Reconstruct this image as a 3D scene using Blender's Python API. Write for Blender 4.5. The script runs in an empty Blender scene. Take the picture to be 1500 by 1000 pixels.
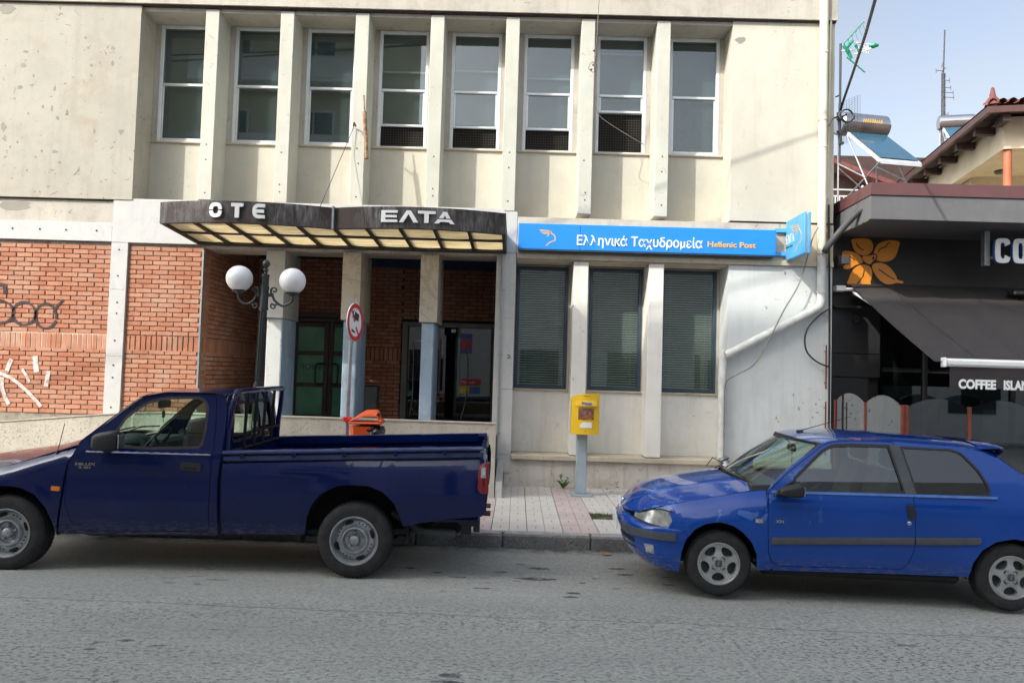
import bpy, bmesh, math, random
from mathutils import Vector, Matrix, geometry
random.seed(7)
SC = bpy.context.scene
COL = SC.collection
R = math.radians

# ------------------------------------------------------------------ camera, world, sun, exposure
H_EYE = 1.85
def _cam_basis():
    f = 1090.0; roll = .029; pitch = math.atan(47/1090.0); yaw = .008
    F = Vector((-math.sin(yaw)*math.cos(pitch), math.cos(yaw)*math.cos(pitch), math.sin(pitch)))
    R0 = Vector((math.cos(yaw), math.sin(yaw), 0)); U0 = R0.cross(F)
    Rr = R0*math.cos(roll)+U0*math.sin(roll); U = -R0*math.sin(roll)+U0*math.cos(roll)
    return f, F, Rr, U
_f, _F, _R, _U = _cam_basis()
cam_data = bpy.data.cameras.new('camera'); cam = bpy.data.objects.new('camera', cam_data); COL.objects.link(cam)
cam_data.sensor_width = 36; cam_data.lens = 36*_f/1500.0; cam_data.clip_end = 2000; cam_data.clip_start = .05
m = Matrix((( _R.x, _U.x, -_F.x, 0), (_R.y, _U.y, -_F.y, 0), (_R.z, _U.z, -_F.z, H_EYE), (0, 0, 0, 1)))
cam.matrix_world = m
SC.camera = cam

SUN_EL = R(38.5); SUN_AZ = R(49)            # azimuth measured from -Y (behind the camera) towards -X
sun_dir = Vector((-math.sin(SUN_AZ)*math.cos(SUN_EL), -math.cos(SUN_AZ)*math.cos(SUN_EL), math.sin(SUN_EL)))
world = bpy.data.worlds.new('World'); SC.world = world; world.use_nodes = True
nt = world.node_tree; nt.nodes.clear()
wo = nt.nodes.new('ShaderNodeOutputWorld'); bg = nt.nodes.new('ShaderNodeBackground'); sky = nt.nodes.new('ShaderNodeTexSky')
sky.sky_type = 'NISHITA'; sky.sun_disc = False; sky.sun_elevation = SUN_EL
sky.sun_rotation = math.atan2(sun_dir.x, sun_dir.y); sky.air_density = 1.0; sky.dust_density = 6.0; sky.ozone_density = 1.0
tc = nt.nodes.new('ShaderNodeTexCoord'); mp = nt.nodes.new('ShaderNodeMapping'); mp.inputs['Scale'].default_value = (1.2, 1.2, 3.2)
cn = nt.nodes.new('ShaderNodeTexNoise'); cn.inputs['Scale'].default_value = 1.6; cn.inputs['Detail'].default_value = 6; cn.inputs['Roughness'].default_value = .55
cr = nt.nodes.new('ShaderNodeMapRange'); cr.inputs['From Min'].default_value = .40; cr.inputs['From Max'].default_value = .80
cr.inputs['To Min'].default_value = .42; cr.inputs['To Max'].default_value = 1.0
mx = nt.nodes.new('ShaderNodeMix'); mx.data_type = 'RGBA'
lum = nt.nodes.new('ShaderNodeRGBToBW'); cv = nt.nodes.new('ShaderNodeVectorMath'); cv.operation = 'SCALE'; cv.inputs[0].default_value = (.97, 1.01, 1.04)
nt.links.new(sky.outputs[0], lum.inputs[0]); nt.links.new(lum.outputs[0], cv.inputs['Scale']); nt.links.new(cv.outputs[0], mx.inputs['B'])
nt.links.new(tc.outputs['Generated'], mp.inputs[0]); nt.links.new(mp.outputs[0], cn.inputs['Vector'])
nt.links.new(cn.outputs['Fac'], cr.inputs['Value']); nt.links.new(cr.outputs[0], mx.inputs['Factor'])
nt.links.new(sky.outputs[0], mx.inputs['A']); nt.links.new(mx.outputs['Result'], bg.inputs['Color'])
bg.inputs['Strength'].default_value = .15
nt.links.new(bg.outputs[0], wo.inputs[0])
sl = bpy.data.lights.new('sun', 'SUN'); sl.energy = 2.0; sl.angle = R(.6); sl.color = (1, .955, .87)
sun = bpy.data.objects.new('sun', sl); COL.objects.link(sun); sun.rotation_euler = sun_dir.to_track_quat('Z', 'Y').to_euler()
SC.view_settings.view_transform = 'Standard'; SC.view_settings.look = 'None'; SC.view_settings.gamma = 1
SC.view_settings.use_curve_mapping = False
SC.view_settings.exposure = 1.25

def pw(x, y, Y):
    """point of the plane Y=const seen at a photograph position (for drawing flat artwork on a known wall)"""
    r = _F+_R*((x-750)/_f)+_U*((500-y)/_f); t = Y/r.y
    return (r.x*t, H_EYE+r.z*t)

# ------------------------------------------------------------------ materials
def _nodes(name):
    mt = bpy.data.materials.new(name); mt.use_nodes = True; n = mt.node_tree
    return mt, n, n.nodes['Principled BSDF']
def N(n, t, **k):
    o = n.nodes.new('ShaderNode'+t)
    for a, b in k.items():
        if a in o.inputs: o.inputs[a].default_value = b
        else: setattr(o, a, b)
    return o
def ramp(n, src, a, b, ta=0., tb=1.):
    r = N(n, 'MapRange'); r.inputs['From Min'].default_value = a; r.inputs['From Max'].default_value = b
    r.inputs['To Min'].default_value = ta; r.inputs['To Max'].default_value = tb; n.links.new(src, r.inputs['Value']); return r.outputs[0]
def mixc(n, fac, a, b, mode='MIX'):
    m_ = N(n, 'Mix'); m_.data_type = 'RGBA'; m_.blend_type = mode
    for s, v in ((m_.inputs['Factor'], fac), (m_.inputs['A'], a), (m_.inputs['B'], b)):
        if hasattr(v, 'is_linked') or isinstance(v, bpy.types.NodeSocket): n.links.new(v, s)
        elif isinstance(v, (int, float)): s.default_value = v
        else: s.default_value = tuple(v)[:3]+(1,)
    return m_.outputs['Result']
def noise(n, vec, scale, detail=4, rough=.55, sc=None, dist=0):
    if sc is not None:
        mm = N(n, 'Mapping'); mm.inputs['Scale'].default_value = sc; n.links.new(vec, mm.inputs[0]); vec = mm.outputs[0]
    o = N(n, 'TexNoise'); o.inputs['Scale'].default_value = scale; o.inputs['Detail'].default_value = detail
    o.inputs['Roughness'].default_value = rough; o.inputs['Distortion'].default_value = dist
    n.links.new(vec, o.inputs['Vector']); return o.outputs['Fac']
def bump(n, b, src, strength, dist=.01):
    o = N(n, 'Bump'); o.inputs['Strength'].default_value = strength; o.inputs['Distance'].default_value = dist
    n.links.new(src, o.inputs['Height']); n.links.new(o.outputs[0], b.inputs['Normal'])
def mul(n, a, b, op='MULTIPLY'):
    o = N(n, 'Math'); o.operation = op
    for i, v in enumerate((a, b)):
        if isinstance(v, (int, float)): o.inputs[i].default_value = v
        else: n.links.new(v, o.inputs[i])
    return o.outputs[0]
def pos(n): return N(n, 'NewGeometry').outputs['Position']
def M(name, col, rough=.6, metal=0., var=.12, vs=3., bs=0., bsc=60., spec=.5, coat=0., dark=None, emit=None):
    mt, n, b = _nodes(name); p = pos(n)
    c2 = tuple(max(0, c*(1-var*2)) for c in col)
    f = ramp(n, noise(n, p, vs, 5, .6), .3, .7)
    c = mixc(n, f, c2, tuple(min(1, c*(1+var)) for c in col))
    n.links.new(c, b.inputs['Base Color'])
    b.inputs['Roughness'].default_value = rough; b.inputs['Metallic'].default_value = metal
    b.inputs['Specular IOR Level'].default_value = spec; b.inputs['Coat Weight'].default_value = coat; b.inputs['Coat Roughness'].default_value = .03
    if bs: bump(n, b, noise(n, p, bsc, 4, .6), bs, .01)
    return mt
MT = {}
def plaster(name, col, stain=(.33, .29, .22), amount=.35, chips=.6, bs=.25, grime=(.25, .23, .19), streak=.3):
    mt, n, b = _nodes(name); p = pos(n)
    c = mixc(n, ramp(n, noise(n, p, .9, 4, .6), .35, .7), col, tuple(x*.86 for x in col))
    c = mixc(n, mul(n, ramp(n, noise(n, p, 2.3, 6, .65, dist=.4), .5, .72), amount), c, stain)
    c = mixc(n, mul(n, ramp(n, noise(n, p, 3.0, 5, .6, sc=(2.6, 2.6, .22)), .52, .78), streak), c, grime)
    ch = ramp(n, noise(n, p, 8.0, 5, .66, dist=1.1), .625, .66)
    ch2 = ramp(n, noise(n, p, .95, 2, .5), .46, .56)
    c = mixc(n, mul(n, mul(n, ch, ch2), chips), c, (.16, .145, .12))
    sp = ramp(n, noise(n, p, 42.0, 2, .5), .70, .74)
    c = mixc(n, mul(n, sp, chips*.45), c, (.22, .19, .15))
    c = mixc(n, mul(n, ramp(n, noise(n, p, 5.0, 6, .7), .42, .70), .22), c, tuple(x*.70 for x in col))
    n.links.new(c, b.inputs['Base Color']); b.inputs['Roughness'].default_value = .85; b.inputs['Specular IOR Level'].default_value = .25
    h = mul(n, noise(n, p, 90, 4, .6), mul(n, noise(n, p, 4, 3, .5), 2., 'MULTIPLY'), 'ADD')
    h = mul(n, h, mul(n, mul(n, ch, ch2), -1.), 'ADD')
    bump(n, b, h, bs, .006)
    return mt
MT['cream'] = plaster('cream_plaster', (.43, .41, .35), stain=(.34, .27, .19), amount=.55, chips=.95, streak=.3)
MT['cream_smooth'] = plaster('cream_smooth_plaster', (.58, .555, .47), stain=(.48, .43, .34), amount=.3, chips=.35, bs=.15, streak=.2)
MT['cream_grey'] = plaster('greyed_plaster', (.50, .47, .41), stain=(.30, .26, .21), amount=.6, chips=.5, streak=.4)
MT['pil'] = plaster('pilaster_paint', (.56, .56, .49), stain=(.46, .41, .33), amount=.35, chips=.45, bs=.15, streak=.2)
MT['low_paint'] = plaster('lower_wall_paint', (.80, .78, .72), stain=(.66, .62, .54), amount=.3, chips=.5, bs=.2, streak=.25)
MT['white_wall'] = plaster('white_painted_wall', (.62, .65, .645), stain=(.55, .58, .58), amount=.3, chips=.55, bs=.2, streak=.2)
MT['plinth'] = plaster('stained_plinth', (.62, .58, .52), stain=(.38, .29, .22), amount=.75, chips=1., streak=.65, bs=.4)
MT['ledge'] = plaster('ledge_stone', (.55, .49, .38), stain=(.30, .22, .15), amount=.6, chips=.8, streak=.3)

def marble(name, col, vein, seam=0.):
    mt, n, b = _nodes(name); p = pos(n)
    w = noise(n, p, 1.9, 7, .62, sc=(1, 1, .55), dist=1.6)
    v = mul(n, ramp(n, w, .47, .5), ramp(n, w, .53, .5))
    c = mixc(n, mul(n, v, .6), col, vein)
    c = mixc(n, mul(n, ramp(n, noise(n, p, 3.2, 5, .6), .5, .8), .35), c, tuple(x*.72 for x in col))
    n.links.new(c, b.inputs['Base Color']); b.inputs['Roughness'].default_value = .38
    bump(n, b, noise(n, p, 60, 3, .5), .05, .004)
    return mt
MT['marble'] = marble('white_marble', (.50, .50, .485), (.42, .43, .45))
MT['marble_warm'] = marble('warm_marble', (.58, .52, .43), (.33, .28, .22))
MT['blue_col'] = plaster('blue_washed_column', (.36, .47, .58), stain=(.62, .66, .68), amount=.55, chips=.4, streak=.5, grime=(.20, .25, .31))
MT['white_col'] = plaster('white_washed_column', (.60, .62, .61), stain=(.50, .56, .60), amount=.4, chips=.6, streak=.4, grime=(.35, .40, .44))

def brickmat(name, col, col2):
    mt, n, b = _nodes(name); p = pos(n)
    g = N(n, 'NewGeometry'); oi = N(n, 'ObjectInfo')
    r = mul(n, g.outputs['Random Per Island'], oi.outputs['Random'], 'ADD')
    fr = N(n, 'Math'); fr.operation = 'FRACT'; n.links.new(r, fr.inputs[0])
    c = mixc(n, fr.outputs[0], col, col2)
    c = mixc(n, mul(n, ramp(n, noise(n, p, 14, 5, .65), .45, .75), .5), c, tuple(x*.72 for x in col))
    c = mixc(n, mul(n, ramp(n, noise(n, p, 1.7, 4, .6), .48, .75), .45), c, (.44, .32, .25))
    n.links.new(c, b.inputs['Base Color']); b.inputs['Roughness'].default_value = .85; b.inputs['Specular IOR Level'].default_value = .2
    bump(n, b, noise(n, p, 110, 4, .6), .35, .004)
    return mt
MT['brick'] = brickmat('orange_brick', (.37, .145, .082), (.46, .235, .155))
MT['mortar'] = M('grey_mortar', (.27, .24, .20), .95, var=.2, vs=8, bs=.4, bsc=120)
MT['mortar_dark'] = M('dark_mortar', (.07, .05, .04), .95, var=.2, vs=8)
MT['mortar_light'] = M('pale_mortar', (.62, .57, .48), .95, var=.15, vs=8, bs=.4, bsc=120)

def concrete():
    mt, n, b = _nodes('rough_concrete'); p = pos(n)
    c = mixc(n, ramp(n, noise(n, p, 1.3, 5, .6), .3, .7), (.52, .48, .40), (.40, .37, .31))
    pit = ramp(n, noise(n, p, 38, 4, .65), .58, .68)
    c = mixc(n, mul(n, pit, .5), c, (.16, .15, .12))
    c = mixc(n, mul(n, ramp(n, noise(n, p, 2.2, 5, .6, sc=(2.5, 2.5, .3)), .52, .75), .35), c, (.24, .22, .17))
    n.links.new(c, b.inputs['Base Color']); b.inputs['Roughness'].default_value = .95
    h = mul(n, noise(n, p, 55, 5, .7), mul(n, pit, -.7), 'ADD'); bump(n, b, h, .8, .015)
    return mt
MT['concrete'] = concrete()
def asphalt():
    mt, n, b = _nodes('worn_asphalt'); p = pos(n)
    v = N(n, 'TexVoronoi'); v.inputs['Scale'].default_value = 95; mm = N(n, 'Mapping'); mm.inputs['Scale'].default_value = (.62, 1, 1)
    nd = N(n, 'TexNoise'); nd.inputs['Scale'].default_value = 30
    n.links.new(p, mm.inputs[0]); n.links.new(mm.outputs[0], v.inputs['Vector'])
    c = mixc(n, ramp(n, noise(n, p, .8, 5, .6, sc=(.35, 1.6, 1)), .3, .7), (.355, .36, .335), (.285, .291, .273))
    stone = mixc(n, v.outputs['Color'], (.62, .62, .62), (1.35, 1.33, 1.30)); c = mixc(n, .55, c, stone, 'MULTIPLY')
    # rough aggregate: dark pits between worn stones, stronger in some lanes of the road
    lane = ramp(n, noise(n, p, 1.0, 4, .6, sc=(.22, 1.1, 1)), .40, .62)
    pit = ramp(n, noise(n, p, 40, 3, .6, sc=(.62, 1, 1)), .54, .60)
    far = N(n, 'SeparateXYZ'); n.links.new(p, far.inputs[0])
    nearer = ramp(n, far.outputs['Y'], 6.3, 5.6)
    k = mul(n, pit, mul(n, mul(n, lane, .42, 'MULTIPLY'), .30, 'ADD'))
    k = mul(n, k, mul(n, mul(n, nearer, .75), .25, 'ADD'))
    c = mixc(n, k, c, (.06, .063, .063))
    seam = N(n, 'SeparateXYZ'); n.links.new(p, seam.inputs[0])
    wob = mul(n, noise(n, p, 1.3, 4, .6), .16)
    yy = mul(n, seam.outputs['Y'], wob, 'ADD'); yy = mul(n, yy, mul(n, seam.outputs['X'], .03), 'ADD')
    d = N(n, 'Math'); d.operation = 'ABSOLUTE'; n.links.new(mul(n, yy, -5.86, 'ADD'), d.inputs[0])
    c = mixc(n, mul(n, ramp(n, d.outputs[0], .013, .004), .5), c, (.06, .06, .06))
    edge = ramp(n, far.outputs['Y'], 8.12, 8.38); c = mixc(n, mul(n, edge, ramp(n, noise(n, p, 7, 5, .7), .35, .6)), c, (.05, .046, .038)); gut = ramp(n, far.outputs['Y'], 7.6, 8.5); c = mixc(n, mul(n, gut, mul(n, noise(n, p, 4, 4, .6), .45)), c, (.15, .148, .14))
    oil = ramp(n, noise(n, p, 6.5, 3, .5, sc=(.7, 1.5, 1), dist=.5), .655, .69)
    zone = ramp(n, noise(n, p, .55, 2, .5), .5, .6)
    c = mixc(n, mul(n, mul(n, oil, zone), .55), c, (.05, .05, .052))
    n.links.new(c, b.inputs['Base Color']); b.inputs['Roughness'].default_value = .85; b.inputs['Specular IOR Level'].default_value = .3
    h = mul(n, mul(n, noise(n, p, 70, 4, .6), .6), mul(n, pit, -.9), 'ADD'); bump(n, b, h, .6, .008)
    return mt
MT['asphalt'] = asphalt()
MT['blotch'] = M('oil_blotch', (.045, .046, .048), .8, var=.2, vs=20)
def tilemat(name, col):
    mt, n, b = _nodes(name); p = pos(n); t = N(n, 'TexCoord'); oi = N(n, 'ObjectInfo')
    s = N(n, 'SeparateXYZ'); n.links.new(t.outputs['Object'], s.inputs[0])
    ax = N(n, 'Math'); ax.operation = 'ABSOLUTE'; n.links.new(s.outputs['X'], ax.inputs[0])
    ax2 = N(n, 'Math'); ax2.operation = 'ABSOLUTE'; n.links.new(mul(n, ax.outputs[0], -.103, 'ADD'), ax2.inputs[0])
    ay = N(n, 'Math'); ay.operation = 'ABSOLUTE'; n.links.new(s.outputs['Y'], ay.inputs[0])
    dash = mul(n, ramp(n, ax2.outputs[0], .006, .003), ramp(n, ay.outputs[0], .075, .07))
    ayl = N(n, 'Math'); ayl.operation = 'ABSOLUTE'; n.links.new(s.outputs['Y'], ayl.inputs[0])
    c = mixc(n, oi.outputs['Random'], tuple(x*.93 for x in col), tuple(min(1, x*1.04) for x in col))
    c = mixc(n, mul(n, ramp(n, noise(n, p, 3.5, 5, .65), .45, .75), .4), c, tuple(x*.66 for x in col))
    c = mixc(n, mul(n, ramp(n, noise(n, p, 60, 3, .6), .62, .72), .35), c, (.2, .19, .17))
    c = mixc(n, mul(n, dash, .75), c, (.10, .095, .09))
    n.links.new(c, b.inputs['Base Color']); b.inputs['Roughness'].default_value = .8
    bump(n, b, noise(n, p, 150, 3, .6), .2, .003)
    return mt
MT['tile_white'] = tilemat('pale_paving', (.56, .535, .495)); MT['tile_pink'] = tilemat('pink_paving', (.52, .43, .41))
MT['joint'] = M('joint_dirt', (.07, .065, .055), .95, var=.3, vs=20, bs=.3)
MT['kerb'] = plaster('kerb_stone', (.24, .24, .235), stain=(.09, .09, .09), amount=.8, chips=1., bs=.6, streak=.2, grime=(.08, .08, .08))
def kerbmat():
    mt, n, b = _nodes('terrazzo_kerb'); p = pos(n)
    c = mixc(n, ramp(n, noise(n, p, 2.2, 5, .65), .35, .65), (.25, .245, .235), (.13, .13, .13))
    v = N(n, 'TexVoronoi'); v.inputs['Scale'].default_value = 75; n.links.new(p, v.inputs['Vector'])
    c = mixc(n, mul(n, ramp(n, v.outputs['Distance'], .34, .24), ramp(n, noise(n, p, 5, 3, .5), .42, .6)), c, (.44, .43, .41))
    c = mixc(n, mul(n, ramp(n, noise(n, p, 30, 4, .7), .55, .65), .7), c, (.06, .06, .06))
    g = N(n, 'NewGeometry'); sn = N(n, 'SeparateXYZ'); n.links.new(g.outputs['Normal'], sn.inputs[0])
    n.links.new(c, b.inputs['Base Color']); b.inputs['Roughness'].default_value = .9; bump(n, b, noise(n, p, 70, 4, .65), .5, .008); return mt
MT['kerb'] = kerbmat()
MT['kerb_top'] = M('kerb_top', (.36, .35, .335), .9, var=.2, vs=7, bs=.4)
MT['soil'] = M('soil', (.13, .10, .065), .95, var=.35, vs=18, bs=.8, bsc=60)
MT['leaf'] = M('weed_leaf', (.10, .24, .04), .5, var=.4, vs=20); MT['grass'] = M('grass_blade', (.08, .13, .03), .6, var=.4, vs=30)
MT['dry_leaf'] = M('dry_leaf', (.35, .17, .07), .7)
MT['alu'] = M('aluminium_frame', (.66, .69, .72), .4, .35, var=.06)
MT['white_frame'] = M('white_frame', (.70, .73, .74), .45, var=.06)
MT['teal_frame'] = M('dark_teal_frame', (.035, .06, .085), .4, var=.1)
MT['bronze'] = M('dark_bronze_frame', (.06, .053, .05), .45, .3, var=.12)
MT['grey_frame'] = M('grey_door_frame', (.16, .155, .15), .45, .3)
MT['slat'] = M('blind_slat', (.50, .53, .45), .6, var=.08)
MT['blind'] = M('roller_blind', (.33, .37, .38), .8, var=.06)
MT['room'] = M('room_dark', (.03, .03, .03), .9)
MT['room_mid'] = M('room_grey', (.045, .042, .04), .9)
MT['black'] = M('black_plastic', (.018, .018, .02), .5, var=.15, vs=12)
MT['black_matt'] = M('black_matt', (.008, .008, .009), .9)
MT['steel'] = M('galvanised_steel', (.36, .38, .39), .45, .6, var=.12, vs=14)
MT['iron'] = M('dark_green_iron', (.035, .042, .045), .45, .3, var=.2, vs=25, bs=.15)
MT['white_plastic'] = M('white_plastic', (.78, .78, .77), .35, var=.04)
MT['pipe'] = M('pipe_cream', (.70, .66, .52), .45, var=.08); MT['pipe_white'] = M('pipe_white', (.60, .61, .58), .5, var=.1, vs=6)
MT['cable'] = M('black_cable', (.015, .015, .016), .5); MT['cable_grey'] = M('grey_cable', (.20, .18, .16), .6)
MT['sign_blue'] = M('sign_blue', (.012, .23, .76), .35, var=.02); MT['sign_blue2'] = M('sign_pale_blue', (.09, .36, .66), .35, var=.02)
MT['letter_white'] = M('letter_white', (.82, .83, .82), .4, var=.03); MT['letter_gold'] = M('letter_gold', (.72, .42, .09), .4, var=.04)
MT['yellow'] = M('postbox_yellow', (.80, .50, .02), .35, var=.05, coat=.4)
MT['post_grey'] = M('postbox_grey', (.33, .40, .44), .45, var=.08)
MT['orange'] = M('bin_orange', (.78, .10, .015), .4, var=.07)
MT['bag'] = M('black_bag', (.012, .013, .02), .22, var=.2, bs=.8, bsc=30)
MT['red'] = M('sign_red', (.60, .015, .02), .4, var=.05); MT['rust_paint'] = M('orange_rust_paint', (.17, .035, .018), .5, var=.2, vs=12)
MT['rust_tube'] = M('rusty_tube', (.30, .17, .09), .7, var=.4, vs=14)
MT['dark_conduit'] = M('dark_conduit', (.07, .07, .075), .6)
MT['cafe_dark'] = M('cafe_dark_panel', (.032, .033, .036), .45, var=.1); MT['cafe_black'] = M('cafe_black_panel', (.020, .016, .014), .55, var=.1)
MT['cafe_grey'] = plaster('cafe_grey_fascia', (.145, .145, .15), stain=(.20, .20, .20), amount=.35, chips=.3, bs=.1, streak=.2, grime=(.08, .08, .08))
MT['cafe_brown'] = M('cafe_maroon_flashing', (.125, .055, .055), .4, var=.08)
MT['awning'] = M('awning_cloth', (.038, .033, .034), .9, var=.1, vs=4, bs=.15, bsc=200)
MT['flower'] = M('flower_orange', (.85, .30, .02), .4, var=.03)
MT['roof_tile'] = M('roof_tile', (.17, .055, .045), .8, var=.25, vs=6, bs=.3); MT['roof_brown'] = M('gutter_brown', (.085, .04, .035), .4, var=.1)
MT['wood_dark'] = M('dark_rafter', (.055, .03, .025), .7, var=.2)
MT['house_cream'] = plaster('house_cream', (.66, .58, .42), amount=.15, chips=.05, bs=.05, streak=.1)
MT['house_white'] = M('house_white', (.68, .68, .66), .8, var=.06)
MT['tank'] = M('tank_steel', (.55, .56, .58), .22, .95, var=.05); MT['tank_end'] = M('tank_end', (.14, .11, .10), .6, var=.2)
MT['collector'] = M('solar_glass', (.025, .085, .14), .12, .0, var=.05, spec=.8)
MT['antenna_green'] = M('antenna_green', (.01, .30, .17), .4)
MT['tyre'] = M('tyre_rubber', (.022, .022, .023), .8, var=.3, vs=14, bs=.15, bsc=80)
MT['rim_steel'] = M('steel_rim', (.42, .44, .47), .38, .75, var=.15, vs=9); MT['rim_alloy'] = M('alloy_rim', (.50, .50, .50), .35, .7, var=.1, vs=9)
MT['chrome'] = M('chrome', (.6, .6, .62), .2, 1.)
MT['lens_red'] = M('lens_red', (.20, .004, .006), .15, coat=1.); MT['lens_clear'] = M('lens_clear', (.50, .52, .48), .18, .5, var=.35, vs=16, coat=1.)
MT['lens_dark'] = M('lens_smoke', (.16, .17, .16), .12, .3, var=.3, vs=20, coat=1.)
MT['lens_orange'] = M('lens_orange', (.75, .20, .015), .2, coat=1.)
MT['grey_plastic'] = M('grey_bumper_plastic', (.065, .075, .085), .55, var=.12, vs=10)
MT['interior'] = M('car_interior', (.045, .055, .055), .8, var=.15)
MT['seat'] = M('seat_cloth', (.07, .08, .09), .9, var=.15)
MT['opp_yellow'] = plaster('opposite_yellow', (.66, .60, .40), amount=.1, chips=.05, bs=.05, streak=.1)
MT['opp_white'] = M('opposite_white', (.72, .71, .68), .8, var=.05); MT['opp_glass'] = M('opposite_window', (.03, .045, .05), .1)
MT['green_film'] = M('green_door_film', (.10, .30, .20), .25, var=.15, vs=2); MT['film_text'] = M('film_text', (.03, .115, .11), .35)
MT['poster_red'] = M('poster_red', (.55, .02, .03), .4); MT['poster_yellow'] = M('poster_yellow', (.72, .55, .02), .4); MT['poster_blue'] = M('poster_blue', (.03, .12, .45), .4)
def spray(name, col, lo, hi):
    mt, n, b = _nodes(name); p = pos(n); b.inputs['Base Color'].default_value = col+(1,); b.inputs['Roughness'].default_value = .85
    a = ramp(n, noise(n, p, 9, 6, .8), lo, hi); n.links.new(a, b.inputs['Alpha']); return mt
MT['blotch'] = spray('oil_blotch', (.06, .062, .064), .34, .62); MT['graf_black'] = spray('spray_black', (.035, .03, .035), .30, .46); MT['graf_white'] = spray('spray_white', (.60, .52, .50), .30, .52)
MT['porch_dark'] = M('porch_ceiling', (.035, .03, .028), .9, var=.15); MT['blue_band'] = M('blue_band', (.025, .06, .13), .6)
MT['stone_bin'] = M('grey_bin_metal', (.12, .12, .11), .6, var=.15)
def paint(name, col, dirtz, metal=.35, flake=(.05, .07, .25), patch=None, far=None):
    mt, n, b = _nodes(name); p = pos(n); t = N(n, 'TexCoord').outputs['Object']
    c = mixc(n, ramp(n, noise(n, p, 1.5, 3, .5), .3, .7), col, tuple(x*1.12 for x in col))
    s = N(n, 'SeparateXYZ'); n.links.new(t, s.inputs[0])
    low = ramp(n, s.outputs['Z'], dirtz+.13, dirtz-.01)
    scr = ramp(n, noise(n, p, 26, 5, .7, sc=(.5, 1, 2.4)), .47, .66)
    dirt = mul(n, mul(n, low, scr), .5)
    c = mixc(n, dirt, c, (.17, .155, .13))
    spk = mul(n, ramp(n, noise(n, p, 130, 2, .5), .72, .76), .5); c = mixc(n, spk, c, (.25, .25, .27))
    if patch:   # peeled clear coat: real wear with a shape of its own, dull and paler
        msk = mul(n, ramp(n, noise(n, p, 3.1, 5, .6, dist=1.0), .60, .61), ramp(n, s.outputs['Z'], patch, patch+.06))
        msk = mul(n, msk, ramp(n, s.outputs['X'], 1.0, .4)); c = mixc(n, mul(n, msk, .40), c, (.14, .27, .62))
        n.links.new(ramp(n, mul(n, msk, dirt, 'ADD'), 0, 1, .22, .5), b.inputs['Roughness'])
    else: n.links.new(ramp(n, dirt, 0, .6, .25, .75), b.inputs['Roughness'])
    n.links.new(c, b.inputs['Base Color']); b.inputs['Metallic'].default_value = metal
    b.inputs['Specular IOR Level'].default_value = .15
    b.inputs['Coat Weight'].default_value = 1. if patch else .75; b.inputs['Coat Roughness'].default_value = .035; b.inputs['Coat IOR'].default_value = 1.45
    return mt
MT['navy_sheen'] = M('navy_sheen_paint', (.030, .048, .16), .38, .0, var=.2, vs=9, coat=.6)  # lighter navy: sky reflection on bed rails and belt bead painted into the colour
MT['blue_sheen'] = M('blue_sheen_paint', (.03, .12, .42), .35, .0, var=.2, vs=9, coat=.6)  # paler blue: the highlight along the hatchback's belt line is painted in
MT['navy'] = paint('navy_paint', (.002, .008, .060), .32, .0)
MT['blue'] = paint('blue_paint', (.002, .048, .28), .27, .0, patch=.62)
def glass(name, tint, gloss=1.0, rough=.01, ior=1.5):
    mt = bpy.data.materials.new(name); mt.use_nodes = True; n = mt.node_tree; n.nodes.clear()
    o = N(n, 'OutputMaterial'); g = N(n, 'BsdfGlossy'); t = N(n, 'BsdfTransparent'); x = N(n, 'MixShader')
    ge = N(n, 'NewGeometry'); dt = N(n, 'VectorMath'); dt.operation = 'DOT_PRODUCT'; n.links.new(ge.outputs['Normal'], dt.inputs[0]); n.links.new(ge.outputs['Incoming'], dt.inputs[1])
    ab = mul(n, dt.outputs['Value'], 0, 'ABSOLUTE'); k5 = mul(n, mul(n, mul(n, 1., ab, 'SUBTRACT'), 5., 'POWER'), .95); f = N(n, 'Math'); f.operation = 'ADD'; f.use_clamp = True; n.links.new(mul(n, k5, .05, 'ADD'), f.inputs[0]); f.inputs[1].default_value = 0
    g.inputs['Roughness'].default_value = rough; t.inputs['Color'].default_value = tint+(1,)
    g.inputs['Color'].default_value = (1, 1, 1, 1)
    n.links.new(mul(n, f.outputs[0], gloss), x.inputs[0]); n.links.new(t.outputs[0], x.inputs[1]); n.links.new(g.outputs[0], x.inputs[2])
    n.links.new(x.outputs[0], o.inputs[0]); return mt
MT['glass_car'] = glass('car_glass', (.74, .88, .81), 1.5); MT['glass_side'] = glass('side_car_glass', (.50, .62, .57), 2.0); MT['glass_dark'] = glass('dark_car_glass', (.35, .42, .40), 1.8)
MT['glass_win'] = glass('window_glass', (.62, .68, .68), 1.8); MT['glass_clear'] = glass('clear_glass', (.75, .80, .80), 1.6)
MT['glass_screen'] = glass('screen_glass', (.50, .56, .58), 2.8)
def globe():
    mt, n, b = _nodes('opal_globe'); b.inputs['Base Color'].default_value = (.80, .80, .80, 1); b.inputs['Roughness'].default_value = .3
    b.inputs['Subsurface Weight'].default_value = .3; b.inputs['Subsurface Radius'].default_value = (.1, .1, .1); return mt
MT['globe'] = globe()
def streaky():
    mt, n, b = _nodes('weathered_canopy_metal'); p = pos(n)
    c = mixc(n, ramp(n, noise(n, p, 1.2, 3, .5), .35, .65), (.05, .036, .032), (.022, .019, .018))
    s = ramp(n, noise(n, p, 5.5, 6, .72, sc=(5, 1.2, .6)), .38, .60)
    big = ramp(n, noise(n, p, 1.1, 5, .65, sc=(1, 1, .7)), .42, .66)
    big = mul(n, big, ramp(n, N_z(n, p), 3.84, 4.22, .35, 1.)) 
    c = mixc(n, mul(n, mul(n, s, big), .95), c, (.40, .39, .38))
    n.links.new(c, b.inputs['Base Color']); b.inputs['Roughness'].default_value = .8; bump(n, b, s, .2, .004); return mt
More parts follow.
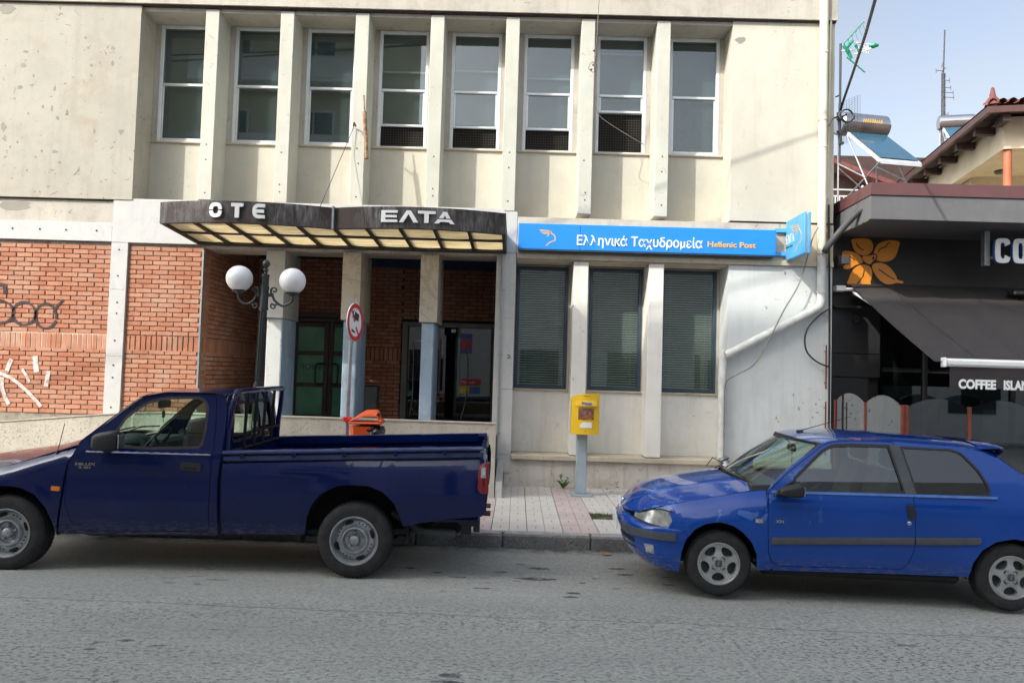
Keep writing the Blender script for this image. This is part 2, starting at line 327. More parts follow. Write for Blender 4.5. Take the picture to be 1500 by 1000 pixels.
def N_z(n, p):
    s = N(n, 'SeparateXYZ'); n.links.new(p, s.inputs[0]); return s.outputs['Z']
MT['canopy'] = streaky(); MT['canopy_rib'] = M('canopy_rib', (.035, .026, .023), .6, var=.2)
def canopy_panel():
    mt, n, b = _nodes('canopy_plastic'); p = pos(n)
    c = mixc(n, ramp(n, noise(n, p, 4, 5, .65, sc=(.5, 2.5, 1)), .35, .7), (.66, .56, .33), (.38, .27, .13))
    n.links.new(c, b.inputs['Base Color']); b.inputs['Roughness'].default_value = .5
    tr = N(n, 'BsdfTranslucent'); n.links.new(c, tr.inputs['Color']); x = N(n, 'MixShader'); x.inputs[0].default_value = .6
    o = n.nodes['Material Output']; n.links.new(b.outputs[0], x.inputs[1]); n.links.new(tr.outputs[0], x.inputs[2]); n.links.new(x.outputs[0], o.inputs[0]); return mt
MT['canopy_panel'] = canopy_panel()

# ------------------------------------------------------------------ mesh helpers
def superell(c, r, e=.45, n=24, m_=16):
    f_ = lambda v, k: math.copysign(abs(v)**k, v); vs = []; fs = []
    for i in range(m_+1):
        ph = math.pi*i/m_
        for j in range(n):
            th = 2*math.pi*j/n; vs.append((c[0]+r[0]*f_(math.sin(ph), e)*f_(math.cos(th), e), c[1]+r[1]*f_(math.sin(ph), e)*f_(math.sin(th), e), c[2]+r[2]*f_(math.cos(ph), e)))
    for i in range(m_):
        for j in range(n): fs.append((i*n+j, (i+1)*n+j, (i+1)*n+(j+1) % n, i*n+(j+1) % n))
    return vs, fs
class MB:
    def __init__(s): s.v = []; s.f = []
    def add(s, vs, fs):
        k = len(s.v); s.v += [tuple(v) for v in vs]; s.f += [tuple(i+k for i in f) for f in fs]; return s
    def box(s, x0, x1, y0, y1, z0, z1):
        if x0 > x1: x0, x1 = x1, x0
        if y0 > y1: y0, y1 = y1, y0
        if z0 > z1: z0, z1 = z1, z0
        return s.add([(x0,y0,z0),(x1,y0,z0),(x1,y1,z0),(x0,y1,z0),(x0,y0,z1),(x1,y0,z1),(x1,y1,z1),(x0,y1,z1)],
                     [(0,3,2,1),(4,5,6,7),(0,1,5,4),(1,2,6,5),(2,3,7,6),(3,0,4,7)])
    def cbox(s, x0, x1, y0, y1, z0, z1, c=.01):
        if x0 > x1: x0, x1 = x1, x0
        if y0 > y1: y0, y1 = y1, y0
        if z0 > z1: z0, z1 = z1, z0
        c = min(c, (x1-x0)*.45, (y1-y0)*.45, (z1-z0)*.45)
        X = (x0, x1); Yy = (y0, y1); Z = (z0, z1); vs = []; idx = {}
        for i in (0, 1):
            for j in (0, 1):
                for k in (0, 1):
                    sx, sy, sz = (1-2*i)*c, (1-2*j)*c, (1-2*k)*c
                    for a, o in enumerate(((0, sy, sz), (sx, 0, sz), (sx, sy, 0))):
                        idx[i, j, k, a] = len(vs); vs.append((X[i]+o[0], Yy[j]+o[1], Z[k]+o[2]))
        I = lambda i, j, k, a: idx[i, j, k, a]
        fs = []
        for q in (0, 1):
            a = [I(q,0,0,0), I(q,1,0,0), I(q,1,1,0), I(q,0,1,0)]; fs.append(a if q else a[::-1])
            a = [I(0,q,0,1), I(0,q,1,1), I(1,q,1,1), I(1,q,0,1)]; fs.append(a if q else a[::-1])
            a = [I(0,0,q,2), I(1,0,q,2), I(1,1,q,2), I(0,1,q,2)]; fs.append(a if q else a[::-1])
        for i in (0, 1):
            for j in (0, 1):
                a = [I(i,j,0,0), I(i,j,1,0), I(i,j,1,1), I(i,j,0,1)]; fs.append(a if (i+j) % 2 else a[::-1])
                a = [I(i,0,j,0), I(i,1,j,0), I(i,1,j,2), I(i,0,j,2)]; fs.append(a[::-1] if (i+j) % 2 else a)
                a = [I(0,i,j,1), I(1,i,j,1), I(1,i,j,2), I(0,i,j,2)]; fs.append(a if (i+j) % 2 else a[::-1])
                for k in (0, 1):
                    a = [I(i,j,k,0), I(i,j,k,1), I(i,j,k,2)]; fs.append(a if (i+j+k) % 2 == 0 else a[::-1])
        return s.add(vs, fs)
    def quad(s, a, b, c, d): return s.add([a, b, c, d], [(0, 1, 2, 3)])
    def prism(s, poly, ax, a0, a1):
        """poly: 2D outline; ax: axis of extrusion ('x': (y,z), 'y': (x,z), 'z': (x,y))"""
        mk = {'x': lambda p, a: (a, p[0], p[1]), 'y': lambda p, a: (p[0], a, p[1]), 'z': lambda p, a: (p[0], p[1], a)}[ax]
        n = len(poly); vs = [mk(p, a0) for p in poly]+[mk(p, a1) for p in poly]
        tris = geometry.tessellate_polygon([[Vector((p[0], p[1], 0)) for p in poly]])
        fs = [tuple(t) for t in tris]+[tuple(i+n for i in t[::-1]) for t in tris]
        fs += [(i, (i+1) % n, (i+1) % n+n, i+n) for i in range(n)]
        return s.add(vs, fs)
    def tube(s, pts, r, n=8, closed=False):
        pts = [Vector(p) for p in pts]; rs = r if isinstance(r, (list, tuple)) else [r]*len(pts); k = len(s.v); L = len(pts)
        up = None
        for i, p in enumerate(pts):
            t = (pts[(i+1) % L] if (closed or i < L-1) else p)-(pts[i-1] if (closed or i > 0) else p)
            t.normalize()
            if up is None: up = Vector((0, 0, 1)) if abs(t.z) < .9 else Vector((1, 0, 0))
            a = t.cross(up); a.normalize(); b_ = a.cross(t); up = b_
            for j in range(n):
                th = 2*math.pi*j/n; s.v.append(tuple(p+a*(rs[i]*math.cos(th))+b_*(rs[i]*math.sin(th))))
        for i in range(L if closed else L-1):
            for j in range(n):
                a0 = k+i*n+j; a1 = k+i*n+(j+1) % n; b0 = k+((i+1) % L)*n+j; b1 = k+((i+1) % L)*n+(j+1) % n
                s.f.append((a0, a1, b1, b0))
        if not closed:
            s.f.append(tuple(k+j for j in range(n))[::-1]); s.f.append(tuple(k+(L-1)*n+j for j in range(n)))
        return s
    def lathe(s, prof, c, ax='z', n=24, a0=0., a1=2*math.pi):
        """prof: (radius, height along the axis)"""
        k = len(s.v); full = abs(a1-a0-2*math.pi) < 1e-6; m_ = n if full else n+1
        for (r, h) in prof:
            for j in range(m_):
                th = a0+(a1-a0)*j/n; u, w = r*math.cos(th), r*math.sin(th)
                s.v.append({'z': (c[0]+u, c[1]+w, c[2]+h), 'y': (c[0]+u, c[1]+h, c[2]+w), 'x': (c[0]+h, c[1]+u, c[2]+w)}[ax])
        for i in range(len(prof)-1):
            for j in range(n):
                j1 = (j+1) % m_; s.f.append((k+i*m_+j, k+i*m_+j1, k+(i+1)*m_+j1, k+(i+1)*m_+j))
        return s
    def sphere(s, c, r, n=20, m_=12, sc=(1, 1, 1)):
        vs = []; fs = []
        for i in range(m_+1):
            ph = math.pi*i/m_
            for j in range(n):
                th = 2*math.pi*j/n; vs.append((c[0]+r*sc[0]*math.sin(ph)*math.cos(th), c[1]+r*sc[1]*math.sin(ph)*math.sin(th), c[2]+r*sc[2]*math.cos(ph)))
        for i in range(m_):
            for j in range(n): fs.append((i*n+j, (i+1)*n+j, (i+1)*n+(j+1) % n, i*n+(j+1) % n))
        return s.add(vs, fs)
    def grid(s, fn, nu, nv):
        vs = [fn(i/nu, j/nv) for i in range(nu+1) for j in range(nv+1)]
        fs = [(i*(nv+1)+j, (i+1)*(nv+1)+j, (i+1)*(nv+1)+j+1, i*(nv+1)+j+1) for i in range(nu) for j in range(nv)]
        return s.add(vs, fs)
    def ribbon(s, pts, w, mk, th=.002):
        """flat stroke of width w through 2D points; mk(u, v, d) -> 3D, d = thickness direction"""
        P = [Vector(p) for p in pts]; L = []; Rr = []
        ws = w if isinstance(w, (list, tuple)) else [w]*len(P)
        for i, p in enumerate(P):
            t = (P[min(i+1, len(P)-1)]-P[max(i-1, 0)]); t.normalize(); nn_ = Vector((-t.y, t.x))
            L.append(p+nn_*ws[i]/2); Rr.append(p-nn_*ws[i]/2)
        k = len(s.v)
        for i in range(len(P)):
            for q in (L[i], Rr[i]):
                s.v.append(mk(q.x, q.y, 0)); s.v.append(mk(q.x, q.y, th))
        for i in range(len(P)-1):
            a = k+4*i; b_ = a+4
            s.f += [(a+1, a+3, b_+3, b_+1), (a, b_, b_+2, a+2), (a, a+1, b_+1, b_), (a+2, b_+2, b_+3, a+3)]
        s.f += [(k, k+2, k+3, k+1), (k+4*(len(P)-1), k+4*(len(P)-1)+1, k+4*(len(P)-1)+3, k+4*(len(P)-1)+2)]
        return s
    def mesh(s, name, off=(0, 0, 0), angle=35):
        me = bpy.data.meshes.new(name)
        me.from_pydata([(v[0]-off[0], v[1]-off[1], v[2]-off[2]) for v in s.v], [], s.f); me.validate()
        bm = bmesh.new(); bm.from_mesh(me); bmesh.ops.recalc_face_normals(bm, faces=bm.faces); bm.to_mesh(me); bm.free()
        me.polygons.foreach_set('use_smooth', [True]*len(me.polygons)); me.set_sharp_from_angle(angle=R(angle)); return me
    def build(s, name, mat, parent=None, kind=None, label=None, cat=None, group=None, loc=None, angle=35):
        off = (0, 0, 0)
        if parent is not None: off = parent.get('_o', (0, 0, 0))
        if loc is not None: off = loc
        o = bpy.data.objects.new(name, s.mesh(name, off, angle)); COL.objects.link(o)
        o.data.materials.append(MT[mat] if isinstance(mat, str) else mat)
        if parent is not None: o.parent = parent; o['_o'] = tuple(off)
        elif loc is not None: o.location = loc; o['_o'] = tuple(loc)
        tag(o, label, cat, group, kind); return o
def tag(o, label=None, cat=None, group=None, kind=None):
    if label: o['label'] = label
    if cat: o['category'] = cat
    if group: o['group'] = group
    if kind: o['kind'] = kind
    return o
def root(name, loc, label=None, cat=None, group=None, kind=None, local=False, rz=0):
    o = bpy.data.objects.new(name, None); COL.objects.link(o); o.location = loc; o.rotation_euler = (0, 0, rz); o.empty_display_size = .2
    o['_o'] = (0., 0., 0.) if local else tuple(loc); return tag(o, label, cat, group, kind)
def copy_tree(o, parent=None):
    c = o.copy(); COL.objects.link(c); c.parent = parent
    for ch in list(o.children): copy_tree(ch, c)
    return c
def inst(me, name, parent, loc, mat=None, rot=(0, 0, 0), scale=(1, 1, 1)):
    o = bpy.data.objects.new(name, me); COL.objects.link(o); o.parent = parent
    off = parent['_o'] if parent is not None else (0, 0, 0)
    o.location = (loc[0]-off[0], loc[1]-off[1], loc[2]-off[2]); o.rotation_euler = rot; o.scale = scale; return o
def text_verts(s, bold=0.):
    cu = bpy.data.curves.new('t', 'FONT'); cu.body = s; cu.offset = bold; cu.resolution_u = 3
    o = bpy.data.objects.new('t', cu); COL.objects.link(o)
    dg = bpy.context.evaluated_depsgraph_get(); me = bpy.data.meshes.new_from_object(o.evaluated_get(dg))
    vs = [tuple(v.co) for v in me.vertices]; fs = [tuple(p.vertices) for p in me.polygons]
    bpy.data.objects.remove(o); bpy.data.curves.remove(cu); bpy.data.meshes.remove(me); return vs, fs
def add_text(mb, s, mk, u0, u1, base, cap, bold=0., th=.008):
    """writes s between u0 and u1, cap height cap, on the surface given by mk(u, v, d)"""
    vs, fs = text_verts(s, bold); ev, _ = text_verts('E', bold); cm = max(v[1] for v in ev)-min(v[1] for v in ev); b0 = min(v[1] for v in ev)
    x0 = min(v[0] for v in vs); x1 = max(v[0] for v in vs); k = (u1-u0)/(x1-x0); n = len(vs)
    q = [(u0+(v[0]-x0)*k, base+(v[1]-b0)*cap/cm) for v in vs]
    mb.add([mk(a, b, 0) for a, b in q]+[mk(a, b, th) for a, b in q], [])
    off = len(mb.v)-2*n; mb.f += [tuple(off+i+n for i in f) for f in fs]
    cnt = {}
    for f in fs:
        for i in range(len(f)):
            e = (f[i], f[(i+1) % len(f)]); cnt[e] = 1
    for (a, b) in cnt:
        if (b, a) not in cnt: mb.f.append((off+a, off+b, off+b+n, off+a+n))
def smooth_pts(pts, n=4, closed=False):
    P = [Vector(p) for p in pts]; out = []; L = len(P)
    for i in range(L if closed else L-1):
        g = lambda k: P[k % L] if closed else P[max(0, min(L-1, k))]
        p0, p1, p2, p3 = g(i-1), g(i), g(i+1), g(i+2)
        for j in range(n):
            t = j/n; out.append(tuple(.5*((2*p1)+(-p0+p2)*t+(2*p0-5*p1+4*p2-p3)*t*t+(-p0+3*p1-3*p2+p3)*t**3)))
    if not closed: out.append(tuple(P[-1]))
    return out
def rnd(pts, seg=4):
    """closed outline of (x, z, corner radius) -> points with rounded corners"""
    out = []; L = len(pts)
    for i in range(L):
        p = Vector(pts[i][:2]); r = pts[i][2] if len(pts[i]) > 2 else 0
        if r <= 0: out.append(tuple(p)); continue
        a = Vector(pts[i-1][:2])-p; b = Vector(pts[(i+1) % L][:2])-p
        ra = min(r, a.length*.48); rb = min(r, b.length*.48); a.normalize(); b.normalize(); A = p+a*ra; B = p+b*rb
        for j in range(seg+1):
            t = j/seg; out.append(tuple(A*(1-t)**2+p*2*t*(1-t)+B*t*t))
    return out
def inpoly(x, y, P):
    c = False; j = len(P)-1
    for i in range(len(P)):
        if (P[i][1] > y) != (P[j][1] > y) and x < (P[j][0]-P[i][0])*(y-P[i][1])/(P[j][1]-P[i][1])+P[i][0]: c = not c
        j = i
    return c
def dens(P, step):
    out = []; L = len(P)
    for i in range(L):
        a = Vector(P[i][:2]); b = Vector(P[(i+1) % L][:2]); k = max(1, int(math.ceil((b-a).length/step)))
        for j in range(k):
            q = a+(b-a)*j/k; out.append((q.x, q.y))
    return out
def shrink(P, d):
    """inset (d>0) / outset a closed outline"""
    area = sum(P[i-1][0]*P[i][1]-P[i][0]*P[i-1][1] for i in range(len(P))); sg = 1 if area > 0 else -1; out = []; L = len(P)
    for i in range(L):
        a = Vector(P[i-1][:2]); p = Vector(P[i][:2]); b = Vector(P[(i+1) % L][:2]); u = (p-a); w = (b-p)
        if u.length < 1e-7 or w.length < 1e-7: u = w if u.length < 1e-7 else u; w = u if w.length < 1e-7 else w
        u.normalize(); w.normalize(); n1 = Vector((-u.y, u.x))*sg; n2 = Vector((-w.y, w.x))*sg; mN = n1+n2
        if mN.length < 1e-6: mN = n1
        mN.normalize(); k = d/max(.45, mN.dot(n1)); out.append((p.x+mN.x*k, p.y+mN.y*k))
    return out
def sheet(mb, outline, holes, mk, step=.05, skirt=.015):
    """skin bounded by an outline with holes, bent by mk(u, v, d); its rims are folded inwards by skirt"""
    loops = [dens(outline, step)]+[dens(h, step) for h in holes]; vs = []; es = []
    for lp in loops:
        k = len(vs); vs += [Vector(p) for p in lp]; es += [(k+i, k+(i+1) % len(lp)) for i in range(len(lp))]
    xs = [p[0] for p in loops[0]]; ys = [p[1] for p in loops[0]]; bnd = list(vs)
    x = min(xs)+step/2; row = 0
    cell = {}
    for p in bnd: cell.setdefault((int(p.x//step), int(p.y//step)), []).append(p)
    while x < max(xs):
        y = min(ys)+step*(.25 if row % 2 else .75)
        while y < max(ys):
            if inpoly(x, y, loops[0]) and not any(inpoly(x, y, h) for h in loops[1:]):
                cx_, cy_ = int(x//step), int(y//step)
                if all((x-p.x)**2+(y-p.y)**2 > (step*.55)**2 for a in (-1, 0, 1) for b in (-1, 0, 1) for p in cell.get((cx_+a, cy_+b), ())): vs.append(Vector((x, y)))
            y += step
        x += step; row += 1
    res = geometry.delaunay_2d_cdt(vs, es, [], 0, 1e-6)
    V, E_, F_ = res[0], res[1], res[2]; keep = []
    for f in F_:
        cx_ = sum(V[i].x for i in f)/len(f); cy_ = sum(V[i].y for i in f)/len(f)
        if inpoly(cx_, cy_, loops[0]) and not any(inpoly(cx_, cy_, h) for h in loops[1:]): keep.append(tuple(f))
    k = mb.add([mk(p.x, p.y, 0) for p in V], keep)
    cnt = {}
    for f in keep:
        for i in range(len(f)): cnt[(f[i], f[(i+1) % len(f)])] = 1
    if skirt:
        for (a, b) in list(cnt):
            if (b, a) not in cnt:
                A, B = V[a], V[b]; q = len(mb.v)
                mb.v += [mk(A.x, A.y, 0), mk(B.x, B.y, 0), mk(B.x, B.y, skirt), mk(A.x, A.y, skirt)]; mb.f.append((q, q+1, q+2, q+3))
    return mb
def arc(cx_, cz, r, a0, a1, n=10, rz=None):
    rz = rz or r
    return [(cx_+r*math.cos(R(a0+(a1-a0)*i/n)), cz+rz*math.sin(R(a0+(a1-a0)*i/n))) for i in range(n+1)]
# ================================================================== ground, road, kerb, pavement
def road_z(y): return 0.0 if y < 5.4 else -.10*min(1, (y-5.4)/3.02)
mb = MB(); mb.box(-300, 300, -300, 400, -1.3, -.4); mb.build('ground', 'soil', kind='structure', loc=(0, 0, -.4))
mb = MB(); ys = [-3.2, 0, 2, 4, 5.4, 6, 7, 7.8, 8.44]
xs = [-90, -30, -12, -6, 0, 6, 12, 30, 90]
mb.grid(lambda a, b: (xs[round(a*8)], ys[round(b*8)], road_z(ys[round(b*8)])), 8, 8); mb.build('road', 'asphalt', kind='structure', loc=(0, 0, 0))
mb = MB(); mb.box(-90, 90, -12, -3.2, -.3, .12); mb.build('far_pavement', 'kerb_top', kind='structure', loc=(0, -6, 0))
pav = MB(); pav.box(-90, 90, 8.62, 30, -.3, .034); pavo = pav.build('pavement', 'joint', kind='structure', loc=(0, 10, .03))
tile_me = MB(); tile_me.cbox(-.2035, -.002, -.202, .202, -.02, .012, .004); tile_me.cbox(.002, .2035, -.202, .202, -.02, .012, .004)
me_w = tile_me.mesh('paving_tile'); me_w.materials.append(MT['tile_white'])
tile_me2 = MB(); tile_me2.cbox(-.2035, -.002, -.202, .202, -.02, .012, .004); tile_me2.cbox(.002, .2035, -.202, .202, -.02, .012, .004)
me_p = tile_me2.mesh('paving_tile'); me_p.materials.append(MT['tile_pink'])
rest_w = MB(); rest_p = MB()
for i in range(-30, 34):
    for j in range(9):
        x = -.04+.415*i; y = 8.83+.412*j
        if x-.2 < 1.2 < x+.25 and j == 2: continue
        pink = (i % 3 == 2)
        dz = random.uniform(-.002, .002)
        if -6 <= i <= 9:
            inst(me_p if pink else me_w, 'paving_tile', pavo, (x, y, .042+dz), rot=(random.uniform(-.004, .004), random.uniform(-.004, .004), 0))
        else:
            (rest_p if pink else rest_w).cbox(x-.203, x+.203, y-.203, y+.203, .02, .052+dz, .004)
rest_w.build('paving_tiles', 'tile_white', pavo, kind='stuff'); rest_p.build('pink_paving_tiles', 'tile_pink', pavo, kind='stuff')
# kerb: stones of about a metre, worn and patched
kr = root('kerb', (0, 8.5, 0), kind='structure')
x = -14.0
while x < 16:
    L = random.uniform(.95, 1.05); mb = MB(); d = random.uniform(-.006, .006)
    mb.cbox(x+.004, x+L-.004, 8.42+d, 8.615, -.25, .05+random.uniform(-.004, .004), .018)
    ks = mb.build('kerb_stone', 'kerb', kr)
    mb = MB(); mb.box(x+.02, x+L-.02, 8.45+d, 8.60, .04, .0555); mb.build('kerb_stone_top', 'kerb_top', ks); x += L
# soil patch with grass tufts where a tile is missing
mb = MB(); mb.grid(lambda a, b: (1.0+.41*a, 9.46+.41*b, .036+.012*math.sin(9*a)*math.cos(7*b)), 10, 10); mb.build('soil_patch', 'soil', kind='structure', loc=(1.2, 9.65, .03))
mb = MB()
for _ in range(420):
    x = 1.0+.41*random.random()**1.6; y = 9.46+.4*random.random(); 
    if random.random() < .5: y = 9.75+.1*random.random()
    h = random.uniform(.015, .05); a = random.random()*6.28; w = .004; dx, dy = math.cos(a)*w, math.sin(a)*w; lx, ly = random.uniform(-.02, .02), random.uniform(-.02, .02)
    mb.add([(x-dx, y-dy, .035), (x+dx, y+dy, .035), (x+lx, y+ly, .035+h)], [(0, 1, 2)])
mb.build('grass_tuft', 'grass', kind='stuff', loc=(1.2, 9.65, .04))
# oil blotches flat on the road
def blotch(cx_, cy_, rx, ry, name='oil_stain'):
    n = 14; ph = [random.uniform(.7, 1.15) for _ in range(n)]
    return [(cx_+rx*ph[i]*math.cos(2*math.pi*i/n), cy_+ry*ph[i]*math.sin(2*math.pi*i/n)) for i in range(n)]
stains = MB()
for (x, y, rx, ry) in [(.28, 7.45, .12, .05), (.22, 7.02, .19, .06), (-.48, 7.0, .10, .03), (1.05, 7.55, .09, .035), (1.1, 7.3, .1, .03), (-.1, 7.25, .07, .03), (.65, 6.92, .05, .025), (.95, 6.75, .06, .02),
                    (.55, 6.55, .07, .03), (.52, 6.42, .08, .025), (-1.0, 7.3, .08, .03), (-.7, 7.15, .06, .025), (1.5, 7.25, .06, .02), (1.45, 6.95, .07, .02), (-.35, 4.62, .075, .035), (-.36, 4.52, .11, .02),
                    (1.55, 4.38, .07, .04), (1.72, 4.4, .03, .012), (1.45, 4.62, .06, .015), (-2.55, 5.02, .07, .022), (-2.7, 4.85, .05, .015), (-.25, 6.62, .09, .02), (.1, 7.6, .06, .02), (.8, 7.1, .05, .02)]:
    P = blotch(x, y, rx, ry); k = len(stains.v); stains.v += [(a, b, road_z(b)+.004) for a, b in P]; stains.f.append(tuple(range(k, k+len(P))))
stains.build('oil_stains', 'blotch', kind='structure', loc=(0, 6, 0))
mb = MB(); mb.grid(lambda a, b: (.98+.10*a+.01*math.sin(5*b), 8.15+.07*b, -.082+.018*math.sin(3.1*a)*math.sin(3.1*b)+.01*a), 6, 6)
mb.build('fallen_leaf', 'dry_leaf', label='dry orange brown leaf lying on the road by the kerb', cat='leaf', loc=(1.0, 8.18, -.08))
random.seed(21); mb = MB()
for _ in range(260):
    x = random.uniform(-6, 5); y = 8.40-abs(random.gauss(0, .12)); z = road_z(y)+.003; r = random.uniform(.004, .014); a = random.random()*6.28
    mb.add([(x+r*math.cos(a+k*2.1), y+r*math.sin(a+k*2.1), z+.004*random.random()) for k in range(3)], [(0, 1, 2)])
for _ in range(90):
    x = random.uniform(-.2, 3.2); y = 12.0-abs(random.gauss(0, .05)); r = random.uniform(.006, .018); a = random.random()*6.28
    mb.add([(x+r*math.cos(a+k*2.1), y+r*math.sin(a+k*2.1), .058+.006*random.random()) for k in range(3)], [(0, 1, 2)])
mb.build('gutter_debris', 'soil', kind='stuff', loc=(0, 8.3, 0))

# ================================================================== post office building
bld = root('post_office_building', (-.5, 12, .05), 'cream two storey office building with upright window bays, brick panels and a blue sign', 'building')
YF = 12.0; YR = 12.5
P_ = lambda mb, name, mat, **k: mb.build(name, mat, bld, **k)
# core walls behind everything
mb = MB(); mb.box(-14, 5.05, 14.8, 15.0, -.2, 8.6); mb.box(4.85, 5.05, 12.02, 14.8, 3.8, 8.6); P_(mb, 'rear_wall', 'room_mid')
mb = MB(); mb.box(-14, 5.05, 12.75, 15.0, 8.4, 8.5); P_(mb, 'roof_slab', 'cream_grey')
mb = MB(); mb.box(-14, 5.06, 11.93, 12.75, 7.75, 9.1); P_(mb, 'parapet', 'cream_grey')
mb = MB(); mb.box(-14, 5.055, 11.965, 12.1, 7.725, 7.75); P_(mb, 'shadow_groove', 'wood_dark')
mb = MB(); mb.box(-14, -6.36, 11.98, 14.0, 4.50, 7.725); P_(mb, 'upper_wall', 'cream')
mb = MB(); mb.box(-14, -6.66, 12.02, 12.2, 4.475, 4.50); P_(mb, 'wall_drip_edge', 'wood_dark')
random.seed(9)
def scar(px_, py_, rx, ry, Y_, mat_, n_=13):
    c_ = pw(px_, py_, Y_); P = [(c_[0]+rx*random.uniform(.55, 1.1)*math.cos(2*math.pi*i/n_), c_[1]+ry*random.uniform(.55, 1.1)*math.sin(2*math.pi*i/n_)) for i in range(n_)]
    b_ = MB(); b_.prism(smooth_pts(P, 2, True), 'y', Y_-.0025, Y_); P_(b_, 'plaster_patch', mat_)
MT['patch_grey'] = plaster('cement_patch', (.30, .285, .25), amount=.5, chips=.3, bs=.5)
MT['patch_pale'] = plaster('pale_filler', (.56, .52, .42), amount=.4, chips=.3, bs=.4)
scar(10, 13, .20, .09, 11.98, 'patch_grey'); scar(5, 186, .06, .08, 11.98, 'patch_grey'); scar(178, 192, .065, .035, 11.98, 'patch_grey'); scar(34, 96, .05, .04, 11.98, 'patch_grey'); scar(29, 128, .045, .04, 11.98, 'patch_grey'); scar(38, 76, .05, .03, 11.98, 'patch_grey'); scar(165, 93, .03, .05, 11.98, 'patch_grey'); scar(134, 96, .035, .025, 11.98, 'patch_grey')
scar(80, 130, .03, .04, 11.98, 'patch_grey'); scar(76, 158, .02, .05, 11.98, 'patch_grey'); scar(98, 165, .025, .06, 11.98, 'patch_grey'); scar(84, 173, .03, .04, 11.98, 'patch_grey'); scar(80, 222, .06, .03, 11.98, 'patch_grey'); scar(61, 221, .025, .025, 11.98, 'patch_grey'); scar(87, 238, .03, .025, 11.98, 'patch_grey'); scar(76, 249, .04, .02, 11.98, 'patch_grey'); scar(138, 192, .02, .05, 11.98, 'patch_grey'); scar(49, 111, .02, .025, 11.98, 'patch_grey')
for _k in range(34): scar(random.uniform(5, 190), random.uniform(55, 275), random.uniform(.008, .022), random.uniform(.008, .03), 11.98, 'patch_grey', 8)
scar(20, 300, .30, .10, 12.03, 'patch_grey'); scar(72, 304, .09, .10, 12.03, 'patch_pale')
scar(1085, 59, .09, .07, 12.0, 'patch_grey')
for q_ in ((1137, 612, .014, .03), (1140, 617, .02, .012), (1170, 598, .018, .04), (1176, 590, .012, .012), (1195, 592, .02, .018), (1197, 604, .03, .012), (1190, 611, .015, .02), (1181, 632, .04, .008), (1175, 636, .012, .02), (1162, 578, .012, .03), (1150, 400, .016, .04), (1200, 585, .012, .014), (1128, 640, .012, .012)): scar(*q_, 12.0, 'patch_grey')
mb = MB(); mb.box(-14, -6.67, 12.03, 12.4, 4.115, 4.474); P_(mb, 'band', 'cream_grey')
mb = MB(); mb.box(-6.355, 3.375, 12.03, 12.75, 7.66, 7.724); P_(mb, 'soffit', 'cream_grey')
mb = MB(); mb.box(3.38, 5.05, YF, 12.75, 4.43, 7.724); P_(mb, 'upper_wall', 'cream_smooth')
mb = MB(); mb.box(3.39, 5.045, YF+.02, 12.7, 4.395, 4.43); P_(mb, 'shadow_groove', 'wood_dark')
mb = MB(); mb.box(-.06, 5.05, YF-.01, 12.75, 3.79, 4.395); P_(mb, 'beam', 'ledge')
mb = MB(); mb.box(-.055, 5.045, YF-.05, 12.49, 3.715, 3.79); P_(mb, 'beam_edge', 'ledge')
mb = MB(); mb.box(-.055, 3.37, YF+.01, 12.45, 3.69, 3.713); P_(mb, 'beam_soffit', 'ledge')
# upper pilasters
xp = [-5.30+1.24*i for i in range(7)]
for i, x in enumerate(xp):
    z0 = 4.535-.012*i; mb = MB(); mb.cbox(x, x+.225, YF, 12.52, z0, 7.722, .008); P_(mb, 'pilaster', 'pil')
    mb = MB(); mb.box(x-.004, x+.229, YF-.004, 12.5, 7.700, 7.7235)
    for z in (4.65, 5.2, 5.45) if i % 2 == 0 else (4.7, 4.82, 5.35):
        mb.lathe([(0, -.004), (.013, -.004), (.013, .01)], (x+.11+random.uniform(-.02, .02), YF, z), 'y', 8)
    P_(mb, 'pilaster_fixing', 'wood_dark', kind='stuff')
bays = []
ed = [-6.358]+[v for x in xp for v in (x, x+.225)]+[3.38]
for k in range(8): bays.append((ed[2*k], ed[2*k+1]))
mesh_mat = MT['room']
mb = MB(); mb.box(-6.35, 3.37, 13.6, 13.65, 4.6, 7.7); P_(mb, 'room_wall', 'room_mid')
mb = MB(); mb.box(-6.35, 3.37, 12.7, 13.6, 5.2, 5.25); P_(mb, 'room_floor', 'room')
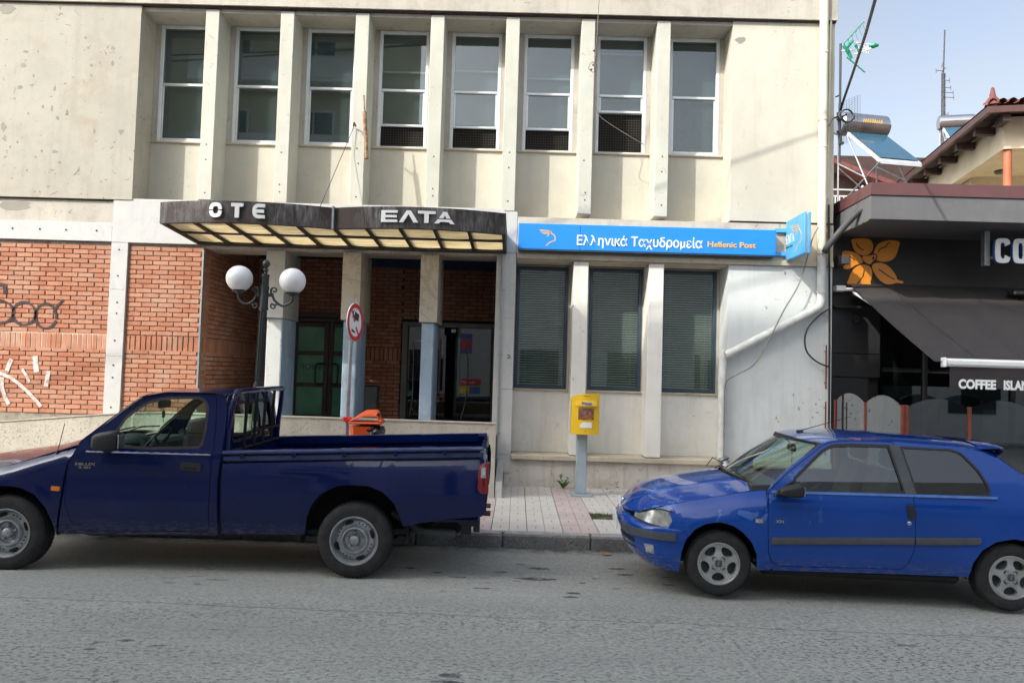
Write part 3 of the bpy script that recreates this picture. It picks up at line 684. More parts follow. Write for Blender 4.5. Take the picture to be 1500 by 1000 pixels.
for k, (a, b) in enumerate(bays):
    z0, z1 = 5.635, 7.655
    mb = MB(); mb.box(a-.02, b+.02, YR, YR+.2, 4.396 if k > 4 else 4.5, 5.60); P_(mb, 'spandrel', 'cream_smooth')
    mb = MB(); mb.cbox(a+.002, b-.002, YR-.035, YR+.2, 5.602, 5.632, .006); P_(mb, 'sill', 'ledge')
    # side reveals
    mb = MB(); mb.box(a+.001, a+.085, YR-.002, YR+.15, z0, z1); mb.box(b-.075, b-.001, YR-.002, YR+.15, z0, z1); P_(mb, 'reveal', 'cream_grey')
    x0, x1 = a+.086, b-.076; w = .055; zm = 6.62
    win = MB(); 
    win.cbox(x0, x0+w, YR+.0, YR+.10, z0, z1, .006); win.cbox(x1-w, x1, YR+.0, YR+.10, z0, z1, .006); win.cbox(x0+w+.001, x1-w-.001, YR+.002, YR+.10, z1-w, z1, .006); win.cbox(x0+w+.001, x1-w-.001, YR+.002, YR+.10, z0, z0+.02, .004)
    wo_ = P_(win, 'window', 'white_frame')
    fx0, fx1 = x0+w+.002, x1-w-.002
    sash = MB(); sash.cbox(fx0, fx1, YR-.004, YR+.05, zm-.022, zm+.022, .006); sash.build('sash_rail', 'alu', wo_)
    low = z0+.02 if k in (0, 1, 2, 7) else (6.00 if k != 6 else 6.33)
    s2 = MB(); s2.cbox(fx0, fx0+.03, YR+.012, YR+.05, low, zm-.024, .004); s2.cbox(fx1-.03, fx1, YR+.012, YR+.05, low, zm-.024, .004); s2.cbox(fx0+.032, fx1-.032, YR+.008, YR+.05, low, low+.04, .006)
    if k not in (0, 1, 2, 7): s2.build('lower_sash', 'alu', wo_)
    else: s2.build('lower_sash', 'alu', wo_)
    g = MB(); g.box(fx0, fx1, YR+.030, YR+.034, zm+.02, z1-w); g.build('pane', 'glass_win', wo_)
    g = MB(); g.box(fx0+.03, fx1-.03, YR+.030, YR+.034, low+.03, zm-.02); g.build('pane', 'glass_win', wo_)
    # insect mesh of fine wires behind the lower half
    sc = MB(); nx, nz = 17, 22
    for q in range(nx+1):
        xx = fx0+(fx1-fx0)*q/nx; sc.box(xx-.0013, xx+.0013, YR+.062, YR+.064, z0+.02, zm)
    for q in range(nz+1):
        zz = z0+.02+(zm-z0-.02)*q/nz; sc.box(fx0, fx1, YR+.0655, YR+.067, zz-.0013, zz+.0013)
    sc.build('insect_screen', 'cable_grey', wo_, kind='stuff')
    if k in (3, 4, 5, 6):
        bl = MB(); zb = {3: 6.95, 4: 7.0, 5: 6.90, 6: 7.36}[k]
        bl.box(fx0+.003, fx1-.003, YR+.074, YR+.078, zb, z1-w); bl.build('roller_blind', 'blind', wo_); bl = MB(); bl.cbox(fx0, fx1, YR+.040, YR+.056, zb-.016, zb+.016, .004); bl.build('blind_bar', 'white_plastic', wo_)
    bl = MB(); bl.box(fx0+.003, fx1-.003, YR+.10, YR+.104, (6.02 if k in (3, 4, 5) else (6.34 if k == 6 else z0+.02)), z1-w-.02); bl.build('curtain', 'blind', wo_)
# white marble frame round the entrance
mb = MB(); mb.cbox(-6.665, -.275, YF-.004, 12.2, 3.80, 4.52, .003); P_(mb, 'marble_band', 'marble')
mb = MB(); mb.cbox(-.273, -.065, YF-.012, 12.2, 3.80, 4.475, .003); P_(mb, 'marble_block', 'marble')
mb = MB(); mb.cbox(-14, -6.668, YF, 12.2, 3.81, 4.11, .003); P_(mb, 'marble_band', 'marble')
for x in (-8.3, -7.85, -7.42, -6.92): 
    mb = MB(); mb.lathe([(0, -.006), (.016, -.006), (.016, .01)], (x, YF, 3.98), 'y', 8); P_(mb, 'rosette', 'black')
for z0, z1 in ((3.03, 3.795), (1.95, 3.027), (.9, 1.947)):
    mb = MB(); mb.cbox(-6.665, -6.393, YF-.002, 12.15, z0, z1, .003); P_(mb, 'marble_slab', 'marble')
for z in (3.68, 3.25, 2.82, 2.64, 2.2, 1.8, 1.6, 1.12):
    mb = MB(); mb.lathe([(0, -.008), (.014, -.008), (.014, .01)], (-6.53+random.uniform(-.01, .01), YF, z), 'y', 8); P_(mb, 'rosette', 'black')

# ------------------------------------------------------------------ brick walls
brick_mes = []
for q in range(6):
    b_ = MB(); b_.cbox(-.124+random.uniform(0, .004), .124-random.uniform(0, .004), -.012, .03, -.032, .032, .004)
    me = b_.mesh('brick'); me.materials.append(MT['brick']); brick_mes.append(me)
def courses(x0, x1, z0, z1, soldier):
    """stretcher courses (centre, half length, z) with one soldier course"""
    out = []; z = z0+.032; r = 0
    while z+.03 <= z1:
        if soldier and z-.032 >= soldier[0]-.03 and z < soldier[1]:
            n = int((x1-x0)/.082)
            for k in range(n): out.append((x0+.041+(x1-x0)/n*k, .0345, (soldier[0]+soldier[1])/2, .124))
            z = soldier[1]+.045; continue
        x = x0-(.13 if r % 2 else random.uniform(0, .03))
        while x < x1:
            a = max(x+.004, x0); b = min(x+.252, x1)
            if b-a > .05: out.append(((a+b)/2, (b-a)/2, z, .032))
            x += .262
        z += .0765; r += 1
    return out
def wall_bricks(parent, x0, x1, z0, z1, Y, single, soldier=(2.04, 2.29), rest_mb=None):
    n = 0
    for (cx_, hl, z, hh) in courses(x0, x1, z0, z1, soldier):
        if single:
            me = random.choice(brick_mes); dy = random.uniform(-.003, .003)
            o = inst(me, 'brick', parent, (cx_+random.uniform(-.002, .002), Y+dy, z), scale=(hl/.124, 1, hh/.032)); n += 1
        else: rest_mb.cbox(cx_-hl, cx_+hl, Y-.012+random.uniform(-.003, .003), Y+.03, z-hh, z+hh, .004)
    return n
mb = MB(); mb.box(-14, -5.16, 12.055, 12.3, .1, 3.80); bw = P_(mb, 'brick_wall', 'mortar')
nb = wall_bricks(bw, -8.75, -6.672, 1.0, 3.79, 12.05, True)
rest = MB(); wall_bricks(bw, -6.385, -5.175, 1.0, 3.79, 12.05, False, rest_mb=rest); wall_bricks(bw, -13, -8.76, .9, 3.79, 12.05, False, rest_mb=rest)
rest.build('brick_courses', 'brick', bw, kind='stuff')
# pale joints of the soldier course
mb = MB(); mb.box(-8.75, -6.672, 12.045, 12.06, 2.03, 2.30); mb.build('soldier_mortar', 'mortar_light', bw)
mb = MB(); mb.box(-5.172, -5.148, 12.0, 12.06, .9, 3.79); P_(mb, 'steel_trim', 'steel')
# porch side wall (its bricks run in depth)
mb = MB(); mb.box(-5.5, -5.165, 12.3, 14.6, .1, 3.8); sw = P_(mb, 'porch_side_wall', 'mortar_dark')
rest = MB(); r_ = 0
for (cy_, hl, z, hh) in courses(12.08, 14.6, 1.0, 4.05, (2.04, 2.29)):
    rest.cbox(-5.19, -5.153+random.uniform(-.003, .003), cy_-hl, cy_+hl, z-hh, z+hh, .004)
rest.build('brick_courses', 'brick', sw, kind='stuff')
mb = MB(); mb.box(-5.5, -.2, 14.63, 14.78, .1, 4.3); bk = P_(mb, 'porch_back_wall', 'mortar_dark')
rest = MB(); wall_bricks(bk, -5.16, -4.47, .9, 4.0, 14.62, False, rest_mb=rest); wall_bricks(bk, -3.07, -2.27, .9, 4.0, 14.62, False, rest_mb=rest)
wall_bricks(bk, -4.47, -3.07, 2.86, 4.0, 14.62, False, None, rest_mb=rest); wall_bricks(bk, -2.27, -.4, 2.86, 4.0, 14.62, False, None, rest_mb=rest)
rest.build('brick_courses', 'brick', bk, kind='stuff')
mb = MB(); mb.box(-3.1, -.4, 14.40, 14.58, 3.86, 4.05); P_(mb, 'blue_beam', 'blue_band')
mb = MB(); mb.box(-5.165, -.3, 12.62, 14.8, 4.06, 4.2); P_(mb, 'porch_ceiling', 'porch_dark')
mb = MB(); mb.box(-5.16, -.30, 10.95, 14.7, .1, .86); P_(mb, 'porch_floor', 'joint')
mb = MB(); mb.cbox(-5.155, -.385, YF+.02, 12.62, 3.745, 3.797, .003); mb.cbox(-5.155, -.385, YF+.03, 12.6, 3.8, 4.2, .003); P_(mb, 'lintel', 'marble_warm')
mb = MB(); mb.box(-.382, -.30, 12.06, 14.8, .1, 4.1); P_(mb, 'porch_side_wall', 'room_mid')
for i, (x0, x1, l0, l1) in enumerate([(-4.13, -3.82, -4.09, -3.84), (-2.88, -2.58, -2.84, -2.62), (-1.61, -1.32, -1.57, -1.37)]):
    mb = MB(); mb.cbox(x0, x1, YF+.0, 12.86, 2.64, 3.744, .004); c_ = P_(mb, 'column', 'marble' if i == 0 else 'marble_warm')
    mb = MB()
    for z in (2.85, 3.25, 3.5): mb.lathe([(0, -.006), (.012, -.006), (.012, .01)], ((x0+x1)/2, YF, z), 'y', 8); mb.lathe([(0, .006), (.012, .006), (.012, -.01)], (x1, 12.5, z), 'x', 8)
    mb.build('rosette', 'steel', c_)
    mb = MB(); mb.cbox(l0, l1, YF+.05, 12.80, .86, 2.638, .012); mb.build('column_shaft', 'white_col' if i == 0 else 'blue_col', c_)
    if i < 2:
        mb = MB(); mb.box(l1-.002, l1+.003, YF+.056, 12.79, .87, 2.63); mb.build('painted_side', 'blue_col', c_)
mb = MB(); mb.cbox(-.383, -.292, YF+.02, 12.2, .3, 3.795, .003); P_(mb, 'marble_slab', 'marble')
for z0, z1 in ((2.74, 3.796), (1.60, 2.737), (.56, 1.597), (.27, .557)):
    mb = MB(); mb.cbox(-.278, -.065, YF-.008, 12.2, z0, z1, .003); P_(mb, 'marble_slab', 'marble')
mb = MB(); mb.tube([(-.288, 11.975, .32), (-.288, 11.975, 3.78)], .016, 8)
for z in (3.2, 2.15, .9): mb.cbox(-.33, -.235, 11.965, 11.99, z-.008, z+.008, .003)
P_(mb, 'conduit_pipe', 'steel')
mb = MB(); mb.box(-.172, -.118, 11.985, 11.99, 2.09, 2.15); pl = P_(mb, 'arrow_plate', 'black'); mb = MB()
mk = lambda u, v, d: (u, 11.984-d, v)
mb.ribbon([(-.128, 2.138), (-.155, 2.12), (-.128, 2.102)], .008, mk); mb.box(-.168, -.160, 11.981, 11.984, 2.1, 2.14); mb.build('arrow', 'letter_white', pl)

# ------------------------------------------------------------------ porch doors
def door_leaf(par, x0, x1, z0, z1, Y, bars, frame, glass_, w=.09):
    mb = MB(); mb.cbox(x0, x0+w, Y-.05, Y, z0, z1, .005); mb.cbox(x1-w, x1, Y-.05, Y, z0, z1, .005)
    zz = [z0+.02]+list(bars)+[z1-w*.6]
    for z in zz: mb.cbox(x0+w+.001, x1-w-.001, Y-.046, Y, z-w*.45, z+w*.45, .005)
    o = mb.build('door_leaf', frame, par); 
    for a, b in zip(zz[:-1], zz[1:]):
        g = MB(); g.box(x0+w-.005, x1-w+.005, Y-.025, Y-.019, a+w*.4, b-w*.4); g.build('pane', glass_, o)
    return o
mb = MB(); x0, x1 = -4.465, -3.07; mb.cbox(x0, x0+.06, 14.50, 14.62, .86, 2.83, .005); mb.cbox(x1-.06, x1, 14.50, 14.62, .86, 2.83, .005); mb.cbox(x0+.062, x1-.062, 14.50, 14.62, 2.75, 2.83, .005); mb.cbox(x0, x1, 14.44, 14.62, 2.835, 2.93, .005)
dd = P_(mb, 'double_door', 'bronze')
lf = door_leaf(dd, -4.40, -3.70, .88, 2.745, 14.58, (1.52, 2.14), 'bronze', 'green_film'); lf2 = door_leaf(dd, -3.694, -3.13, .88, 2.745, 14.58, (1.52, 2.14), 'bronze', 'green_film')
for xx in (-3.83, -3.57):
    s_ = -1 if xx < -3.7 else 1; h = MB(); h.tube(smooth_pts([(xx+s_*-.06, 14.52, 1.93), (xx+s_*-.02, 14.46, 1.94), (xx+s_*.06, 14.44, 1.93), (xx+s_*.085, 14.44, 1.88), (xx+s_*.085, 14.44, 1.6), (xx+s_*.06, 14.44, 1.55), (xx-s_*.02, 14.46, 1.54), (xx-s_*.06, 14.52, 1.55)], 3), .017, 8); h.build('door_handle', 'black', dd)
tx = MB(); add_text(tx, 'SHOP', lambda u, v, d: (-4.25-3.82-u, 14.552-d, v), -4.25, -3.82, 1.82, .11, .02, .002); tx.build('faint_lettering', 'film_text', dd)
mb = MB(); mb.cbox(-2.255, -2.14, 14.45, 14.62, .86, 2.80, .005); mb.cbox(-.50, -.43, 14.45, 14.62, .86, 2.80, .005); mb.cbox(-2.138, -.502, 14.45, 14.62, 2.71, 2.80, .005); ad = P_(mb, 'sliding_door', 'grey_frame')
for a, b in ((-2.135, -1.55), (-1.545, -1.12), (-1.115, -.505)):
    g = MB(); g.box(a, b, 14.53, 14.536, .88, 2.71); g.build('pane', 'glass_dark', ad)
mb = MB(); mb.box(-2.3, -.35, 14.605, 14.612, .8, 2.85); mb.build('door_interior', 'black_matt', ad)
for xa, bow in ((-2.02, .0), (-1.02, .06)):
    mb = MB(); mb.tube(smooth_pts([(xa-.03, 14.49, 2.45), (xa+bow*.8, 14.46, 2.1), (xa+bow, 14.46, 1.75), (xa+bow*.6, 14.46, 1.3), (xa-.05, 14.49, .95)], 4), .009, 8); mb.build('door_handle', 'steel', ad)
mb = MB(); mb.box(-2.02, -1.85, 14.50, 14.51, 2.43, 2.445); mb.build('door_rail', 'steel', ad)
def flat(name, mat, px, Y, par, d=.004):
    P = [pw(x, y, Y) for x, y in px]; mb = MB(); mb.prism(P, 'y', Y-d, Y); return mb.build(name, mat, par)
flat('notice', 'poster_red', [(676, 554), (705, 555), (704, 565), (675, 564)], 14.51, ad); flat('notice', 'poster_yellow', [(673, 566), (688, 566), (687, 576.5), (672, 576)], 14.51, ad)
flat('notice', 'poster_blue', [(688.4, 566), (703, 567), (702.5, 577), (687.5, 576.6)], 14.51, ad)
flat('number_plate', 'letter_white', [(661, 482), (668, 482.3), (668, 487), (661, 486.7)], 14.51, ad)
mb = MB(); x, z = pw(683, 504, 14.5); mb.lathe([(0, -.004), (.115, -.004), (.115, .004), (0, .004)], (x, 14.505, z), 'y', 24); mb.build('round_sticker', 'poster_red', ad)
flat('sticker_field', 'poster_blue', [(675, 488), (692, 489), (691, 518), (674, 517)], 14.515, ad)
tx = MB(); mkd = lambda u, v, d: (u, 14.505-d, v)
a = pw(677, 559, 14.5); b = pw(696, 561, 14.5); add_text(tx, 'Τράπεζα', mkd, a[0], b[0], a[1]-.02, .03, 0, .002)
a = pw(676, 571, 14.5); b = pw(684, 571, 14.5); tx.box(a[0], b[0], 14.503, 14.505, a[1]-.008, a[1]+.008)
tx.build('notice_print', 'letter_white', ad)

# ------------------------------------------------------------------ lower windows, pilasters, plinth
for x in (.87, 2.09):
    mb = MB(); mb.cbox(x, x+.24, YF, 12.52, .575, 3.688, .006); P_(mb, 'pilaster', 'low_paint')
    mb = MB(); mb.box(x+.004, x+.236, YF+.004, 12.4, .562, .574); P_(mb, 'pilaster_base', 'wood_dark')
mb = MB(); mb.box(3.375, 5.045, YF+.0, 12.75, .565, 3.71); P_(mb, 'lower_wall', 'white_wall')
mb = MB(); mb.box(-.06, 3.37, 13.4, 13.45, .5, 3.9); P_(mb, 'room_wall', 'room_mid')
for k, (a, b) in enumerate(((-.06, .87), (1.11, 2.09), (2.33, 3.37))):
    mb = MB(); mb.box(a-.01, b+.01, YR-.02, YR+.2, .565, 1.58); P_(mb, 'spandrel', 'low_paint')
    mb = MB(); mb.cbox(a+.002, b-.002, YR-.06, YR+.2, 1.582, 1.612, .006); P_(mb, 'sill', 'ledge')
    x0, x1, z0, z1 = a+.01 if k == 0 else a+.05, b-.045 if k < 2 else b-.05, 1.615, 3.665
    if k == 1: x1 = b-.02; x0 = a+.07
    mb = MB(); mb.box(a, x0-.002, YR, YR+.1, z0, 3.688); mb.box(x1+.002, b, YR, YR+.1, z0, 3.688); mb.box(x0, x1, YR, YR+.1, z1+.002, 3.688); P_(mb, 'reveal', 'cream_grey')
    w = .058; win = MB(); win.cbox(x0, x0+w, YR-.015, YR+.07, z0, z1, .008); win.cbox(x1-w, x1, YR-.015, YR+.07, z0, z1, .008); win.cbox(x0+w+.001, x1-w-.001, YR-.012, YR+.07, z1-w, z1, .008); win.cbox(x0+w+.001, x1-w-.001, YR-.012, YR+.07, z0, z0+w, .008)
    wo_ = P_(win, 'window', 'teal_frame')
    g = MB(); g.box(x0+w-.004, x1-w+.004, YR+.02, YR+.026, z0+w-.004, z1-w+.004); g.build('pane', 'glass_clear', wo_)
    sl_ = MB(); n = 48; h = (z1-w-z0-w)/n
    for q in range(n):
        z = z0+w+h*(q+.5); sag = .004*math.sin(q*.7+k)
        sl_.add([(x0+w, YR+.062, z-.012+sag), (x1-w, YR+.062, z-.012-sag), (x1-w, YR+.076, z+.011-sag), (x0+w, YR+.076, z+.011+sag)], [(0, 1, 2, 3)])
    sl_.build('blind_slats', 'slat', wo_, kind='stuff')
    mb = MB()
    for xx in (x0+w+.12, x1-w-.12): mb.box(xx-.002, xx+.002, YR+.06, YR+.061, z0+w, z1-w)
    mb.build('blind_cords', 'slat', wo_)
mb = MB(); mb.cbox(-.062, 5.05, 11.955, 12.5, .485, .562, .008); P_(mb, 'plinth_ledge', 'ledge')
xk = -.17
for L in (2.31, 1.36, 1.55):
    mb = MB(); mb.cbox(xk, xk+L-.004, 12.03, 12.4, -.1, .483, .004); P_(mb, 'plinth_slab', 'plinth'); xk += L

# ------------------------------------------------------------------ entrance canopy
can = root('entrance_canopy', (-2.7, 12, 4), 'weathered dark metal entrance canopy with cream panels and two white words', 'canopy')
def front(x):      # two bowed halves in plan
    x0, x1 = (-5.22, -2.72) if x <= -2.72 else (-2.72, -.225)
    t = (x-x0)/(x1-x0); base = 10.62+.13*((x+5.22)/5.0); return base-.24*4*t*(1-t)
for (x0, x1) in ((-5.22, -2.727), (-2.713, -.225)):
    mb = MB(); n = 24
    V = [(x0+(x1-x0)*i/n) for i in range(n+1)]
    for i in range(n):
        a, b = V[i], V[i+1]; ya, yb = front(a), front(b)
        for (h0, h1) in ((3.865, 4.175),):
            mb.add([(a, ya, h0), (b, yb, h0), (b, yb, h1), (a, ya, h1), (a, ya+.02, h0), (b, yb+.02, h0), (b, yb+.02, h1), (a, ya+.02, h1)], [(0, 1, 2, 3), (5, 4, 7, 6), (3, 2, 6, 7), (1, 0, 4, 5)])
    mb.build('fascia', 'canopy', can)
mb = MB(); mb.cbox(-2.735, -2.705, 10.62, 10.70, 3.85, 4.19, .004); mb.build('fascia_joint', 'steel', can)
mb = MB()
for x in (-5.22, -.245):
    mb.add([(x, front(x)+.0, 3.865), (x, 11.99, 3.78), (x, 11.99, 4.10), (x, front(x), 4.175), (x+.02, front(x), 3.865), (x+.02, 11.99, 3.78), (x+.02, 11.99, 4.10), (x+.02, front(x), 4.175)],
           [(0, 1, 2, 3), (4, 7, 6, 5), (0, 4, 5, 1), (3, 2, 6, 7), (0, 3, 7, 4)])
mb.build('side_plate', 'canopy', can)
mb = MB(); n = 24; V = [(-5.2+(4.955)*i/n) for i in range(n+1)]
for i in range(n):
    a, b = V[i], V[i+1]; mb.add([(a, front(a)+.02, 4.16), (b, front(b)+.02, 4.16), (b, 11.99, 4.09), (a, 11.99, 4.09)], [(0, 1, 2, 3)])
mb = MB()
zc = lambda y, x: 3.872-(y-front(x))/(12-front(x))*.085
xr = [-5.19+i*(4.93/10) for i in range(11)]
for i, x in enumerate(xr):
    mb = MB(); y0 = front(x)+.022
    mb.add([(x-.022, y0, 3.868), (x+.022, y0, 3.868), (x+.022, 11.985, 3.785), (x-.022, 11.985, 3.785), (x-.022, y0, 3.93), (x+.022, y0, 3.93), (x+.022, 11.985, 3.87), (x-.022, 11.985, 3.87)], [(0, 1, 2, 3), (0, 3, 7, 4), (1, 5, 6, 2), (4, 7, 6, 5)])
    mb.build('canopy_rib', 'canopy_rib', can)
mb = MB(); mb.cbox(-5.2, -.25, 11.20, 11.26, 3.835, 3.90, .004); mb.build('cross_rail', 'canopy_rib', can); mb = MB(); mb.cbox(-5.2, -.25, 11.86, 11.99, 3.78, 3.86, .004); mb.build('wall_rail', 'canopy_rib', can)
mb = MB(); 
for i in range(n): 
    a, b = V[i], V[i+1]; mb.add([(a, front(a)+.021, 3.868), (b, front(b)+.021, 3.868), (b, front(b)+.075, 3.864), (a, front(a)+.075, 3.864)], [(0, 1, 2, 3)])
mb.build('front_rail', 'canopy_rib', can)
for i in range(10):
    a, b = xr[i]+.022, xr[i+1]-.022
    for (fa, fb) in ((0, 1), (1, 2)):
        ys0 = lambda x: front(x)+.08 if fa == 0 else 11.262
        ys1 = 11.198 if fa == 0 else 11.858
        sag = random.uniform(.0, .012); mb = MB()
        mb.grid(lambda u, v: (a+(b-a)*u, ys0(a+(b-a)*u)*(1-v)+ys1*v, zc(ys0(a+(b-a)*u)*(1-v)+ys1*v, a+(b-a)*u)+.035-sag*math.sin(math.pi*u)), 4, 2); mb.build('canopy_panel', 'canopy_panel', can)
mkc = lambda u, v, d: (u, front(u)-.012-d, v)
def letter(polys, label=None):
    mb = MB()
    for P in polys:
        P2 = dens(P, .06); k = len(P2); tri = geometry.tessellate_polygon([[Vector((p[0], p[1], 0)) for p in P2]])
        mb.add([mkc(p[0], p[1], 0) for p in P2]+[mkc(p[0], p[1], .02) for p in P2], [tuple(i+k for i in t) for t in tri]+[(i, (i+1) % k, (i+1) % k+k, i+k) for i in range(k)])
    mb.build('letter', 'letter_white', can)
# O with a cut through its middle
def ringpart(cx_, cz, rx, rz, w, a0, a1): return [(cx_+rx*math.copysign(abs(math.cos(R(t)))**.75, math.cos(R(t))), cz+rz*math.copysign(abs(math.sin(R(t)))**.75, math.sin(R(t)))) for t in [a0+(a1-a0)*i/14 for i in range(15)]]+\
    [(cx_+(rx-w)*math.copysign(abs(math.cos(R(t)))**.75, math.cos(R(t))), cz+(rz-w)*math.copysign(abs(math.sin(R(t)))**.75, math.sin(R(t)))) for t in [a1+(a0-a1)*i/14 for i in range(15)]]
zb, zt = 3.935, 4.14; k_ = .975
def L_(x): return x*k_
oc = L_(-4.435); letter([ringpart(oc, (zb+zt)/2, .092, .105, .052, 3, 177), ringpart(oc, (zb+zt)/2, .092, .105, .052, 183, 357)])
tcx = L_(-4.12); letter([[(tcx-.085, zt), (tcx+.085, zt), (tcx+.085, zt-.048), (tcx+.030, zt-.048), (tcx+.030, zb), (tcx-.030, zb), (tcx-.030, zt-.048), (tcx-.085, zt-.048)]])
ec = L_(-3.81); ea = ringpart(ec+.02, (zb+zt)/2, .105, .105, .05, 95, 265); e0 = (zb+zt)/2
letter([[(ec+.085, zt), (ec+.02, zt)]+[p for p in ea[:15]]+[(ec+.02, zb), (ec+.085, zb), (ec+.085, zb+.048), (ec+.03, zb+.048), (ec-.02, zb+.052), (ec-.038, e0-.024), (ec+.07, e0-.024), (ec+.07, e0+.024), (ec-.038, e0+.024), (ec-.02, zt-.052), (ec+.03, zt-.048), (ec+.085, zt-.048)]])
zb, zt = 3.945, 4.115
xe = -1.995; letter([[(xe, zb), (xe, zt), (xe+.235, zt), (xe+.235, zt-.036), (xe+.06, zt-.036), (xe+.06, zb+.102), (xe+.225, zb+.102), (xe+.225, zb+.068), (xe+.06, zb+.068), (xe+.06, zb+.036), (xe+.235, zb+.036), (xe+.235, zb)]])
xl = -1.735; letter([[(xl, zb), (xl+.105, zt), (xl+.165, zt), (xl+.275, zb), (xl+.205, zb), (xl+.133, zt-.05), (xl+.062, zb)]])
xt = -1.47; letter([[(xt, zt), (xt+.25, zt), (xt+.25, zt-.04), (xt+.155, zt-.04), (xt+.155, zb), (xt+.092, zb), (xt+.092, zt-.04), (xt, zt-.04)]])
xa = -1.235; letter([[(xa+.12, zt), (xa+.175, zt), (xa+.225, zb+.078), (xa+.165, zb+.078), (xa+.147, zt-.045), (xa+.125, zb+.078), (xa+.065, zb+.078)], [(xa, zb), (xa+.05, zb+.062), (xa+.238, zb+.062), (xa+.285, zb), (xa+.222, zb), (xa+.208, zb+.024), (xa+.082, zb+.024), (xa+.062, zb)]])

# ------------------------------------------------------------------ blue signs
YS = 11.82
sg = root('post_office_sign', (2.0, YS, 4.05), 'long bright blue sign board with white Greek and gold English lettering', 'sign')
mb = MB(); mb.cbox(-.04, .95, YS, 11.985, 3.845, 4.26, .008); mb.cbox(.953, 4.07, YS, 11.985, 3.845, 4.26, .008); mb.build('board', 'sign_blue', sg)
mb = MB(); mb.box(-.03, 4.06, YS+.01, 11.98, 3.828, 3.844); mb.build('board_edge', 'teal_frame', sg)
mks = lambda u, v, d: (u, YS-d, v)
def S(x, y): return pw(x, y, YS)
a = S(845, 358); b = S(1029, 361); tx = MB(); add_text(tx, 'Ελληνικά Ταχυδρομεία', mks, a[0], b[0], a[1]-.01, .152, .012); tx.build('lettering', 'letter_white', sg)
a = S(1036.5, 361); b = S(1107, 363); tx = MB(); add_text(tx, 'Hellenic Post', mks, a[0], b[0], a[1]-.008, .088, .022); tx.build('lettering', 'letter_gold', sg)
def head_logo(mb, fn, w=1.):
    """winged head in outline: fn maps photo-like coordinates of the emblem (0..30, 0..28, y down)"""
    for st in ([(2, 2), (8, 2.5), (14, 3), (18, 4)], [(4, 4), (9, 4.5), (15, 5), (18, 5.5)], [(5, 6.5), (10, 7), (16, 7)], [(2, 2), (4, 4), (5, 6.5), (9, 8.5), (15, 8.2), (18, 5.5)]):
        mb.ribbon([fn(*p) for p in smooth_pts(st, 3)], .010*w, fn.mk)
    for st in ([(18.5, 4.5), (16, 9.5), (13.5, 13)], [(19, 4.3), (21, 9.5)], [(20.5, 7), (24, 11), (26.3, 14), (25.8, 17), (26.5, 18.6), (25.2, 20.2), (20, 22), (16.5, 24), (13.5, 27.2), (11.5, 29)]):
        mb.ribbon([fn(*p) for p in smooth_pts(st, 3)], .015*w, fn.mk)
def fn1(x, y): q = S(789+x*.93, 335+y*.86); return (q[0], q[1])
fn1.mk = mks; mb = MB(); head_logo(mb, fn1); mb.build('emblem', 'letter_gold', sg)
bs_ = root('blade_sign', (4.3, 11.6, 4.1), 'pale blue double blade sign standing out from the wall beside the downpipe', 'sign')
mb = MB(); mb.cbox(4.27, 4.305, 11.17, 11.94, 3.79, 4.42, .006); mb.build('sign_panel', 'sign_blue2', bs_); mb = MB(); mb.cbox(4.335, 4.37, 11.17, 11.94, 3.79, 4.42, .006); mb.build('sign_panel', 'sign_blue2', bs_)
mb = MB(); mb.box(4.306, 4.334, 11.2, 11.93, 3.80, 4.41); mb.build('sign_core', 'white_plastic', bs_); mb = MB()
for z in (3.9, 4.28): mb.box(4.10, 4.5, 11.94, 11.985, z-.03, z+.03)
mb.build('bracket', 'sign_blue2', bs_)
mkb = lambda u, v, d: (4.269-d, 11.94-u, v)
tx = MB(); add_text(tx, 'ΕΛΤΑ', mkb, .02, .36, 4.045, .13, .0, .004); tx.build('lettering', 'letter_white', bs_); tx = MB(); add_text(tx, 'Hellenic Post', mkb, .02, .30, 3.975, .03, .0, .004); tx.build('lettering', 'teal_frame', bs_)
def fn2(x, y): return (.20+x*.0175, 4.33-y*.0165)
fn2.mk = mkb; mb = MB(); head_logo(mb, fn2, 1.15); mb.build('emblem', 'letter_gold', bs_)

# ------------------------------------------------------------------ pipes and cables on the building
mb = MB(); mb.tube([(4.83, 11.90, 9.0), (4.83, 11.90, 3.9)], .068, 14)
for z in (7.2, 6.1, 5.65): mb.tube([(4.83, 11.90, z-.02), (4.83, 11.90, z+.02)], .076, 14)
mb.build('downpipe', 'pipe', label='cream vertical downpipe from the roof edge beside the right corner of the building', cat='pipe', loc=(4.83, 11.9, 3.9))
mb = MB(); mb.tube([(4.83, 11.90, 3.89)]+smooth_pts([(4.83, 11.90, 3.4), (4.83, 11.90, 3.16), (4.79, 11.90, 3.06), (4.66, 11.90, 2.97), (3.45, 11.90, 2.31), (3.31, 11.90, 2.24)], 3), .066, 14)
for p, q in (((4.83, 11.9, 3.28), (4.83, 11.9, 3.32)), ((4.0, 11.9, 2.613), (4.03, 11.9, 2.629))): mb.tube([p, q], .074, 14)
mb.build('downpipe', 'pipe_white', label='white pipe slanting down across the white wall below the blade sign', cat='pipe', loc=(4.0, 11.9, 2.6))
mb = MB(); mb.tube([(3.285, 11.93, 2.33), (3.285, 11.93, .58)], .064, 14); mb.tube([(3.285, 11.93, 2.20), (3.285, 11.93, 2.30)], .072, 14)
mb.build('downpipe', 'pipe_white', label='white upright pipe left of the white wall, ending above the plinth', cat='pipe', loc=(3.285, 11.93, .6))
mb = MB(); mb.tube(smooth_pts([(3.30, 11.90, .62), (3.33, 11.85, .50), (3.36, 11.78, .40), (3.37, 11.76, .3)], 3), [.075]*10, 12); mb.build('pipe_elbow', 'steel', label='grey elbow at the foot of the upright white pipe', cat='pipe', loc=(3.3, 11.9, .5))
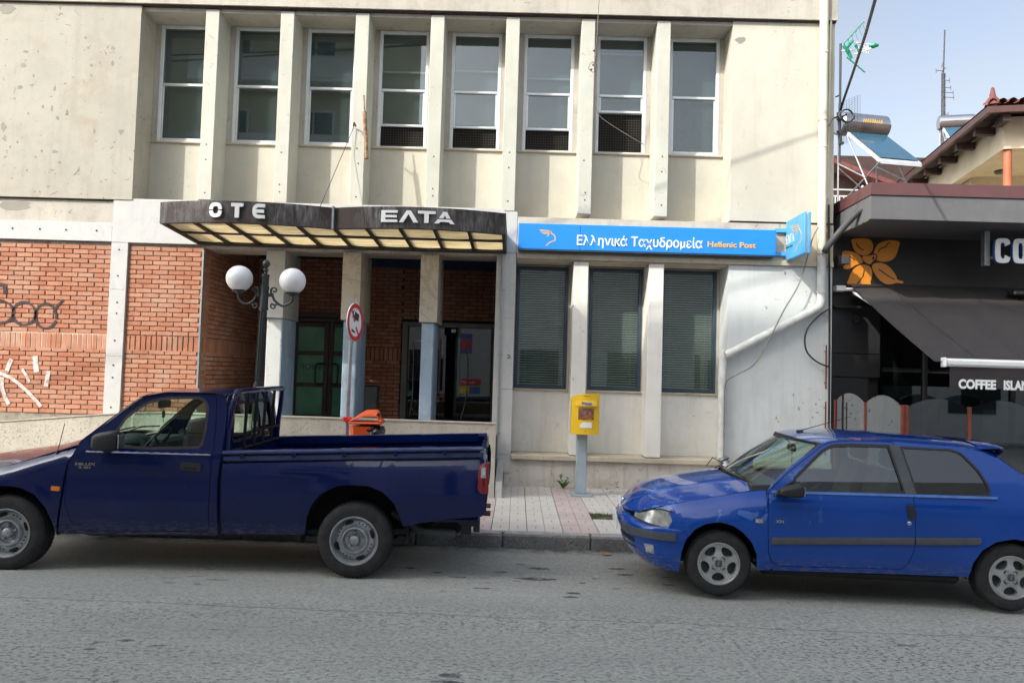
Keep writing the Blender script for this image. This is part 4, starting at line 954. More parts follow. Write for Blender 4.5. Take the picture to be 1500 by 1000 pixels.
def cable(pts, r, mat, label, name='cable', Y=None, sm=5):
    P = [(pw(x, y, yy)[0], yy, pw(x, y, yy)[1]) for x, y, yy in pts] if Y is None else [(pw(x, y, Y)[0], Y, pw(x, y, Y)[1]) for x, y in pts]
    mb = MB(); mb.tube(smooth_pts(P, sm), r, 6); c = P[len(P)//2]; mb.build(name, mat, label=label, cat='cable', loc=c)
cable([(1199, 333), (1190, 350), (1172, 412), (1148, 455), (1121, 508), (1103, 535), (1078, 549), (1063, 562), (1061, 600), (1060, 672)], .011, 'cable_grey', 'thin grey cable hanging loosely across the white wall behind the slanting pipe', Y=11.80)
cable([(1215, 452), (1200, 462), (1185, 478), (1179, 495), (1182, 515), (1197, 530), (1214, 537)], .014, 'cable', 'black cable looping on the white wall next to the cafe corner', Y=11.9)
cable([(1214, 300), (1215, 420), (1215, 530), (1214, 640)], .016, 'cable', 'black cable running down the corner between white wall and cafe', Y=11.93)
cable([(1212.5, 0), (1208, 150), (1206, 300), (1211, 340)], .012, 'pipe', 'thin pale cable down the right edge of the cream wall', Y=11.93)
cable([(1218, 0), (1215, 140), (1212, 290)], .016, 'pipe', 'thicker pale cable at the very corner of the cream building', Y=11.95)
for z0, z1, nm in ((1.75, 2.45, 'upper'), (.7, 1.55, 'lower')):
    mb = MB(); mb.tube([(4.93, 11.92, z0), (4.93, 11.92, z1)], .012, 8); mb.tube([(4.93, 11.99, z0+.1), (4.93, 11.9, z0+.1)], .008, 6); mb.tube([(4.93, 11.99, z1-.1), (4.93, 11.9, z1-.1)], .008, 6)
    mb.build('wall_rod', 'rust_paint', label=f'{nm} thin rusty red rod fixed upright at the edge of the white wall', cat='rod', loc=(4.93, 11.92, z0))
# grey flexible conduit from the downpipe up to the cafe fascia
mb = MB(); mb.tube(smooth_pts([(4.83, 11.78, 3.92), (4.86, 11.70, 4.02), (5.03, 11.55, 4.28), (5.17, 11.40, 4.47), (5.27, 11.30, 4.55), (5.36, 11.35, 4.56)], 4), .050, 12); mb.build('conduit', 'dark_conduit', label='thick grey conduit bending from the downpipe over to the cafe fascia', cat='pipe', loc=(4.9, 11.7, 4.0))
# stub pole on the third pilaster and its stay wire
mb = MB(); mb.tube([(-2.585, 11.84, 6.0), (-2.51, 11.78, 5.22)], .032, 8); mb.tube([(-2.61, 11.86, 6.28), (-2.585, 11.84, 6.0)], .012, 6); mb.tube([(-2.57, 11.9, 5.9), (-2.60, 11.99, 5.9)], .012, 6); mb.build('flag_holder', 'rust_tube', label='short rusty pole standing off the third pilaster beside the window', cat='pole', loc=(-2.55, 11.9, 5.3))
mb = MB(); mb.tube([(-2.78, 11.96, 5.78), (-2.88, 11.9, 5.45), (-3.15, 11.3, 4.17)], .006, 5); mb.tube(smooth_pts([(-2.78, 11.97, 5.80), (-2.76, 11.90, 5.84), (-2.73, 11.92, 5.78)], 3), .012, 6); mb.build('stay_wire', 'wood_dark', label='thin stay wire from a hook on the third pilaster down to the canopy', cat='wire', loc=(-2.8, 11.96, 5.78))

# low concrete wall in front of the porch
mb = MB()
tp = [(-14, .60), (-8.4, .86), (-7.49, .935), (-5.87, 1.095), (-5.2, 1.13), (-.285, 1.115)]
mb.prism([(-14, -.1), (-.285, -.1)]+[(x, z) for x, z in tp[::-1]], 'y', 10.8, 11.0); lw = mb.build('porch_wall', 'concrete', label='low rough grey concrete wall in front of the porch, sloping down at the left', cat='wall', loc=(-3, 10.9, .05))
mb = MB(); mb.prism([(-14, .605)]+[(x, z) for x, z in tp[1:]]+[(x, z+.012) for x, z in tp[::-1]], 'y', 10.785, 11.01); mb.build('coping', 'concrete', lw)
mb = MB(); mb.box(-14, -5.17, 11.02, 12.05, -.1, .84); mb.build('ramp', 'concrete', kind='structure', loc=(-8, 11.5, .4))
mb = MB(); mb.prism([(10.82, .05), (11.98, .05), (11.98, .47), (10.98, .30), (10.82, .28)], 'x', -.272, -.175); mb.build('marble_block', 'marble', label='sloping white marble kerb block at the right end of the low wall', cat='block', loc=(-.22, 11.3, .05))
# ================================================================== graffiti on the brick wall
YG = 12.030
def gp(x, y): return pw(x, y, YG)
mkg = lambda u, v, d: (u, YG-d, v)
mb = MB()
def loop_(cx_, cy_, rx, ry, a0=0, a1=360): mb.ribbon([gp(cx_+rx*math.cos(R(a0+(a1-a0)*i/28)), cy_+ry*math.sin(R(a0+(a1-a0)*i/28))) for i in range(29)], [.038+.012*math.sin(i*.7) for i in range(29)], mkg, .001)
loop_(-3, 457, 23, 17, -95, 95); loop_(35, 459, 17, 16.5, 0, 360); loop_(67, 463, 15.5, 18, 20, 372)
mb.ribbon([gp(*p) for p in smooth_pts([(78, 458), (83, 449), (93, 439)], 3)], .034, mkg, .0012); mb.ribbon([gp(*p) for p in smooth_pts([(-6, 418), (3, 417), (7, 422), (7, 430)], 3)], .06, mkg, .001)
mb.build('graffiti_loops', 'graf_black', bw)
mb = MB()
for st, w in (([(17, 526), (13, 534), (10, 543)], .07), ([(-6, 545), (4, 548), (13, 552), (24, 559), (44, 577), (60, 595)], .055), ([(3, 552), (3, 566), (7, 580), (13, 592)], .06), ([(51.5, 521), (52, 532), (53.5, 545)], .085), ([(32, 540), (38, 549), (43, 560)], .045), ([(71, 543), (69, 554), (67, 566)], .07)):
    mb.ribbon([gp(*p) for p in smooth_pts(st, 4)], w, mkg, .001)
mb.build('graffiti_strokes', 'graf_white', bw)

# ================================================================== street lamp
LX, LY = -3.44, 9.9
lamp = root('street_lamp', (LX, LY, .05), 'dark cast iron street lamp with two white globes between truck cab and porch', 'street lamp')
def lx(z): return LX+.024*(z-1.5)
mb = MB(); mb.lathe([(0, .05), (.17, .05), (.17, .2), (.12, .24), (.10, .6), (.075, .66), (.062, .7)], (LX-.03, LY, 0), 'z', 16); mb.build('base', 'iron', lamp)
mb = MB()
for (z0, z1, r0, r1) in ((.7, 1.54, .060, .058), (1.60, 2.62, .048, .044)): mb.tube([(lx(z0), LY, z0), (lx(z1), LY, z1)], [r0, r1], 12)
for z, r in ((1.56, .072), (1.60, .062), (2.62, .062), (2.90, .058)): mb.tube([(lx(z-.02), LY, z-.02), (lx(z+.02), LY, z+.02)], r, 14)
mb.tube([(lx(2.64), LY, 2.64), (lx(2.88), LY, 2.88)], [.055, .050], 14); mb.tube([(lx(2.92), LY, 2.92), (lx(3.06), LY, 3.06)], [.043, .041], 12); mb.tube([(lx(3.05), LY, 3.05), (lx(3.08), LY, 3.08)], .052, 12)
for q in range(10):
    a = q*math.pi/5; mb.tube([(lx(2.93)+.043*math.cos(a), LY+.043*math.sin(a), 2.93), (lx(3.05)+.041*math.cos(a), LY+.041*math.sin(a), 3.05)], .006, 5)
    mb.tube([(lx(1.65)+.048*math.cos(a), LY+.048*math.sin(a), 1.65), (lx(2.58)+.044*math.cos(a), LY+.044*math.sin(a), 2.58)], .007, 5)
mb.build('pole', 'iron', lamp)
mb = MB(); tx_ = lx(3.1); mb.lathe([(.0, 3.08), (.024, 3.09), (.018, 3.11), (.034, 3.13), (.034, 3.15), (.015, 3.165), (.018, 3.175), (.040, 3.19), (.050, 3.215), (.048, 3.24), (.03, 3.265), (0, 3.275)], (tx_, LY, 0), 'z', 14); mb.build('finial', 'iron', lamp)
for s_ in (-1, 1):
    bx = lx(2.80); gx = bx+s_*(.345 if s_ < 0 else .37); dz = 0 if s_ < 0 else -.015
    arm = MB(); pts = smooth_pts([(bx+s_*.05, LY, 2.80), (bx+s_*.11, LY, 2.79), (bx+s_*.13, LY, 2.745), (bx+s_*.19, LY, 2.69), (bx+s_*.26, LY, 2.68+dz), (gx-s_*.01, LY, 2.735+dz), (gx+s_*.01, LY, 2.82+dz)], 4); arm.tube(pts, .017, 8)
    arm.cbox(bx+s_*.05, bx+s_*.12, LY-.02, LY+.02, 2.78, 2.83, .004)
    def curl(cx_, cz, r, a0, a1, w): arm.tube([(cx_+s_*r*(1-.62*i/14)*math.cos(R(a0+(a1-a0)*i/14)), LY, cz+r*(1-.62*i/14)*math.sin(R(a0+(a1-a0)*i/14))) for i in range(15)], w, 6)
    curl(bx+s_*.13, 2.87, .042, 200, -160, .011); curl(bx+s_*.125, 2.655, .040, 120, 480, .011); arm.tube(smooth_pts([(bx+s_*.09, LY, 2.83), (bx+s_*.085, LY, 2.88), (bx+s_*.11, LY, 2.91)], 3), .012, 6); arm.tube(smooth_pts([(bx+s_*.20, LY, 2.69), (bx+s_*.15, LY, 2.675), (bx+s_*.10, LY, 2.69)], 3), .012, 6)
    ao = arm.build('lamp_arm', 'iron', lamp)
    sc = MB(); sc.lathe([(0, -.03), (.03, -.03), (.045, -.012), (.085, .0), (.09, .018), (.075, .022), (0, .022)], (gx, LY, 2.84+dz), 'z', 18); sc.build('globe_holder', 'iron', lamp)
    gl = MB(); gl.sphere((gx, LY, 3.015+dz), .173, 32, 20); gl.build('globe', 'globe', lamp)

# ================================================================== prohibition sign and its pole
ts = root('traffic_sign', (-2.07, 9.2, .05), 'round red ringed prohibition sign with torn stickers, turned sideways on a steel pole', 'road sign')
mb = MB(); mb.tube([(-2.085, 9.2, .05), (-2.075, 9.2, 1.6)], .028, 12); mb.tube([(-2.075, 9.2, 1.6), (-2.06, 9.2, 2.70)], .024, 12); mb.build('pole', 'steel', ts)
mb = MB(); mb.cbox(-2.10, -2.03, 9.165, 9.175, 2.25, 2.71, .003); mb.cbox(-2.12, -2.0, 9.16, 9.23, 2.22, 2.235, .003); mb.cbox(-2.12, -2.0, 9.16, 9.23, 2.58, 2.595, .003); mb.build('bracket', 'steel', ts)
ang = R(78); nx_, ny_ = math.sin(ang), -math.cos(ang); tx_, ty_ = math.cos(ang), math.sin(ang); c_ = (-2.01, 9.14, 2.425)
mkn = lambda u, v, d: (c_[0]+tx_*u+nx_*d, c_[1]+ty_*u+ny_*d, c_[2]+v)
def disc(mb, r0, r1, d0, d1, n=36):
    ring = lambda r, d: [mkn(r*math.cos(2*math.pi*i/n), r*math.sin(2*math.pi*i/n), d) for i in range(n)]
    if r0 > 0:
        vs = ring(r0, d1)+ring(r1, d1)+ring(r1, d0)+ring(r0, d0); fs = [(k*n+i, k*n+(i+1) % n, ((k+1) % 4)*n+(i+1) % n, ((k+1) % 4)*n+i) for k in range(4) for i in range(n)]
        mb.add(vs, fs)
    else: mb.add(ring(r1, d1)+ring(r1, d0), [tuple(range(n)), tuple(range(n, 2*n))[::-1]]+[(i, (i+1) % n, (i+1) % n+n, i+n) for i in range(n)])
mb = MB(); disc(mb, 0, .235, -.012, 0); mb.build('disc', 'letter_white', ts); mb = MB(); disc(mb, .178, .232, .001, .003); mb.build('ring', 'red', ts)
mb = MB(); mb.ribbon([(.02, -.06), (.14, -.19)], .035, mkn, .003); mb.build('slash', 'red', ts); mb = MB(); mb.ribbon([(-.10, .13), (-.02, .03)], .035, mkn, .003); mb.ribbon([(-.05, .02), (.02, .06)], .05, mkn, .0035); mb.build('torn_symbol', 'red', ts)
mb = MB(); mb.ribbon([(-.03, .09), (.09, .055)], .085, mkn, .004); mb.ribbon([(-.12, .14), (-.05, .06)], .012, mkn, .0045); mb.ribbon([(-.05, .15), (-.09, .05)], .01, mkn, .0045); mb.ribbon([(-.10, -.10), (-.06, -.11)], .03, mkn, .004); mb.ribbon([(-.05, -.115), (-.01, -.12)], .025, mkn, .004); mb.build('torn_sticker', 'black', ts)

# ================================================================== orange litter bin on the pole
bn = root('litter_bin', (-1.83, 9.0, .6), 'orange plastic litter bin with hooded lid and black bag hanging out, behind the truck bed', 'litter bin')
q = lambda x, y: pw(x, y, 9.0)
P = [q(516, 642), q(548, 644), q(551, 622), q(519, 620)]
mb = MB(); bx0, bx1 = -1.975, -1.70
def ring_(z, x0, x1, y0, y1, c=.05): return [(x0+c, y0, z), (x1-c, y0, z), (x1, y0+c, z), (x1, y1-c, z), (x1-c, y1, z), (x0+c, y1, z), (x0, y1-c, z), (x0, y0+c, z)]
def loftr(mb, rings, cap=True):
    n = len(rings[0]); k = len(mb.v)
    for r in rings: mb.v += r
    for i in range(len(rings)-1):
        for j in range(n): mb.f.append((k+i*n+j, k+i*n+(j+1) % n, k+(i+1)*n+(j+1) % n, k+(i+1)*n+j))
    if cap: mb.f.append(tuple(range(k, k+n))[::-1]); mb.f.append(tuple(range(k+(len(rings)-1)*n, k+len(rings)*n)))
loftr(mb, [ring_(.55, -1.95, -1.74, 8.92, 9.14), ring_(.60, -1.96, -1.73, 8.91, 9.15), ring_(1.17, -1.98, -1.68, 8.87, 9.17)]); mb.build('container', 'orange', bn)
rg = [q(x, y) for x, y in [(514, 617), (515, 614), (519, 612), (525, 607), (532, 602.5), (538, 600), (552, 599.5), (555, 601), (556, 612), (560, 614), (560.5, 618)]]
mb = MB(); n = 8
rows = []
for (x, z) in rg:
    hgt = z-rg[0][1]; wy = .16-.06*max(0, hgt)/.14
    rows.append([(x, 9.02-wy*math.cos(math.pi*j/n), rg[0][1]+(z-rg[0][1])*(.45+.55*math.sin(math.pi*j/n)) if hgt > .02 else z) for j in range(n+1)])
k = len(mb.v)
for r in rows: mb.v += r
for i in range(len(rows)-1):
    for j in range(n): mb.f.append((k+i*(n+1)+j, k+(i+1)*(n+1)+j, k+(i+1)*(n+1)+j+1, k+i*(n+1)+j+1))
x0, x1 = rg[0][0], rg[-1][0]; mb.cbox(x0, x1, 8.85, 9.19, rg[0][1]-.022, rg[0][1]+.004, .01); mb.build('lid', 'orange', bn)
a = q(549.5, 603); b = q(555.5, 613); mb = MB(); mb.sphere((b[0]-.012, 8.98, (a[1]+b[1])/2), .04, 12, 8, (.55, 1.5, .9)); mb.build('lid_opening', 'black_matt', bn)
mb = MB(); mb.add(*superell((-1.76, 9.04, 1.140), (.175, .165, .040), .7, 40, 20)); mb.add(*superell((-1.66, 8.98, 1.09), (.085, .16, .075), .8, 30, 16))
for i, v in enumerate(mb.v): mb.v[i] = (v[0]+.010*math.sin(61*v[2]+37*v[1]), v[1]+.012*math.sin(53*v[0]+20*v[2]), v[2]+.010*math.sin(47*v[0]+31*v[1])+.006*math.sin(97*v[0]))
mb.build('bin_bag', 'bag', bn, angle=80)
mb = MB(); mb.cbox(-2.12, -2.03, 9.14, 9.24, 1.20, 1.26, .008); mb.cbox(-2.05, -1.97, 9.05, 9.15, 1.215, 1.25, .006); mb.build('clamp', 'red', bn)
# grey bin on the porch
mb = MB(); mb.cbox(-2.71, -2.43, 12.95, 13.2, .86, 1.56, .02); gb = mb.build('porch_bin', 'stone_bin', label='dark grey metal bin standing on the porch against the brick pier', cat='bin', loc=(-2.57, 13, .86))
mb = MB(); mb.cbox(-2.735, -2.71, 12.94, 13.2, .86, 1.55, .004); mb.build('side_strip', 'ledge', gb); mb = MB(); mb.cbox(-2.72, -2.42, 12.94, 13.21, 1.56, 1.575, .004); mb.build('bin_lid', 'bronze', gb)

# ================================================================== yellow post box
px = root('post_box', (1.0, 11.3, .055), 'yellow post box on a grey steel column beside the white wall', 'post box')
mb = MB(); mb.cbox(.85, 1.17, 11.12, 11.44, .053, .085, .006); mb.build('base_plate', 'post_grey', px)
mb = MB(); mb.cbox(.925, 1.085, 11.22, 11.36, .084, .985, .010); mb.build('column', 'post_grey', px)
mb = MB(); prof = [(.826, .985), (.828, 1.515), (.86, 1.545), (.92, 1.565), (1.0, 1.578), (1.10, 1.586), (1.235, 1.59), (1.235, .985)]
fr = lambda x: 11.06-.05*math.sin(math.pi*(x-.82)/.42)
P2 = dens(prof, .04); 
sheet(mb, prof, [], lambda u, v, d: (u, fr(u)+d, v), .04, .30); mb.box(.83, 1.23, 11.35, 11.362, .99, 1.50); mb.build('body', 'yellow', px)
mb = MB(); sheet(mb, [(.895, 1.405), (.895, 1.485), (1.19, 1.485), (1.19, 1.405)], [], lambda u, v, d: (u, fr(u)-.022-(1.485-v)*.25+d, v), .04, .04); mb.build('flap', 'yellow', px)
mkp = lambda u, v, d: (u, fr(u)-.034-d-(1.485-v)*.1, v)
tx = MB(); add_text(tx, 'Post', lambda u, v, d: (u, fr(u)-.030-(1.485-v)*.25-d, v), .965, 1.115, 1.422, .045, .03, .003); tx.build('lettering', 'poster_blue', px)
mk3 = lambda u, v, d: (u, fr(u)-.003+d, v)
mb = MB(); sheet(mb, [(.92, 1.20), (.92, 1.37), (1.15, 1.37), (1.15, 1.20)], [], mk3, .04, .002); mb.build('faded_picture', M('faded_print', (.36, .13, .05), .6, var=.4, vs=22), px)
mb = MB(); mb.ribbon([(.94, 1.30), (1.0, 1.345), (1.08, 1.35), (1.13, 1.32), (1.12, 1.27)], .02, lambda u, v, d: (u, fr(u)-.006-d, v), .001); mb.ribbon([(.935, 1.285), (1.07, 1.275)], .025, lambda u, v, d: (u, fr(u)-.0065-d, v), .001); mb.build('scrawl', M('faded_scrawl', (.12, .10, .16), .6), px)
mb = MB(); sheet(mb, [(.94, 1.075), (.94, 1.185), (1.13, 1.185), (1.13, 1.075)], [], mk3, .04, .002); mb.build('sticker_back', 'yellow', px)
mb = MB(); sheet(mb, [(.95, 1.085), (.945, 1.13), (.99, 1.165), (1.12, 1.165), (1.125, 1.085)], [], lambda u, v, d: (u, fr(u)-.006+d, v), .04, .001); mb.build('white_sticker', 'letter_white', px)
mb = MB(); mb.ribbon([(.99, 1.555), (1.02, 1.545), (1.03, 1.56), (1.05, 1.545), (1.08, 1.56)], .006, lambda u, v, d: (u, fr(u)-.004-d, v), .001); mb.ribbon([(1.03, 1.05), (1.03, 1.025)], .008, lambda u, v, d: (u, fr(u)-.004-d, v), .001); mb.build('small_emblem', 'wood_dark', px)

# weed at the foot of the wall
random.seed(11)
wd = root('weed', (.78, 11.88, .055), 'small leafy green weed growing at the foot of the wall left of the post box', 'weed')
st_ = MB(); 
lf_me = []
for q in range(7): 
    a = q*.9+.3; tip = (.78+.10*math.cos(a)*random.uniform(.5, 1.2), 11.86+.05*math.sin(a), .06+random.uniform(.07, .22)); st_.tube([(.78, 11.88, .05), ((.78+tip[0])/2, 11.87, (tip[2]+.06)/2+.02), tip], .004, 5)
    for w in range(16):
        t = random.uniform(.25, 1.05); c = [.78+(tip[0]-.78)*t, 11.88+(tip[1]-11.88)*t, .05+(tip[2]-.05)*t]; b_ = random.random()*6.28; L = random.uniform(.035, .065); el = random.uniform(.1, 1.1)
        d = Vector((math.cos(b_)*math.cos(el), math.sin(b_)*math.cos(el)-.2, math.sin(el)))*L; s2 = d.cross(Vector((0, 0, 1))); s2.normalize(); s2 *= L*.30
        c = Vector(c); lf = MB(); mid = c+d*.5+Vector((0, 0, .004)); lf.add([c, mid+s2, c+d, mid-s2, mid+Vector((0, 0, .006))], [(0, 1, 4), (1, 2, 4), (2, 3, 4), (3, 0, 4)]); lf.build('leaf', 'leaf', wd)
st_.build('stem', 'leaf', wd)
mb = MB()
for _ in range(60):
    x = random.uniform(.55, 1.6); h = random.uniform(.01, .03); mb.add([(x-.004, 11.99, .05), (x+.004, 11.99, .05), (x+random.uniform(-.01, .01), 11.97, .05+h)], [(0, 1, 2)])
mb.build('wall_foot_grass', 'grass', kind='stuff', loc=(1, 12, .05))

# ================================================================== cafe on the right
caf = root('cafe_building', (6.5, 12, .05), 'dark grey cafe front with maroon roof edge beside the cream building', 'cafe')
C_ = lambda mb, name, mat, **k: mb.build(name, mat, caf, **k)
FX, FY = 5.19, 11.0
outl = [(5.26, 12.6), (5.25, 12.42), (FX, FY), (16, FY), (16, 12.6)]
mb = MB(); mb.prism(outl, 'z', 4.30, 4.655); C_(mb, 'fascia', 'cafe_grey')
mb = MB(); mb.prism([(5.10, 16), (5.23, 12.40), (FX-.012, FY-.02), (16, FY-.02), (16, 16)], 'z', 4.66, 4.845); C_(mb, 'flashing', 'cafe_brown')
mb = MB(); mb.box(5.11, 16, 12.42, 12.6, 3.12, 4.3); C_(mb, 'sign_wall', 'cafe_black')
mb = MB(); mb.box(5.24, 16, 12.34, 12.419, 3.10, 3.14); C_(mb, 'sign_wall_edge', 'cafe_black')
mb = MB(); mb.box(5.10, 16, 12.8, 13.0, .05, 3.12); C_(mb, 'rear_partition', 'black_matt')
mb = MB(); mb.cbox(5.09, 6.05, 12.46, 12.75, 2.35, 3.115, .004); C_(mb, 'panel', 'cafe_dark'); mb = MB(); mb.cbox(5.09, 6.05, 12.455, 12.75, 1.96, 2.34, .004); C_(mb, 'panel', 'cafe_dark'); mb = MB(); mb.cbox(5.19, 5.86, 12.47, 12.75, .06, 1.95, .004); C_(mb, 'panel', 'cafe_dark'); mb = MB(); mb.cbox(5.09, 5.185, 12.49, 12.75, .06, 1.95, .004); mb.cbox(5.87, 6.05, 12.52, 12.75, .06, 1.95, .004); C_(mb, 'panel', 'cafe_black')
mb = MB(); mb.cbox(5.58, 5.66, 12.38, 12.46, 2.86, 2.98, .01); C_(mb, 'wall_lamp', 'black')
for i, x in enumerate([6.75, 8.2, 9.6]):
    mb = MB(); mb.cbox(x-.03, x+.03, 12.35, 12.42, .1, 3.1, .005); C_(mb, 'window_post', 'cafe_dark')
mb = MB(); mb.box(6.06, 16, 12.40, 12.405, .9, 3.1); C_(mb, 'shop_window', 'glass_win')
mb = MB(); mb.cbox(6.06, 16, 12.36, 12.42, .1, .9, .005); C_(mb, 'window_base', 'cafe_dark')
mb = MB(); 
for q in range(6):
    t0, t1 = q/6, (q+.8)/6; x0, y0 = 5.262-.06*t0, 12.35-1.30*t0; x1, y1 = 5.262-.06*t1, 12.35-1.30*t1
    mb.add([(x0-.006, y0, 4.292), (x1-.006, y1, 4.292), (x1-.006, y1, 4.33+.01*math.sin(q*3)), (x0-.006, y0, 4.325)], [(0, 1, 2, 3)])
mb.build('paint_smear', M('spray_yellow', (.50, .55, .08), .7, var=.3, vs=12), caf)
# orange flower painted panel pieces
YW = 12.415
fl = root('flower_sign', (5.6, YW, 3.8), 'orange five petalled flower emblem on the dark cafe wall', 'sign'); 
mkf = lambda u, v, d: (u, YW-.012+d, v)
r1 = lambda x, y: pw(1210+x*.15, 320+y*.15, YW)
pet = [[(250, 205), (330, 195), (420, 205), (455, 250), (450, 310), (415, 350), (370, 362), (310, 345), (270, 300), (252, 250)],
       [(465, 350), (475, 300), (510, 250), (570, 222), (650, 215), (715, 232), (700, 300), (680, 360), (640, 405), (580, 422), (520, 418), (490, 400), (495, 365)],
       [(160, 325), (220, 320), (280, 335), (330, 370), (358, 415), (340, 440), (290, 455), (240, 485), (200, 495), (165, 480), (158, 400)],
       [(218, 645), (220, 590), (245, 530), (290, 475), (350, 452), (410, 462), (442, 500), (445, 560), (430, 620), (418, 648)],
       [(448, 465), (470, 440), (530, 435), (590, 455), (640, 500), (680, 560), (695, 598), (750, 615), (742, 635), (695, 628), (640, 640), (580, 640), (520, 600), (475, 540), (455, 500)],
       [(352, 372), (400, 366), (440, 360), (470, 352), (490, 372), (465, 410), (440, 445), (400, 440), (368, 412)]]
for P in pet:
    mb = MB(); sheet(mb, [r1(*p) for p in smooth_pts(P, 3, True)], [], mkf, .05, .010); mb.build('petal', 'flower', fl)
mb = MB(); mkl = lambda u, v, d: (u, YW-.0125-d, v)
for st in ([(292, 240), (310, 275), (340, 300), (362, 310)], [(505, 330), (530, 295), (580, 280), (590, 255), (620, 235)], [(180, 380), (215, 370), (255, 385), (278, 412)], [(372, 500), (358, 560), (330, 600), (300, 642)], [(510, 495), (560, 530), (610, 565), (668, 597)], [(445, 460), (445, 435), (490, 390), (485, 355), (450, 350), (400, 362)], [(450, 400), (455, 380), (465, 376), (462, 392), (452, 402)]):
    mb.ribbon([r1(*p) for p in smooth_pts(st, 4)], .017, mkl, .002)
mb.build('petal_vein', 'cafe_black', fl, kind='stuff')
# projecting letters CO(FFEE) over the awning
YL = 11.55
cs = root('letter_sign', (6.9, YL, 3.9), 'large white raised letters on a steel rail over the awning', 'sign')
mb = MB(); a = pw(1446, 337, YL); b = pw(1454, 388, YL); mb.cbox(a[0], b[0], YL+.06, YL+.16, b[1], a[1], .004); mb.cbox(a[0], 9.5, YL+.08, YL+.12, 3.86, 3.90, .004); mb.build('letter_rail', 'steel', cs)
mkL = lambda u, v, d: (u, YL-d, v)
def blk(P, name='letter'): 
    for mat_, d0, d1 in (('poster_blue', 0, .05), ('letter_white', .051, .065)):
        mb = MB(); 
        for p in P: 
            k = len(p); tri = geometry.tessellate_polygon([[Vector((q_[0], q_[1], 0)) for q_ in p]]); mb.add([mkL(q_[0], q_[1], d0) for q_ in p]+[mkL(q_[0], q_[1], d1) for q_ in p], [tuple(i+k for i in t) for t in tri]+[(i, (i+1) % k, (i+1) % k+k, i+k) for i in range(k)])
        mb.build(name if mat_ == 'letter_white' else 'letter_side', mat_, cs)
za, zb_ = pw(1465, 386, YL)[1], pw(1465, 350, YL)[1]; H_ = zb_-za
def C_glyph(x, w, s_, gap): return [ringpart(x+w/2, za+H_/2, w/2, H_/2, s_, gap, 360-gap)]
cw = .235
x0c = pw(1454, 370, YL)[0]; 
def ring2(cx_, cz, rx, rz, w, a0, a1, n=28):
    f_ = lambda t, rx_, rz_: (cx_+rx_*math.copysign(abs(math.cos(R(t)))**.5, math.cos(R(t))), cz+rz_*math.copysign(abs(math.sin(R(t)))**.5, math.sin(R(t))))
    return [f_(a0+(a1-a0)*i/n, rx, rz) for i in range(n+1)]+[f_(a1+(a0-a1)*i/n, rx-w, rz-w*.85) for i in range(n+1)]
blk([ring2(x0c+cw/2, za+H_/2, cw/2, H_/2, .082, 18, 342)]); xo = x0c+cw+.04
blk([ring2(xo+cw/2, za+H_/2, cw/2, H_/2, .082, 0, 180), ring2(xo+cw/2, za+H_/2, cw/2, H_/2, .082, 180, 360)])
for q in range(2):
    xf = xo+cw+.04+q*.24; blk([[(xf, za), (xf, zb_), (xf+.2, zb_), (xf+.2, zb_-.08), (xf+.082, zb_-.08), (xf+.082, za+H_*.58), (xf+.18, za+H_*.58), (xf+.18, za+H_*.38), (xf+.082, za+H_*.38), (xf+.082, za)]])
# awning
aw = root('awning', (7.5, 11, 2.9), 'dark grey folding awning with white front bar and lettered valance over the cafe terrace', 'awning')
A0 = (5.47, 12.33, 3.50); AF = (9.80, 2.17)
xe = 12.0
mb = MB(); nseg = 9
mb.grid(lambda u, v: (5.47+(xe-5.47)*u, 12.33+(AF[0]-12.33)*v, 3.50+(AF[1]-3.50)*v-.10*math.sin(math.pi*v)*(.6+.4*math.cos(u*nseg*2*math.pi))*.35), 90, 14); mb.build('awning_cloth', 'awning', aw)
mb = MB()
for i in range(8):
    x = 5.47+i*.62
    mb.tube([(x, 12.33+(AF[0]-12.33)*v, 3.505+(AF[1]-3.5)*v-.10*math.sin(math.pi*v)*.30) for v in [j/8 for j in range(9)]], .005, 5)
mb.build('cloth_seam', 'cafe_dark', aw)
mb = MB(); mb.cbox(5.60, xe, AF[0]-.05, AF[0]+.05, AF[1]-.06, AF[1]+.045, .03); mb.build('front_bar', 'white_plastic', aw)
mb = MB(); mb.cbox(5.575, 5.60, AF[0]-.06, AF[0]+.055, AF[1]-.07, AF[1]+.055, .01); mb.build('bar_cap', 'letter_white', aw)
mb = MB(); mb.grid(lambda u, v: (5.66+(xe-5.66)*u, AF[0]-.012+.012*math.sin(u*40), AF[1]-.065-.27*v), 60, 4); mb.build('valance', 'awning', aw)
tx = MB(); a = pw(1404, 569, AF[0]-.03); b = pw(1459, 570, AF[0]-.03); mka = lambda u, v, d: (u, AF[0]-.03-d, v); hh_ = .125; sx = (b[0]-a[0]); add_text(tx, 'COFFEE', mka, a[0], b[0], a[1]-.0, hh_, .045, .002); add_text(tx, 'ISLAND', mka, b[0]+.10, b[0]+.10+sx*.86, a[1], hh_, .045, .002); tx.build('lettering', 'letter_white', aw)
mb = MB(); mb.tube([(5.32, 12.3, 3.40), (6.4, 12.3, 3.40)], .03, 10); mb.cbox(5.2, 5.36, 12.2, 12.34, 3.36, 3.45, .01); mb.tube([(5.5, 12.25, 3.35), (5.72, 11.1, 2.75), (5.66, 9.9, 2.16)], .022, 8); mb.build('awning_arm', 'white_plastic', aw)
mb = MB(); a = pw(1231, 382, 12.25); mb.cbox(a[0]-.05, a[0]+.07, 12.2, 12.38, a[1]-.08, a[1]+.08, .01); mb.cbox(a[0]-.02, a[0]+.1, 12.12, 12.2, a[1]-.07, a[1]+.07, .008); mb.build('floodlight', 'dark_conduit', label='small floodlight fixed to the cafe wall at the left of the flower', cat='lamp', loc=(a[0], 12.3, a[1]))
